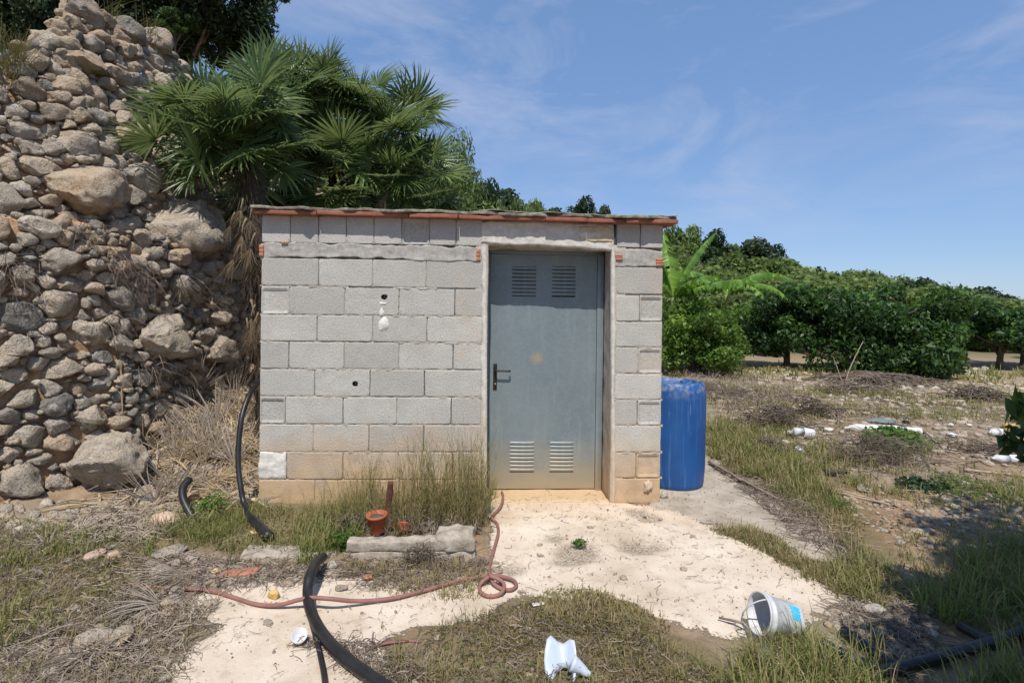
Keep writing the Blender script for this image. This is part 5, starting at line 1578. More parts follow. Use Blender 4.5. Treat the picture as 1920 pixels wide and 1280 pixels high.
grass('green_grass', [
    (PG_LEFT, 120, 13, 0.04, 0.14, 0.09, 0.62, 0.0048, 2.2),
    (PG_SHED, 150, 14, 0.04, 0.13, 0.11, 0.5, 0.0036, None),
    ([(300, 985), (420, 955), (480, 975), (440, 1010), (320, 1020)], 80, 20, 0.04, 0.13, 0.09, 0.75, 0.0036, None),
    ([(560, 1000), (650, 960), (680, 990), (640, 1040), (580, 1060)], 100, 16, 0.06, 0.17, 0.09, 0.72, 0.0048, None),
    (PG_MID, 85, 11, 0.03, 0.09, 0.08, 0.5, 0.0034, 1.6),
    (PG_STRIP, 190, 12, 0.04, 0.13, 0.11, 0.5, 0.0042, 1.8),
    ([(1325, 800), (1400, 815), (1500, 870), (1560, 930), (1540, 960), (1430, 905), (1325, 850)], 300, 14, 0.07, 0.20, 0.10, 0.55, 0.005, None),
    ([(1540, 1060), (1640, 1050), (1720, 1110), (1640, 1150), (1560, 1120)], 110, 12, 0.04, 0.13, 0.09, 0.55, 0.0042, None),
    (PG_LOWR, 110, 14, 0.08, 0.24, 0.08, 0.6, 0.0042, None),
    (PG_DARK, 420, 14, 0.08, 0.22, 0.10, 0.8, 0.0048, None),
    ([(1340, 700), (1700, 740), (1930, 730), (1980, 790), (1700, 790), (1500, 770), (1330, 760)], 420, 8, 0.06, 0.17, 0.20, 0.5, 0.005, 1.2),
    ([(1330, 790), (1480, 800), (1700, 900), (1930, 900), (1930, 960), (1680, 960), (1560, 900)], 420, 10, 0.05, 0.15, 0.10, 0.55, 0.005, 1.5),
    ([(1620, 825), (1720, 815), (1740, 850), (1680, 870)], 90, 14, 0.06, 0.16, 0.10, 0.95, 0.008, None),
    ([(1240, 690), (1420, 690), (1920, 700), (2000, 715), (1240, 712)], 300, 8, 0.10, 0.25, 0.3, 0.6, 0.008, None),
], M_GRASS, 41, 'green and yellowing grass tufts around the concrete')
grass('dry_grass', [
    (PG_LEFT, 180, 10, 0.03, 0.09, 0.13, 0.2, 0.003, None),
    (PG_SHED, 190, 12, 0.04, 0.13, 0.12, 0.3, 0.0028, None),
    ([(600, 960), (690, 930), (920, 925), (925, 985), (890, 1000), (700, 1000), (640, 1000)], 170, 14, 0.10, 0.30, 0.09, 0.32, 0.0030, None),
    (PG_MID, 190, 9, 0.02, 0.06, 0.14, 0.15, 0.0026, 1.2),
    (PG_STRIP, 420, 10, 0.04, 0.13, 0.12, 0.2, 0.0034, None),
    ([(1340, 985), (1460, 1010), (1600, 1090), (1640, 1140), (1560, 1120), (1480, 1050), (1340, 1000)], 260, 12, 0.02, 0.08, 0.10, 0.25, 0.0035, None),
    ([(1000, 1120), (1130, 1115), (1240, 1180), (1060, 1180)], 150, 10, 0.02, 0.07, 0.1, 0.2, 0.0034, None),
    (P_LITTER, 260, 8, 0.03, 0.09, 0.12, 0.3, 0.003, None),
    ([(1700, 1000), (1930, 960), (1930, 1050), (1760, 1150), (1640, 1150)], 260, 9, 0.03, 0.09, 0.1, 0.2, 0.004, None),
    ([(1330, 720), (1920, 715), (1930, 900), (1600, 900), (1340, 800)], 900, 8, 0.04, 0.13, 0.16, 0.15, 0.006, 1.0),
    ([(850, 1085), (930, 1080), (900, 1130), (640, 1085), (650, 1060), (880, 1060)], 160, 10, 0.02, 0.08, 0.08, 0.15, 0.0034, None),
    ([(280, 620), (480, 640), (480, 940), (250, 940)], 10, 4, 0.03, 0.1, 0.08, 0.15, 0.0034, None),
], M_GRASS, 43, 'dry straw coloured grass around the shed and orchard')

def creeping(name, specs, seed, label):
    g = np.random.default_rng(seed); VV = []; RR = []
    for poly, n, sz, zt, gb, kern in specs:
        c = sample_px(poly, n, g, kern); n = len(c)
        z = gh(c[:, 0], c[:, 1]) + g.random(n) ** 1.5 * zt
        nr = g.normal(size=(n, 3)) * 0.6 + [0, 0, 1]; nr /= np.linalg.norm(nr, axis=1, keepdims=True)
        ax = np.cross(nr, g.normal(size=(n, 3))); ax /= np.linalg.norm(ax, axis=1, keepdims=True); bx = np.cross(nr, ax)
        s = (sz * g.uniform(0.5, 1.5, n) * (1 + np.clip(c[:, 1] - 4, 0, 12) * 0.12))[:, None]; P = np.column_stack([c, z])
        asp = g.uniform(1.5, 5, n)[:, None]
        VV.append(np.stack([P - ax * s, P - bx * s / asp + nr * s * .15, P + ax * s, P + bx * s / asp + nr * s * .15], 1).reshape(-1, 3))
        RR.append(np.repeat(np.clip(gb + g.normal(size=n) * 0.25, 0, 1), 4))
    V = np.concatenate(VV)
    return link(name, mk_mesh(name, V, np.arange(len(V)).reshape(-1, 4), M_CREEP, False, {'rnd': np.concatenate(RR)}), kind='stuff', label=label)
creeping('ground_cover', [
    (PG_MID, 7500, 0.0075, 0.022, 0.38, 1.3), (PG_LEFT, 7000, 0.009, 0.03, 0.55, None), (PG_SHED, 5000, 0.010, 0.07, 0.6, None), (PG_STRIP, 5000, 0.009, 0.05, 0.55, None),
    ([(1000, 1115), (1130, 1105), (1260, 1180), (1200, 1215), (900, 1180)], 3000, 0.007, 0.012, 0.25, None),
    ([(1330, 990), (1460, 1010), (1620, 1080), (1700, 1130), (1600, 1140), (1500, 1060), (1340, 1005)], 5000, 0.0075, 0.018, 0.35, None),
    (PG_DARK, 6000, 0.010, 0.06, 0.8, None), (PG_LOWR, 2500, 0.009, 0.05, 0.6, None),
    ([(1400, 760), (1930, 740), (1960, 960), (1700, 1010), (1500, 900)], 9000, 0.011, 0.02, 0.4, 1.5),
    ([(1740, 870), (1920, 880), (1930, 950), (1760, 930)], 2500, 0.013, 0.05, 0.95, 2.0),
    ([(650, 1060), (900, 1058), (930, 1100), (700, 1110), (640, 1085)], 1500, 0.007, 0.012, 0.1, None),
    (P_CONC, 900, 0.006, 0.006, 0.15, None), (P_APRON, 700, 0.007, 0.008, 0.2, None),
    ([(440, 1035), (600, 1060), (600, 1090), (440, 1080)], 1200, 0.009, 0.02, 0.2, None)], 47, 'small creeping weeds and fallen leaves on the ground')

def twigs(name, specs, seed, label):
    g = np.random.default_rng(seed); VV = []; FF = []; RR = []; n0 = 0
    for poly, n, L0, L1, w, lift, tone in specs:
        c = sample_px(poly, n, g); n = len(c)
        a_ = g.uniform(0, 2 * np.pi, n); Lg = g.uniform(L0, L1, n); cv = g.normal(size=n) * 1.2; K = 5
        x, y = c[:, 0].copy(), c[:, 1].copy(); ring = []
        zb = g.random(n) * lift
        for k in range(K):
            z = gh(x, y) + 0.006 + zb * (1 + 0.6 * np.sin(k * 1.7 + a_ * 3))
            wv = w * (1 - 0.15 * k); s = np.stack([-np.sin(a_) * wv, np.cos(a_) * wv, np.zeros(n)], 1)
            P = np.stack([x, y, z], 1); ring.append(np.stack([P - s, P + [0, 0, w * 1.3], P + s], 1))
            x = x + np.cos(a_) * Lg / K; y = y + np.sin(a_) * Lg / K; a_ = a_ + cv / K
        V = np.stack(ring, 1).reshape(-1, 3); b = n0 + np.arange(n)[:, None] * (K * 3)
        for k in range(K - 1):
            o = k * 3
            FF.append(np.concatenate([b + o, b + o + 1, b + o + 4, b + o + 3], 1)); FF.append(np.concatenate([b + o + 1, b + o + 2, b + o + 5, b + o + 4], 1))
        VV.append(V); RR.append(np.repeat(np.clip(tone + g.normal(size=n) * 0.28, 0, 1), K * 3)); n0 += len(V)
    return link(name, mk_mesh(name, np.concatenate(VV), np.concatenate(FF), M_TWIG, False, {'rnd': np.concatenate(RR)}), kind='stuff', label=label)
P_LIT2 = [(-200, 1180), (100, 1160), (260, 1090), (400, 1120), (390, 1180), (320, 1260), (250, 1400), (-300, 1400)]
P_HEAP = [(260, 640), (300, 900), (240, 960), (350, 950), (480, 930), (484, 640)]
HEAPW = [(-3.0, 4.2, 0), (-2.9, 3.75, 0), (-2.2, 3.65, 0), (-1.92, 3.85, 0), (-1.9, 5.3, 0), (-2.75, 5.6, 0), (-2.85, 4.8, 0)]
twigs('dry_twigs', [
    (P_LIT2, 1500, 0.04, 0.22, 0.0020, 0.03, 0.55), (PG_LEFT, 900, 0.04, 0.2, 0.002, 0.03, 0.45), (PG_MID, 900, 0.03, 0.14, 0.0018, 0.02, 0.35),
    (HEAPW, 700, 0.08, 0.3, 0.003, 0.04, 0.7), ([(60, 990), (300, 950), (440, 950), (300, 1010), (60, 1030)], 900, 0.06, 0.3, 0.003, 0.03, 0.75),
    ([(270, 1040), (600, 1060), (640, 1085), (420, 1100), (300, 1110)], 700, 0.05, 0.25, 0.0022, 0.02, 0.5),
    ([(640, 1050), (900, 1045), (960, 1080), (880, 1095), (640, 1110)], 500, 0.04, 0.2, 0.002, 0.02, 0.4),
    ([(620, 985), (900, 975), (900, 1005), (640, 1010)], 700, 0.05, 0.22, 0.0022, 0.08, 0.4),
    ([(1330, 865), (1480, 930), (1680, 1080), (1640, 1100), (1440, 960)], 800, 0.05, 0.25, 0.0025, 0.03, 0.4),
    ([(1560, 1140), (1700, 1080), (1760, 1200), (1700, 1290), (1600, 1230)], 900, 0.03, 0.18, 0.002, 0.02, 0.45),
    ([(1330, 740), (1920, 740), (1920, 960), (1500, 880)], 1500, 0.1, 0.5, 0.004, 0.03, 0.5),
    ([(1250, 695), (1500, 720), (1480, 760), (1330, 790), (1330, 740)], 900, 0.1, 0.45, 0.004, 0.12, 0.55),
    (P_CONC, 260, 0.02, 0.10, 0.0014, 0.004, 0.3),
    ([(560, 1190), (640, 1240), (720, 1290), (800, 1260), (640, 1190)], 350, 0.03, 0.12, 0.002, 0.02, 0.35),
], 53, 'dry twigs and plant litter scattered over the ground')
# straw of shredded palm leaves in the heap and by the wall foot
def shreds(seed, n, poly):
    g = np.random.default_rng(seed); c = sample_px(poly, n, g); n = len(c)
    a_ = g.uniform(0, 2 * np.pi, n); Lg = g.uniform(0.12, 0.42, n); w = g.uniform(0.003, 0.0085, n)
    x0, y0 = c[:, 0], c[:, 1]; x1, y1 = x0 + np.cos(a_) * Lg, y0 + np.sin(a_) * Lg; xm, ym = (x0 + x1) / 2, (y0 + y1) / 2
    z0, z1, zm = gh(x0, y0) + g.random(n) * 0.05, gh(x1, y1) + g.random(n) * 0.08, gh(xm, ym) + 0.02 + g.random(n) * 0.07
    s = np.stack([-np.sin(a_) * w, np.cos(a_) * w, g.normal(size=n) * 0.003], 1)
    A_, B_, C_ = np.stack([x0, y0, z0], 1), np.stack([xm, ym, zm], 1), np.stack([x1, y1, z1], 1)
    V = np.stack([A_ - s * .4, A_ + s * .4, B_ - s, B_ + s, C_ - s * .1, C_ + s * .1], 1).reshape(-1, 3)
    b = np.arange(n)[:, None] * 6
    Fq = np.concatenate([np.concatenate([b, b + 1, b + 3, b + 2], 1), np.concatenate([b + 2, b + 3, b + 5, b + 4], 1)])
    return mk_mesh('palm_straw', V, Fq, M_STRAW, False, {'rnd': np.repeat(np.clip(g.normal(0.45, 0.25, n), 0, 1), 6)})
link('palm_straw', shreds(61, 420, HEAPW), kind='stuff', label='shredded straw coloured palm leaves heaped between wall and shed')

# gravel
M_PEB = stone_mat('pebble_stone')
def gravel(name, specs, seed, label):
    g = np.random.default_rng(seed); VV = []; FF = []; RR = []; n0 = 0
    for poly, n, s0, s1, kern in specs:
        c = sample_px(poly, n, g, kern)
        V0, F0 = ICO[1] if s1 > 0.012 else ICO[0]
        for x, y in c:
            s = s0 + (s1 - s0) * g.random() ** 3; s *= 1 + max(0, y - 5) * 0.06
            q = V0 * (1 + g.normal(size=(len(V0), 1)) * 0.14) * [s * g.uniform(0.8, 1.5), s * g.uniform(0.7, 1.2), s * g.uniform(0.4, 0.8)]
            a_ = g.uniform(0, 6.3); ca, sa = math.cos(a_), math.sin(a_)
            q = np.stack([q[:, 0] * ca - q[:, 1] * sa + x, q[:, 0] * sa + q[:, 1] * ca + y, q[:, 2] + s * 0.2], 1)
            VV.append(q); FF.append(F0 + n0); n0 += len(q); RR.append(np.full(len(q), g.uniform(0.3, 1.0)))
    V = np.concatenate(VV); V[:, 2] += gh(V[:, 0], V[:, 1])
    return link(name, mk_mesh(name, V, np.concatenate(FF), M_PEB, False, {'rnd': np.concatenate(RR)}), kind='stuff', label=label)
gravel('gravel', [
    ([(1560, 930), (1930, 930), (1960, 1020), (1720, 1050), (1640, 1000)], 550, 0.006, 0.030, None),
    ([(1340, 720), (1960, 715), (1960, 930), (1640, 930), (1480, 860), (1340, 780)], 2000, 0.012, 0.05, None),
    ([(1400, 690), (1560, 685), (1850, 690), (1850, 712), (1400, 720)], 600, 0.02, 0.07, None),
    (PG_LEFT, 240, 0.006, 0.028, None), (P_LIT2, 420, 0.006, 0.030, None),
    ([(270, 1040), (600, 1055), (640, 1090), (420, 1110), (300, 1110)], 320, 0.006, 0.030, None),
    ([(950, 930), (1240, 960), (1500, 1080), (1500, 1190), (1200, 1140), (900, 1150), (640, 1270), (380, 1270), (420, 1110), (700, 1110)], 36, 0.005, 0.022, None),
    ([(640, 1060), (960, 1050), (960, 1090), (640, 1105)], 240, 0.005, 0.018, None),
    ([(950, 930), (1240, 960), (1500, 1080), (1500, 1190), (1200, 1140), (900, 1150), (640, 1270), (380, 1270), (420, 1110), (700, 1110)], 420, 0.003, 0.010, None),
    ([(1540, 1150), (1720, 1100), (1760, 1200), (1640, 1280), (1560, 1220)], 700, 0.006, 0.028, None),
    (PG_MID, 260, 0.004, 0.014, None), (HEAPW, 420, 0.012, 0.06, None),
    ([(-100, 990), (250, 940), (300, 960), (60, 1000), (-100, 1010)], 160, 0.01, 0.045, None),
], 59, 'gravel and loose stones on the soil')

# ---- tall seeding weeds in front of the shed ----------------------------
def weed_mesh(seed, H, n=16, seedhead=True, green=0.5, spread=0.12):
    g = np.random.default_rng(seed); G = Geo()
    for k in range(n):
        a_ = g.uniform(0, 2 * math.pi); h = H * g.uniform(0.45, 1.0); ln = g.uniform(0.05, 0.4)
        b = np.array([math.cos(a_) * spread * 0.4 * g.random(), math.sin(a_) * spread * 0.3 * g.random(), 0])
        d = np.array([math.cos(a_), math.sin(a_), 0]); P = [b + d * ln * h * f ** 2 + [0, 0, h * f * (1 - 0.12 * f * ln)] for f in np.linspace(0, 1, 6)]
        if g.random() < 0.4: P[-1] = P[-1] + d * 0.03 - [0, 0, 0.03]
        tone = float(np.clip(green + g.normal() * 0.2, 0, 1))
        V, Fc = tube(np.array(P), np.linspace(0.0032, 0.0014, 6), 3, cap=False); G.add(V, Fc, a=tone * 0.8)
        for j in range(int(g.integers(5, 11))):   # long thin leaves
            f = g.uniform(0.08, 0.8); i = min(4, int(f * 5)); q = P[i] + (P[i + 1] - P[i]) * (f * 5 - i)
            a2 = g.uniform(0, 2 * math.pi); d2 = np.array([math.cos(a2), math.sin(a2), 0]); Lf = g.uniform(0.06, 0.17); s = np.array([-d2[1], d2[0], 0]) * g.uniform(0.0022, 0.0045)
            m1 = q + d2 * Lf * 0.45 + [0, 0, Lf * 0.45]; e1 = q + d2 * Lf + [0, 0, Lf * g.uniform(-0.1, 0.45)]
            G.add([q - s, q + s, m1 + s, m1 - s, e1], [(0, 1, 2, 3), (3, 2, 4)], a=float(np.clip(tone + g.normal() * 0.15, 0, 1)))
        if seedhead and g.random() < 0.65:
            q = P[-1]; dd = (P[-1] - P[-2]); dd /= np.linalg.norm(dd)
            for j in range(14):
                a2 = g.uniform(0, 2 * math.pi); o = q - dd * 0.006 * j; e1 = o + np.array([math.cos(a2), math.sin(a2), 0.4]) * g.uniform(0.006, 0.013) + dd * 0.006; s = np.cross(dd, e1 - o); s = s / max(1e-6, np.linalg.norm(s)) * 0.0022
                G.add([o - s, o + s, e1], [(0, 1, 2)], a=0.25 + 0.2 * g.random())
    return G.mesh('tall_weed', M_GRASS)
WM = [weed_mesh(500 + i, 1.0, n=12 + 3 * i, green=[0.75, 0.35, 0.95, 0.1][i % 4], spread=0.3) for i in range(5)]
wl = [(770, 985, 0.62, 3), (800, 980, 0.66, 0), (822, 975, 0.60, 2), (845, 985, 0.55, 3), (862, 975, 0.66, 1), (880, 970, 0.66, 3), (892, 980, 0.64, 1), (700, 985, 0.50, 3), (745, 980, 0.5, 2), (905, 985, 0.55, 3), (700, 1003, 0.24, 1), (722, 1006, 0.20, 3), (680, 1004, 0.26, 0), (745, 1006, 0.22, 2), (870, 995, 0.55, 3), (680, 985, 0.46, 0), (640, 985, 0.42, 0), (668, 975, 0.40, 1), (690, 970, 0.52, 2), (720, 975, 0.40, 0), (765, 985, 0.55, 1), (790, 975, 0.62, 2), (808, 985, 0.58, 3), (830, 985, 0.45, 1),
      (850, 985, 0.52, 0), (870, 980, 0.60, 2), (885, 985, 0.62, 0), (900, 975, 0.56, 4), (895, 995, 0.42, 3), (735, 990, 0.35, 3), (860, 1000, 0.38, 3), (610, 990, 0.30, 2), (580, 985, 0.26, 0), (915, 965, 0.32, 2), (840, 975, 0.5, 4), (780, 1000, 0.4, 3), (815, 1000, 0.45, 1), (875, 1000, 0.5, 1)]
for i, (px, py, h, v) in enumerate(wl):
    p = on_ground(px, py); p[1] = min(p[1], YL - 0.06)
    g2_ = 'tall seeding weeds before the left wall'
    lab = 'tall seeding grass weed growing against the block wall left of the door'
    if i == 27: lab = 'tall weed closest to the door jamb leaning over the sill'; g2_ = None
    if i == 32: lab = 'short leftmost grass weed in front of the block wall'; g2_ = None
    o = link('tall_weed', WM[v], None, p, rot=(0, 0, i * 1.7), scale=(h * 0.8, h * 0.5, h * 1.12), label=lab, category='weed')
    if g2_: o['group'] = g2_

# ================================================================== LOOSE THINGS
M_PIPE = plain('black_polythene', (0.016, 0.016, 0.017), 0.42, 0.35, 12, 0.12, 0, 0.45)
M_HOSE = plain('faded_red_hose', (0.25, 0.12, 0.10), 0.65, 0.18, 10, 0.15)
M_WHP = plain('white_plastic', (0.56, 0.56, 0.56), 0.5, 0.14, 14, 0.05, 0, 0.5)
M_WHD = plain('dirty_white_plastic', (0.60, 0.58, 0.54), 0.6, 0.14, 12, 0.1)
M_YEL = plain('yellowed_plastic', (0.42, 0.28, 0.08), 0.6, 0.2, 9, 0.1)
M_CONC = NT('weathered_concrete'); _P = M_CONC.pos(); _c = M_CONC.ramp(M_CONC.noise(_P, 13, 7, 0.7), [(0.3, (0.20, 0.165, 0.125)), (0.48, (0.38, 0.325, 0.26)), (0.66, (0.50, 0.45, 0.38))])
M_CONC = M_CONC.done(_c, 0.95, M_CONC.bump(M_CONC.noise(_P, 55, 5, 0.75), 0.9, 0.012), 0, 0.1)
M_POT = plain('terracotta_plastic', (0.40, 0.115, 0.055), 0.6, 0.2, 14, 0.05)
M_WOOD = plain('grey_wood', (0.22, 0.17, 0.13), 0.9, 0.35, 22, 0.5)
def gpath(pts, lift=0.0):
    """pixels (px, py[, height above ground]) -> world path"""
    out = []
    for q in pts:
        h = (q[2] if len(q) > 2 else 0.0) + lift
        z = h
        for _ in range(5):
            p = at_z(q[0], q[1], z); z = gz(p[0], p[1]) + h
        out.append([p[0], p[1], z])
    return out
def pipe(name, pts, r, mat, label, cat, seg=12, step=0.02, rib=False, hollow=False):
    P = smooth_path(gpath(pts), step)
    o = P[0].copy(); rr = np.full(len(P), r)
    if rib: rr = r * (1 + 0.06 * (np.arange(len(P)) % 2))
    V, Fc = tube(P - o, rr, seg)
    ob = link(name, mk_mesh(name, V, Fc, mat, True), None, o, label=label, category=cat)
    if hollow:
        T = (P[0] - P[1]); T /= np.linalg.norm(T)
        V, Fc = tube([T * 0.0005, T * 0.0015], r * 0.72, seg)
        link('bore_shade_disc', mk_mesh('bore_shade_disc', V, Fc, M_DARK), ob)  # flat dark disc painted as the shade inside the pipe end
    return ob
pipe('black_pipe', [(606, 1044, 0.06), (592, 1056, 0.10), (581, 1080, 0.10), (577, 1110, 0.06), (583, 1145, 0.035), (603, 1185, 0.03), (635, 1222, 0.03), (680, 1258, 0.03), (735, 1295, 0.03), (820, 1345, 0.03)], 0.025, M_PIPE, 'thick black pipe curving across the pale concrete in front of the shed', 'pipe')
pipe('black_pipe', [(578, 1130, 0.03), (584, 1165, 0.015), (594, 1200, 0.014), (602, 1235, 0.014), (609, 1275, 0.014), (612, 1340, 0.014)], 0.0115, M_PIPE, 'thinner black pipe beside the thick one near the bottom edge', 'pipe')
P = [at_y(488, 712, 4.3), at_y(470, 735, 4.05), at_y(455, 775, 3.92), at_y(448, 825, 3.85), at_y(447, 870, 3.8), at_y(451, 910, 3.75), at_y(458, 945, 3.70), at_y(468, 968, 3.55), at_y(485, 985, 3.42), at_y(505, 1006, 3.30)]
Q = smooth_path(P, 0.02)
V, Fc = tube(Q - Q[0], np.interp(np.arange(len(Q)), [0, len(Q) * 0.75, len(Q) * 0.82, len(Q)], [0.019, 0.019, 0.030, 0.032]), 12)
link('black_pipe', mk_mesh('black_pipe', V, Fc, M_PIPE, True), None, Q[0], label='black pipe arching down the left edge of the shed wall', category='pipe')
_D = on_ground(362, 968)[1]
P = [at_y(356, 898, _D + 0.14), at_y(344, 912, _D + 0.08), at_y(343, 932, _D + 0.02), at_y(353, 955, _D - 0.03), at_y(366, 975, _D - 0.06)]
Q = smooth_path(P, 0.02); V, Fc = tube(Q - Q[0], 0.026, 12)
link('black_pipe', mk_mesh('black_pipe', V, Fc, M_PIPE, True), None, Q[0], label='short black pipe end poking out of the dry palm leaves', category='pipe')
pipe('black_pipe', [(1538, 1203, 0.05), (1570, 1220, 0.035), (1610, 1240, 0.025), (1660, 1262, 0.02)], 0.022, M_PIPE, 'short ribbed black pipe stub nearest the white bucket', 'pipe', rib=True, hollow=True, step=0.008)
pipe('black_pipe', [(1578, 1180, 0.055), (1610, 1203, 0.04), (1650, 1232, 0.025), (1700, 1262, 0.02)], 0.024, M_PIPE, 'second ribbed black pipe stub lying right of the first', 'pipe', rib=True, hollow=True, step=0.008)
pipe('black_pipe', [(1640, 1262, 0.03), (1700, 1248, 0.03), (1760, 1232, 0.03), (1820, 1214, 0.03), (1870, 1200, 0.03), (1950, 1170, 0.03)], 0.023, M_PIPE, 'long ribbed black pipe running into the shaded grass at the right', 'pipe', rib=True, step=0.008)
pipe('black_pipe', [(1798, 1172, 0.03), (1830, 1190, 0.03), (1860, 1205, 0.03)], 0.02, M_PIPE, 'short black pipe piece crossing the shaded grass', 'pipe', rib=True, step=0.008)
# hose with its two loops
hp_ = [(258, 1099, .012), (300, 1101, .012), (350, 1103, .012), (400, 1108, .012), (440, 1120, .012), (480, 1132, .012), (520, 1134, .02), (560, 1124, .05), (585, 1120, .062), (620, 1122, .06), (660, 1126, .03), (700, 1125, .014), (740, 1120, .012), (790, 1108, .012), (840, 1094, .012), (890, 1082, .014), (930, 1079, .018), (960, 1086, .016), (968, 1097, .012), (958, 1105, .012),
       (940, 1103, .012), (925, 1093, .016), (920, 1082, .034), (912, 1084, .034), (900, 1096, .012), (901, 1109, .012), (915, 1117, .012), (934, 1115, .012), (945, 1104, .03), (943, 1091, .034), (930, 1083, .042), (919, 1078, .045), (918, 1060, .014), (926, 1030, .012), (934, 1000, .012), (932, 982, .012), (922, 970, .02), (928, 962, .012), (938, 950, .012), (943, 932, .014), (941, 922, .02)]
pipe('garden_hose', hp_, 0.0100, M_HOSE, 'faded red garden hose running from the door across the concrete with two loops', 'hose', 10, 0.012)
pipe('garden_hose', [(690, 1216, .006), (720, 1206, .008), (760, 1201, .008), (790, 1202, .006)], 0.006, M_HOSE, 'short thin piece of old hose lying on the bottom concrete edge', 'hose', 8, 0.012)

def put(name, V, Fc, mat, px, py, label, cat, rot=(0, 0, 0), dz=0.0, smooth=True, **kw):
    p = on_ground(px, py); p[2] += dz
    return link(name, mk_mesh(name, V, Fc, mat, smooth), None, p, rot=rot, label=label, category=cat, **kw)
# kerb of the small planter
k0, k1 = np.array(at_z(648, 1053)), np.array(at_z(888, 1048))
kd = (k1 - k0)[:2]; kl = float(np.linalg.norm(kd)); kang = math.atan2(kd[1], kd[0])
kerb = empty('planter_kerb', (k0[0], k0[1], 0), 'low broken concrete kerb in front of the weeds left of the door', 'kerb', rot=(0, 0, kang))
V, Fc = roughbox(0.0, kl * 0.83, 0.0, 0.085, 0.052, 0.112, 0.008, 0.006, 34, 4, 4, 81, 22); link('kerb_slab', mk_mesh('kerb_slab', V, Fc, M_CONC, True), kerb)
V, Fc = roughbox(kl * 0.70, kl * 1.0, -0.004, 0.17, 0.045, 0.135, 0.016, 0.014, 14, 8, 8, 82, 18); link('kerb_block', mk_mesh('kerb_block', V, Fc, M_WHD if False else M_CONC, True), kerb, label='broken pale concrete lump at the right end of the kerb')
V, Fc = roughbox(0.03, kl * 1.02, -0.002, 0.10, -0.05, 0.050, 0.006, 0.010, 34, 3, 3, 83, 10); link('kerb_footing', mk_mesh('kerb_footing', V, Fc, M_CONC, True), kerb)
V, Fc = roughbox(-0.62, -0.06, 0.05, 0.20, -0.06, 0.018, 0.012, 0.014, 20, 4, 2, 84, 9); link('kerb_footing', mk_mesh('kerb_footing', V, Fc, M_CONC, True), kerb)
# pots
def pot_mesh(r, h, rim=0.018):
    return lathe([(0.0, 0.0), (r * 0.72, 0.0), (r * 0.76, 0.004), (r * 0.96, h - rim), (r * 1.06, h - rim), (r * 1.08, h), (r * 0.98, h), (r * 0.92, h * 0.8), (0.0, h * 0.75)], 26)
p = on_ground(708, 1005); p[2] += 0.02
pot = empty('flower_pot', p, 'terracotta coloured plastic flower pot standing behind the kerb', 'flower pot', rot=(0.06, -0.05, 0))
V, Fc = pot_mesh(0.062, 0.115); link('pot_body', mk_mesh('pot_body', V, Fc, M_POT, True), pot)
V, Fc = rock(0.052, 0.052, 0.02, 2, 5); V[:, 2] += 0.088; link('soil', mk_mesh('soil', V, Fc, M_BARK, True), pot)
V, Fc = rock(0.062, 0.02, 0.045, 2, 15, 12, 0.1)
put('pot_shard', V, Fc, M_POT, 755, 1003, 'broken orange pot shard half buried right of the flower pot', 'pot shard', (0.3, 0.2, 0.3), 0.045)
V, Fc = pot_mesh(0.05, 0.085)
put('flower_pot', V, Fc, M_BLACK, 652, 1006, 'black plastic plant pot half hidden in the grass left of the kerb', 'flower pot', (0.4, -0.5, 0))
V, Fc = roughbox(-0.020, 0.020, -0.018, 0.018, 0, 0.30, 0.006, 0.010, 2, 2, 12, 87, 14)
put('wooden_stake', V, Fc, plain('rotten_red_wood', (0.10, 0.04, 0.03), 0.9, 0.4, 20, 0.5), 727, 988, 'dark rotten wooden stake standing against the wall behind the pot', 'stake', (0.08, 0.06, 0.2), 0.0)

# barrel
bx, by = 1.395, 4.60
barrel = empty('blue_barrel', (bx, by, gz(bx, by) - 0.01), 'blue plastic barrel standing by the right corner of the shed', 'barrel', rot=(0, math.radians(0.6), 0))
mB = NT('blue_plastic'); P_ = mB.co(); z_ = mB.sep(P_)[2]
cB = mB.ramp(mB.noise(P_, 4, 4), [(0.3, (0.010, 0.062, 0.215)), (0.7, (0.014, 0.085, 0.275))])
scr = mB.noise(mB.mapv(P_, (30, 30, 1.3)), 1.0, 4, 0.6)
cB = mB.mix(mB.rng(scr, 0.52, 0.74, 0, 0.45), cB, (0.13, 0.25, 0.46))
cB = mB.mix(mB.math('MULTIPLY', mB.rng(z_, 0.74, 0.86), mB.rng(mB.noise(P_, 20, 4), 0.45, 0.62, 0, 0.55)), cB, (0.33, 0.33, 0.28))
cB = mB.mix(mB.rng(mB.noise(mB.mapv(P_, (60, 60, 6)), 1.0, 3, 0.7), 0.66, 0.72, 0, 0.4), cB, (0.30, 0.40, 0.56))
M_BLUE = mB.done(cB, 0.48, mB.bump(mB.noise(P_, 6, 3), 0.12, 0.02), 0, 0.4)
hb = 0.875; rb = 0.268
prof = [(0.0, 0.012), (rb * 0.86, 0.012), (rb * 0.90, 0.0), (rb * 0.955, 0.015), (rb * 0.975, 0.05), (rb * 0.985, 0.10), (rb, 0.16), (rb * 1.003, 0.31), (rb * 1.0, 0.45), (rb * 1.002, 0.58), (rb * 0.995, 0.74), (rb * 0.985, 0.80), (rb * 0.95, 0.845), (rb * 0.92, 0.862), (rb * 0.90, hb), (rb * 0.86, hb + 0.002), (rb * 0.84, hb - 0.006), (rb * 0.82, hb - 0.028), (0.0, hb - 0.026)]
V, Fc = lathe(prof, 64); link('barrel_body', mk_mesh('barrel_body', V, Fc, M_BLUE, True), barrel)
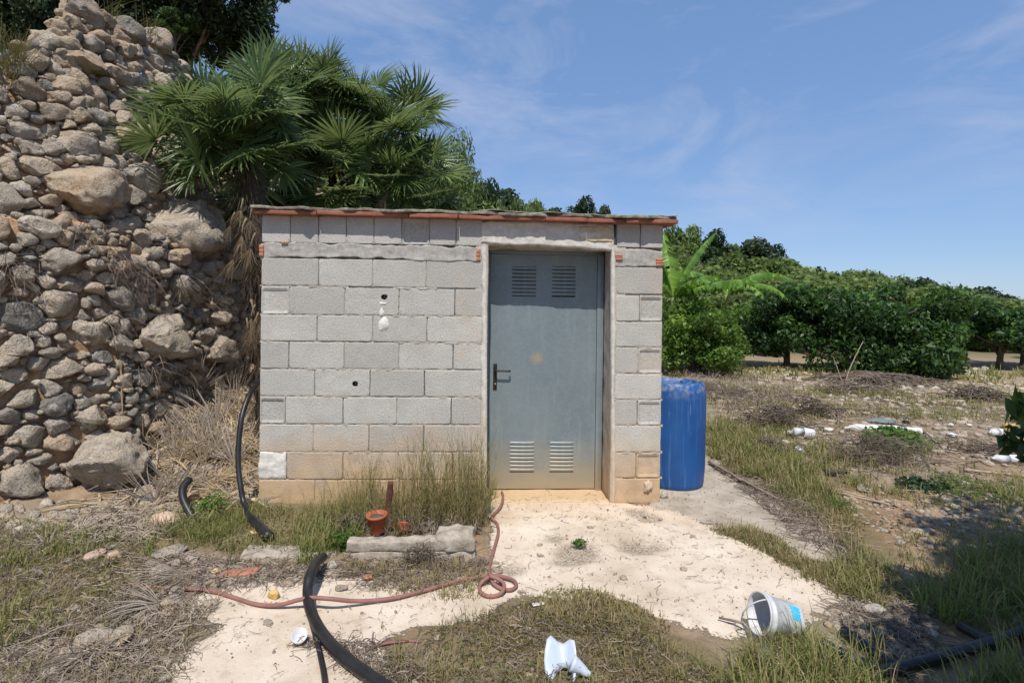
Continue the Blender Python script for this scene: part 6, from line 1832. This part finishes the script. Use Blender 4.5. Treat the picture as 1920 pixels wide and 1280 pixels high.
for a_ in (0.7, 3.6):
    V, Fc = lathe([(0.0, 0.02), (0.028, 0.02), (0.032, 0.014), (0.032, 0.0)], 16); link('bung', mk_mesh('bung', V, Fc, M_BLUE, True), barrel, (0.15 * math.cos(a_), 0.15 * math.sin(a_), hb - 0.028))

# bucket on its side
p = on_ground(1450, 1212)
bk = empty('white_bucket', p + np.array([0.03, 0.03, 0.098]), 'white plastic bucket with a blue print lying on its side near the bottom right', 'bucket')
_z = Vector((-0.97, -0.10, 0.24)).normalized(); _x = Vector((0, -0.75, 0.66)); _x = (_x - _z * _x.dot(_z)).normalized(); _y = _z.cross(_x)
bk.rotation_mode = 'QUATERNION'; bk.rotation_quaternion = Matrix(((_x.x, _y.x, _z.x), (_x.y, _y.y, _z.y), (_x.z, _y.z, _z.z))).to_quaternion()
V, Fc = lathe([(0.0, -0.085), (0.068, -0.085), (0.072, -0.08), (0.084, 0.055), (0.090, 0.057), (0.090, 0.066), (0.087, 0.067), (0.088, 0.085), (0.091, 0.086), (0.091, 0.092), (0.084, 0.092), (0.082, 0.05), (0.069, -0.078), (0.0, -0.078)], 40)
V = V * (1 + 0.05 * fbm(V * 14, 3, 4))[:, None]
link('bucket_body', mk_mesh('bucket_body', V, Fc, M_WHP, True), bk)
def patch(a0, a1, z0, z1, mat, name, dr=0.0012, wob=0.0):
    V = []; n = 14; m_ = 6
    for k in range(m_ + 1):
        for i in range(n + 1):
            a_ = a0 + (a1 - a0) * i / n; z = z0 + (z1 - z0) * k / m_
            if k in (0, m_): z += wob * math.sin(i * 1.9 + k)
            r = np.interp(z, [-0.08, 0.055], [0.072, 0.084]); q_ = np.array([r * math.cos(a_), r * math.sin(a_), z]); q_ = q_ * (1 + 0.05 * fbm(q_ * 14, 3, 4)); q_[:2] *= 1 + dr * 1.6 / r; V.append(tuple(q_))
    Fc = [(k * (n + 1) + i, k * (n + 1) + i + 1, (k + 1) * (n + 1) + i + 1, (k + 1) * (n + 1) + i) for k in range(m_) for i in range(n)]
    link(name, mk_mesh(name, V, Fc, mat, True), bk)
M_CYAN = plain('cyan_print', (0.06, 0.42, 0.62), 0.5, 0.15, 30); M_GREYINK = plain('grey_print', (0.35, 0.36, 0.40), 0.6, 0.2, 30)
# world up is roughly local -X after the tip-over
for (a0, a1, z0, z1, mt_) in ((-0.25, 0.55, -0.066, -0.022, M_CYAN), (-0.9, -0.45, -0.05, 0.03, M_GREYINK), (-0.2, 0.4, 0.0, 0.008, M_GREYINK)):
    patch(a0, a1, z0, z1, mt_, 'printed_label', wob=0.004)
hpnts = [(0.0925 * math.sin(a_) * math.cos(0.5) - 0.02 * math.cos(a_), 0.0925 * math.sin(a_) * math.sin(0.5) , 0.064 + 0.085 * math.cos(a_)) for a_ in np.linspace(-math.pi / 2, math.pi / 2, 22)]
V, Fc = tube(smooth_path(hpnts, 0.01), 0.0032, 8); link('handle', mk_mesh('handle', V, Fc, M_WHP, True), bk)
V, Fc = rock(0.05, 0.045, 0.04, 3, 44); put('rock', V, Fc, M_STONE, 1432, 1240, 'dark rounded rock in the grass just below the bucket', 'rock', dz=0.02)
V, Fc = tube(gpath([(1348, 1157, 0.02), (1380, 1164, 0.03), (1410, 1172, 0.05)]), [0.005, 0.006, 0.007], 7)
link('stick', mk_mesh('stick', V, Fc, M_WOOD, True), None, label='reddish brown stick pointing into the open bucket', category='stick')

# white cut funnel
p = on_ground(1060, 1262)
fn = empty('plastic_funnel', p + np.array([0, 0, 0.0]), 'pale bluish cut plastic funnel lying in the weeds at the bottom', 'funnel', rot=(0, 0, math.radians(-8)))
def cone_sheet(pts0, pts1, n=14):
    V = []; 
    a_, b_ = smooth_path(pts0, 0.01), smooth_path(pts1, 0.01)
    ia = np.linspace(0, len(a_) - 1, n).astype(int); ib = np.linspace(0, len(b_) - 1, n).astype(int)
    for k in range(5):
        f = k / 4
        for i in range(n): V.append(a_[ia[i]] * (1 - f) + b_[ib[i]] * f)
    Fc = [(k * n + i, k * n + i + 1, (k + 1) * n + i + 1, (k + 1) * n + i) for k in range(4) for i in range(n - 1)]
    return V, Fc
# scoop like half shell, open side to the viewer, spout to the right
V, Fc = cone_sheet([(-0.075, -0.06, 0.00), (-0.085, -0.02, 0.06), (-0.07, 0.03, 0.115), (-0.02, 0.045, 0.075), (0.03, 0.03, 0.112), (0.045, -0.01, 0.06), (0.04, -0.05, 0.0)],
                   [(-0.05, -0.07, -0.002), (-0.04, -0.05, 0.004), (-0.02, -0.02, 0.012), (0.0, -0.005, 0.014), (0.02, -0.02, 0.012), (0.03, -0.045, 0.004), (0.035, -0.07, -0.002)])
M_FUN = plain('pale_plastic', (0.46, 0.52, 0.60), 0.45, 0.06, 8, 0.05, 0, 0.5)
o = link('funnel_bowl', mk_mesh('funnel_bowl', V, Fc, M_FUN, True), fn); md = o.modifiers.new('thickness', 'SOLIDIFY'); md.thickness = 0.003
V, Fc = tube(smooth_path([(0.025, -0.02, 0.045), (0.055, -0.02, 0.03), (0.085, -0.025, 0.014), (0.10, -0.025, 0.010)], 0.008), np.linspace(0.034, 0.010, len(smooth_path([(0.025, -0.02, 0.045), (0.055, -0.02, 0.03), (0.085, -0.025, 0.014), (0.10, -0.025, 0.010)], 0.008))), 14)
link('spout', mk_mesh('spout', V, Fc, M_FUN, True), fn)
# small white cap
V, Fc = lathe([(0.0, 0.0), (0.026, 0.002), (0.033, 0.02), (0.034, 0.030), (0.031, 0.030), (0.025, 0.007), (0.0, 0.004)], 26)
put('plastic_cap', V, Fc, M_WHP, 561, 1207, 'small round white plastic cap on the pale concrete by the black pipe', 'white_cap', (math.radians(28), math.radians(12), 0), 0.012)
V, Fc = tube(smooth_path(gpath([(1512, 1160, .004), (1519, 1166, .006), (1524, 1172, .004)]), 0.01), 0.003, 6)
link('plastic_strip', mk_mesh('plastic_strip', V, Fc, M_WHP, True), None, label='thin curled white plastic strip right of the bucket', category='strip')
V, Fc = roughbox(-0.03, 0.03, -0.012, 0.012, 0, 0.006, 0.002, 0.003, 6, 2, 1, 9)
put('plastic_strip', V, Fc, M_WHD, 1010, 1137, 'flat off-white scrap lying on the brown weeds above the funnel', 'scrap', (0, 0, 0.3))

# rocks singled out near the wall foot and shed
rocks = [(307, 985, 0.115, 0.075, 0.065, 0.62, 'pinkish rounded rock at the edge of the dry leaf heap', (0.50, 0.36, 0.27)),
         (318, 1040, 0.10, 0.06, 0.035, 0.3, 'flat grey rock right below the pinkish rock', None),
         (300, 1078, 0.08, 0.05, 0.03, 0.5, 'small pale rock just above the left end of the hose', None),
         (513, 1122, 0.032, 0.02, 0.026, 0.8, 'yellow ochre stone beside the red hose', (0.58, 0.37, 0.13)),
         (622, 1063, 0.035, 0.03, 0.022, 1.0, 'cream pebble right of the thick pipe top', None),
         (403, 1078, 0.03, 0.02, 0.02, 0.8, 'small orange tan stone between hose and dry leaf', (0.55, 0.36, 0.19)),
         (475, 1004, 0.04, 0.03, 0.02, 0.8, 'tan stone below the thick end of the arching pipe', (0.45, 0.32, 0.17)),
         (38, 1000, 0.045, 0.03, 0.03, 1.0, 'white stone at the left edge below the wall', None),
         (178, 1047, 0.07, 0.05, 0.03, 0.6, 'reddish flat stone in the left grass', (0.42, 0.30, 0.23)),
         (215, 1048, 0.05, 0.04, 0.03, 0.6, 'reddish round stone next to the flat reddish one', (0.42, 0.29, 0.21)),
         (175, 1205, 0.08, 0.055, 0.035, 0.6, 'pale flat stone in the dry twigs at the lower left', None),
         (225, 1200, 0.07, 0.05, 0.03, 0.7, 'tan flat stone right of the pale one in the dry twigs', None),
         (1210, 968, 0.02, 0.015, 0.012, 1.0, 'small white stone at the foot of the right pillar', None),
         (1246, 932, 0.035, 0.03, 0.028, 1.0, 'white stone between the pillar and the blue barrel', None),
         (1690, 1085, 0.11, 0.06, 0.03, 0.3, 'grey flat rock in the shade at the right', None),
         (1640, 1150, 0.06, 0.05, 0.03, 1.0, 'pale chalky rock at the shade edge', None),
         (640, 1106, 0.035, 0.02, 0.015, 0.2, 'small brown stone between the pipe and the kerb', None),
         (1080, 690, 0.1, 0.1, 0.1, 0.2, '', None)]
for i, (px, py, rx, ry, rz_, tone, lab, col) in enumerate(rocks[:-1]):
    V, Fc = rock(rx, ry, rz_, 3, 600 + i)
    p = on_ground(px, py); mt_ = M_STONE if col is None else plain('stone_tint_%d' % i, col, 0.9, 0.2, 30, 0.6)
    link('rock', mk_mesh('rock', V, Fc, mt_, True, {'rnd': np.full(len(V), tone)}), None, p + np.array([0, 0, rz_ * 0.25]), rot=(0, 0, i), label=lab, category='rock')
V, Fc = roughbox(-0.09, 0.09, -0.04, 0.04, 0, 0.03, 0.006, 0.006, 8, 4, 2, 12)
put('brick_piece', V, Fc, plain('dull_red_brick', (0.36, 0.16, 0.10), 0.9, 0.25, 20, 0.4), 448, 1080, 'dull red brick fragment above the hose', 'brick', (0, 0, 0.1), -0.01)
V, Fc = roughbox(-0.04, 0.04, -0.03, 0.03, 0, 0.03, 0.006, 0.006, 4, 4, 2, 12)
put('brick_piece', V, Fc, M_BRICK, 362, 945, 'orange brick fragment beside the short black pipe end', 'brick', (0.5, 0.2, 0.5), 0.02)
V, Fc = roughbox(-0.022, 0.022, -0.02, 0.02, 0, 0.012, 0.004, 0.003, 3, 3, 1, 12)
put('brick_piece', V, Fc, M_BRICK, 690, 1087, 'tiny orange brick chip below the kerb', 'brick', (0, 0, 0.4))

# ---- orchard litter -----------------------------------------------------
def canister(name, px, py, L_, r, mat, rotz, label, cat='bottle', cap=True, tilt=0.0, dents=0.08):
    p = on_ground(px, py)
    b = empty(name, p + np.array([0, 0, r * 0.85]), label, cat, rot=(tilt, math.radians(90), rotz))
    V, Fc = lathe([(0.0, -L_ / 2), (r * 0.9, -L_ / 2), (r, -L_ / 2 + 0.02), (r * 1.0, -L_ * 0.1), (r * 0.97, -L_ * 0.08), (r * 0.97, -L_ * 0.04), (r, -0.02), (r, L_ * 0.28), (r * 0.75, L_ * 0.38), (r * 0.35, L_ * 0.44), (r * 0.33, L_ * 0.5), (0, L_ * 0.5)], 20)
    V = V * (1 + dents * fbm(V / r * 0.8 + px, 2, 3)[:, None])
    link('bottle_body', mk_mesh('bottle_body', V, Fc, mat, True), b)
    if cap:
        V, Fc = lathe([(r * 0.36, L_ * 0.46), (r * 0.38, L_ * 0.47), (r * 0.38, L_ * 0.53), (0, L_ * 0.53)], 14); link('cap', mk_mesh('cap', V, Fc, mat, True), b)
    return b
canister('plastic_container', 1503, 822, 0.27, 0.065, M_WHP, 2.9, 'crumpled white plastic container in the grass right of the barrel', 'container', dents=0.2)
M_CLEAR = NT('clear_plastic').done((0.75, 0.80, 0.82), 0.2, None, 0, 0.5, trans=0.6)
canister('plastic_bottle', 1497, 850, 0.16, 0.035, M_CLEAR, 1.4, 'clear plastic bottle lying in front of the crumpled white container', 'bottle')
canister('plastic_container', 1868, 818, 0.20, 0.045, M_WHP, 3.3, 'white cylindrical container beside the yellow tin at the right', 'container')
canister('yellow_tin', 1892, 812, 0.15, 0.065, M_YEL, 2.2, 'ochre yellow tin next to the white container at the right edge', 'tin', cap=False)
canister('plastic_bottle', 1886, 868, 0.26, 0.042, M_WHP, 3.1, 'long white plastic bottle lying near the right edge', 'bottle')
canister('plastic_container', 1632, 812, 0.62, 0.055, M_WHD, 3.0, 'long white plastic trough behind the small green weed', 'container', cap=False, dents=0.12)
canister('plastic_container', 1695, 813, 0.36, 0.045, M_WHP, 2.75, 'short white plastic trough right of the long one', 'container', cap=False, dents=0.12)
for i, (px, py, s, lab) in enumerate([(1475, 780, 0.06, 'white plastic scrap under the dark brush'), (1514, 776, 0.05, 'small white scrap between the brush tufts'), (1425, 775, 0.035, 'tiny white scrap left of the brush'), (1552, 810, 0.06, 'grey white crumpled scrap right of the container'),
                                     (1783, 800, 0.05, 'white cup piece far right of the trough'), (1784, 819, 0.055, 'white lid piece nearer than the cup piece'), (1818, 800, 0.04, 'small white stone-like scrap near the right'), (1752, 830, 0.03, 'small pale scrap at the end of the black cable')]):
    V, Fc = rock(s, s * 0.7, s * 0.5, 2, 700 + i, 10, 0.2)
    put('plastic_scrap', V, Fc, M_WHP if i != 3 else M_WHD, px, py, lab, 'scrap', (0, 0, i), s * 0.3, False)
# sticks and canes
def stick(name, pts, r, label, cat='stick', mat=None):
    P = smooth_path(gpath(pts, r), 0.05); V, Fc = tube(P - P[0], np.linspace(r, r * 0.6, len(P)), 7)
    V = V + 0.25 * r * np.stack([fbm(V * 14 + q, 2, 7) for q in range(3)], 1)
    link(name, mk_mesh(name, V, Fc, mat or M_WOOD, True), None, P[0], label=label, category=cat)
M_CANE = plain('cane', (0.34, 0.26, 0.18), 0.85, 0.25, 16, 0.3)
stick('cane', [(1535, 914, .01), (1600, 930, .01), (1668, 946, .01)], 0.014, 'long brown cane lying on the bare soil nearest the viewer', 'cane', M_CANE)
stick('cane', [(1528, 912, .01), (1570, 918, .02), (1640, 936, .01)], 0.010, 'thinner cane crossing just behind the long brown one', 'cane', M_CANE)
stick('cane', [(1806, 880, .01), (1860, 886, .01), (1940, 893, .01)], 0.013, 'straight cane pointing to the right edge', 'cane', M_CANE)
stick('stick', [(1546, 885, .01), (1588, 884, .02)], 0.028, 'dark stubby log piece in the orchard grass', 'log', plain('dark_log', (0.06, 0.045, 0.04), 0.95, 0.3))
stick('branch', [(1330, 866, .01), (1360, 882, .02), (1390, 900, .02)], 0.018, 'grey branch along the concrete edge nearest the barrel', 'branch')
stick('branch', [(1385, 896, .01), (1420, 915, .02), (1465, 938, .01)], 0.016, 'grey branch continuing along the concrete edge', 'branch')
stick('branch', [(1700, 868, .01), (1760, 866, .02), (1858, 862, .01)], 0.012, 'thin dark branch left of the long white bottle', 'branch')
stick('cable', [(1640, 792, .02), (1690, 798, .03), (1735, 812, .04), (1756, 830, .02), (1800, 830, .01)], 0.010, 'dark cable curving over the soil right of the trough', 'cable', M_BLACK)
stick('branch', [(1400, 745, .02), (1480, 740, .05), (1530, 748, .10), (1552, 768, .08), (1575, 790, .02)], 0.014, 'curved bare branch arching behind the dark brush', 'branch')
stick('branch', [(1540, 760, .05), (1600, 765, .06), (1680, 775, .04), (1740, 800, .01)], 0.010, 'long thin branch lying above the white troughs', 'branch')
stick('branch', [(1570, 768, .04), (1572, 790, .03), (1568, 800, .01)], 0.012, 'short forked branch left of the troughs', 'branch')
stick('bare_sapling', [(1583, 728, .0), (1590, 700, .25), (1603, 670, .55), (1618, 640, .85)], 0.016, 'leaning bare sapling in front of the large dark citrus', 'sapling')
stick('bare_sapling', [(1583, 728, .0), (1570, 690, .35), (1562, 668, .5)], 0.010, 'thin upright dead stem beside the leaning sapling', 'sapling')
V, Fc = rock(0.22, 0.12, 0.02, 3, 9, 8, 0.2)
put('slate_piece', V, Fc, plain('blue_grey_sheet', (0.17, 0.20, 0.20), 0.8, 0.2), 1652, 792, 'flat blue-grey sheet piece behind the white troughs', 'sheet', (0, 0, 0.2), 0.02)
V, Fc = rock(0.05, 0.045, 0.035, 2, 19, 8, 0.1)
put('rubber_piece', V, Fc, M_BLACK, 1698, 796, 'dark rubber lump behind the short white trough', 'scrap', (0, 0, 0), 0.02)

def brush(px, py, rx, ry, h, n, tone, seed, label, name='brush_pile', cat='brush pile', w=0.004, D=None):
    g = np.random.default_rng(seed); c = on_ground(px, py); G = Geo()
    for k in range(n):
        b = np.array([g.normal() * rx * 0.5, g.normal() * ry * 0.5, 0]); a_ = g.uniform(0, 2 * math.pi); el = abs(g.normal()) * 0.5
        Lg = g.uniform(0.3, 1.0) * rx * 1.1; d = np.array([math.cos(a_) * math.cos(el), math.sin(a_) * math.cos(el), math.sin(el) * h / max(rx, 0.1)])
        b[2] = max(0, g.random() * h * (1 - (b[0] / rx) ** 2 * 0.5)) * 0.8
        P = np.array([b + d * Lg * f + np.array([0, 0, -0.25 * Lg * f * f]) + g.normal(size=3) * 0.012 for f in np.linspace(0, 1, 5)])
        P[:, 2] = np.maximum(P[:, 2], 0.0)
        V, Fc = tube(P, np.linspace(w * g.uniform(0.6, 1.6), w * 0.4, 5), 4, cap=False); G.add(V, Fc, a=float(np.clip(tone + g.normal() * 0.2, 0, 1)))
    o = link(name, G.mesh(name, M_TWIG), None, c, label=label, category=cat)
brush(1445, 800, 0.35, 0.25, 0.30, 260, 0.35, 1, 'dark tangled brush tuft nearest the barrel', w=0.005)
brush(1520, 780, 0.30, 0.22, 0.28, 200, 0.30, 2, 'dark brush tuft behind the crumpled container', w=0.005)
brush(1440, 845, 0.20, 0.18, 0.16, 120, 0.35, 3, 'small dark brush tuft in the yellow grass', w=0.004)
brush(1650, 868, 0.42, 0.30, 0.30, 320, 0.42, 4, 'greyish brown dry shrub in front of the green weed', 'dry_shrub', 'shrub', 0.003)
brush(1640, 718, 1.1, 0.5, 0.26, 420, 0.55, 5, 'wide grey heap of cut branches before the large citrus', w=0.009)
brush(1600, 735, 0.7, 0.4, 0.18, 220, 0.5, 6, 'lower grey branch heap left of the wide one', w=0.008)
brush(1825, 752, 0.42, 0.3, 0.30, 170, 0.5, 7, 'grey branch heap in the grass at the right', w=0.009)
brush(1380, 745, 0.7, 0.5, 0.12, 260, 0.5, 8, 'low greyish purple dry scrub behind the barrel', 'dry_shrub', 'shrub', 0.004)
brush(1310, 730, 0.5, 0.4, 0.14, 260, 0.5, 9, 'low dry scrub directly above the barrel top', 'dry_shrub', 'shrub', 0.004)
brush(1845, 850, 0.3, 0.25, 0.14, 140, 0.45, 10, 'small dry twig heap above the long white bottle', w=0.004)
brush(790, 1062, 0.12, 0.05, 0.12, 120, 0.4, 11, 'small grey dead tuft in front of the kerb', 'dry_shrub', 'shrub', 0.0018)
# broad leaved green weeds
def leafy(px, py, r, h, n, sz, seed, label, mat):
    c = on_ground(px, py)
    cl = [(0, 0, h * 0.45, r, r * 0.8, h * 0.55)]
    me = leaves_mesh('leafy_weed', mat, cl, n, sz, seed, 0.2, 1.6)
    o = link('leafy_weed', me, None, c, label=label, category='weed')
leafy(1668, 845, 0.32, 0.26, 700, 0.060, 1, 'grey green leafy weed growing before the white troughs', M_LF_LIGHT)
leafy(1730, 918, 0.22, 0.08, 260, 0.045, 2, 'low green weed on the bare soil right of the canes', M_LF_CITRUS)
leafy(1905, 790, 0.10, 0.15, 60, 0.05, 3, 'small leafy sprig near the right edge', M_LF_CITRUS)
leafy(1086, 1025, 0.05, 0.035, 160, 0.018, 4, 'tiny green weed in the concrete crack before the door', M_LF_LIGHT)
leafy(640, 1030, 0.10, 0.10, 260, 0.03, 5, 'bright green leafy weed at the left end of the kerb', M_LF_LIGHT)
leafy(395, 965, 0.14, 0.16, 500, 0.022, 6, 'feathery light green weed between the two pipe ends', M_LF_LIGHT)
leafy(1570, 950, 0.10, 0.06, 120, 0.03, 7, 'small green weed beside the long cane', M_LF_LIGHT)

# dry stems hanging on the stone wall and grass on its top
def wall_tuft(px, py, n, L_, tone, seed, label, up=False):
    t, z, D = tz_of(px, py); P, T, N = wall_point(t, z, 0.04); g = np.random.default_rng(seed); G = Geo()
    for k in range(n):
        a_ = g.uniform(0, 2 * math.pi)
        d = np.array([math.cos(a_) * 0.5 + N[0] * 0.5, math.sin(a_) * 0.5 + N[1] * 0.5, (1.2 if up else -0.3) + g.normal() * 0.4]); d /= np.linalg.norm(d)
        Lg = L_ * g.uniform(0.4, 1); b = g.normal(size=3) * [0.06, 0.06, 0.04]
        pts_ = np.array([b + d * Lg * f - np.array([0, 0, 0.45 * Lg * f * f * (0.5 if up else 1)]) for f in np.linspace(0, 1, 5)])
        V, Fc = tube(pts_, np.linspace(0.0022, 0.001, 5), 3, cap=False); G.add(V, Fc, a=float(np.clip(tone + g.normal() * 0.2, 0, 1)))
    link('dry_tuft', G.mesh('dry_tuft', M_GRASS if up else M_TWIG), None, P, label=label, category='dry plant')
tl = [(215, 490, 60, 0.22, 'dry tuft hanging from the stones left of the pale boulder'), (250, 520, 60, 0.22, 'dry tuft in the wall under the pale boulder'), (330, 530, 70, 0.22, 'brown dry tuft in the wall near the palm skirt'), (200, 600, 50, 0.2, 'dry tuft in the middle of the lower wall'),
      (270, 690, 40, 0.18, 'dry tuft above the leaf heap'), (150, 425, 50, 0.2, 'dry grass on the ledge above the lower tier'), (400, 560, 50, 0.18, 'dry tuft beside the palm trunk'), (30, 500, 40, 0.25, 'dry stems at the left edge of the wall'), (330, 700, 60, 0.2, 'dry tuft over the small rubble')]
for i, (px, py, n, L_, lab) in enumerate(tl): wall_tuft(px, py, n, L_, 0.6, 800 + i, lab)
for i, (px, py, n, L_, lab) in enumerate([(10, 128, 90, 0.42, 'grass clump on the wall top at the left edge'), (28, 118, 60, 0.38, 'second grass clump on the wall top'), (200, 30, 30, 0.3, 'dry grass stems on the highest part of the wall'), (270, 66, 40, 0.35, 'dry grass stems right of the highest stones'), (-20, 150, 80, 0.4, 'grass on the wall top outside the left edge')]):
    wall_tuft(px, py, n, L_, 0.5, 820 + i, lab, True)
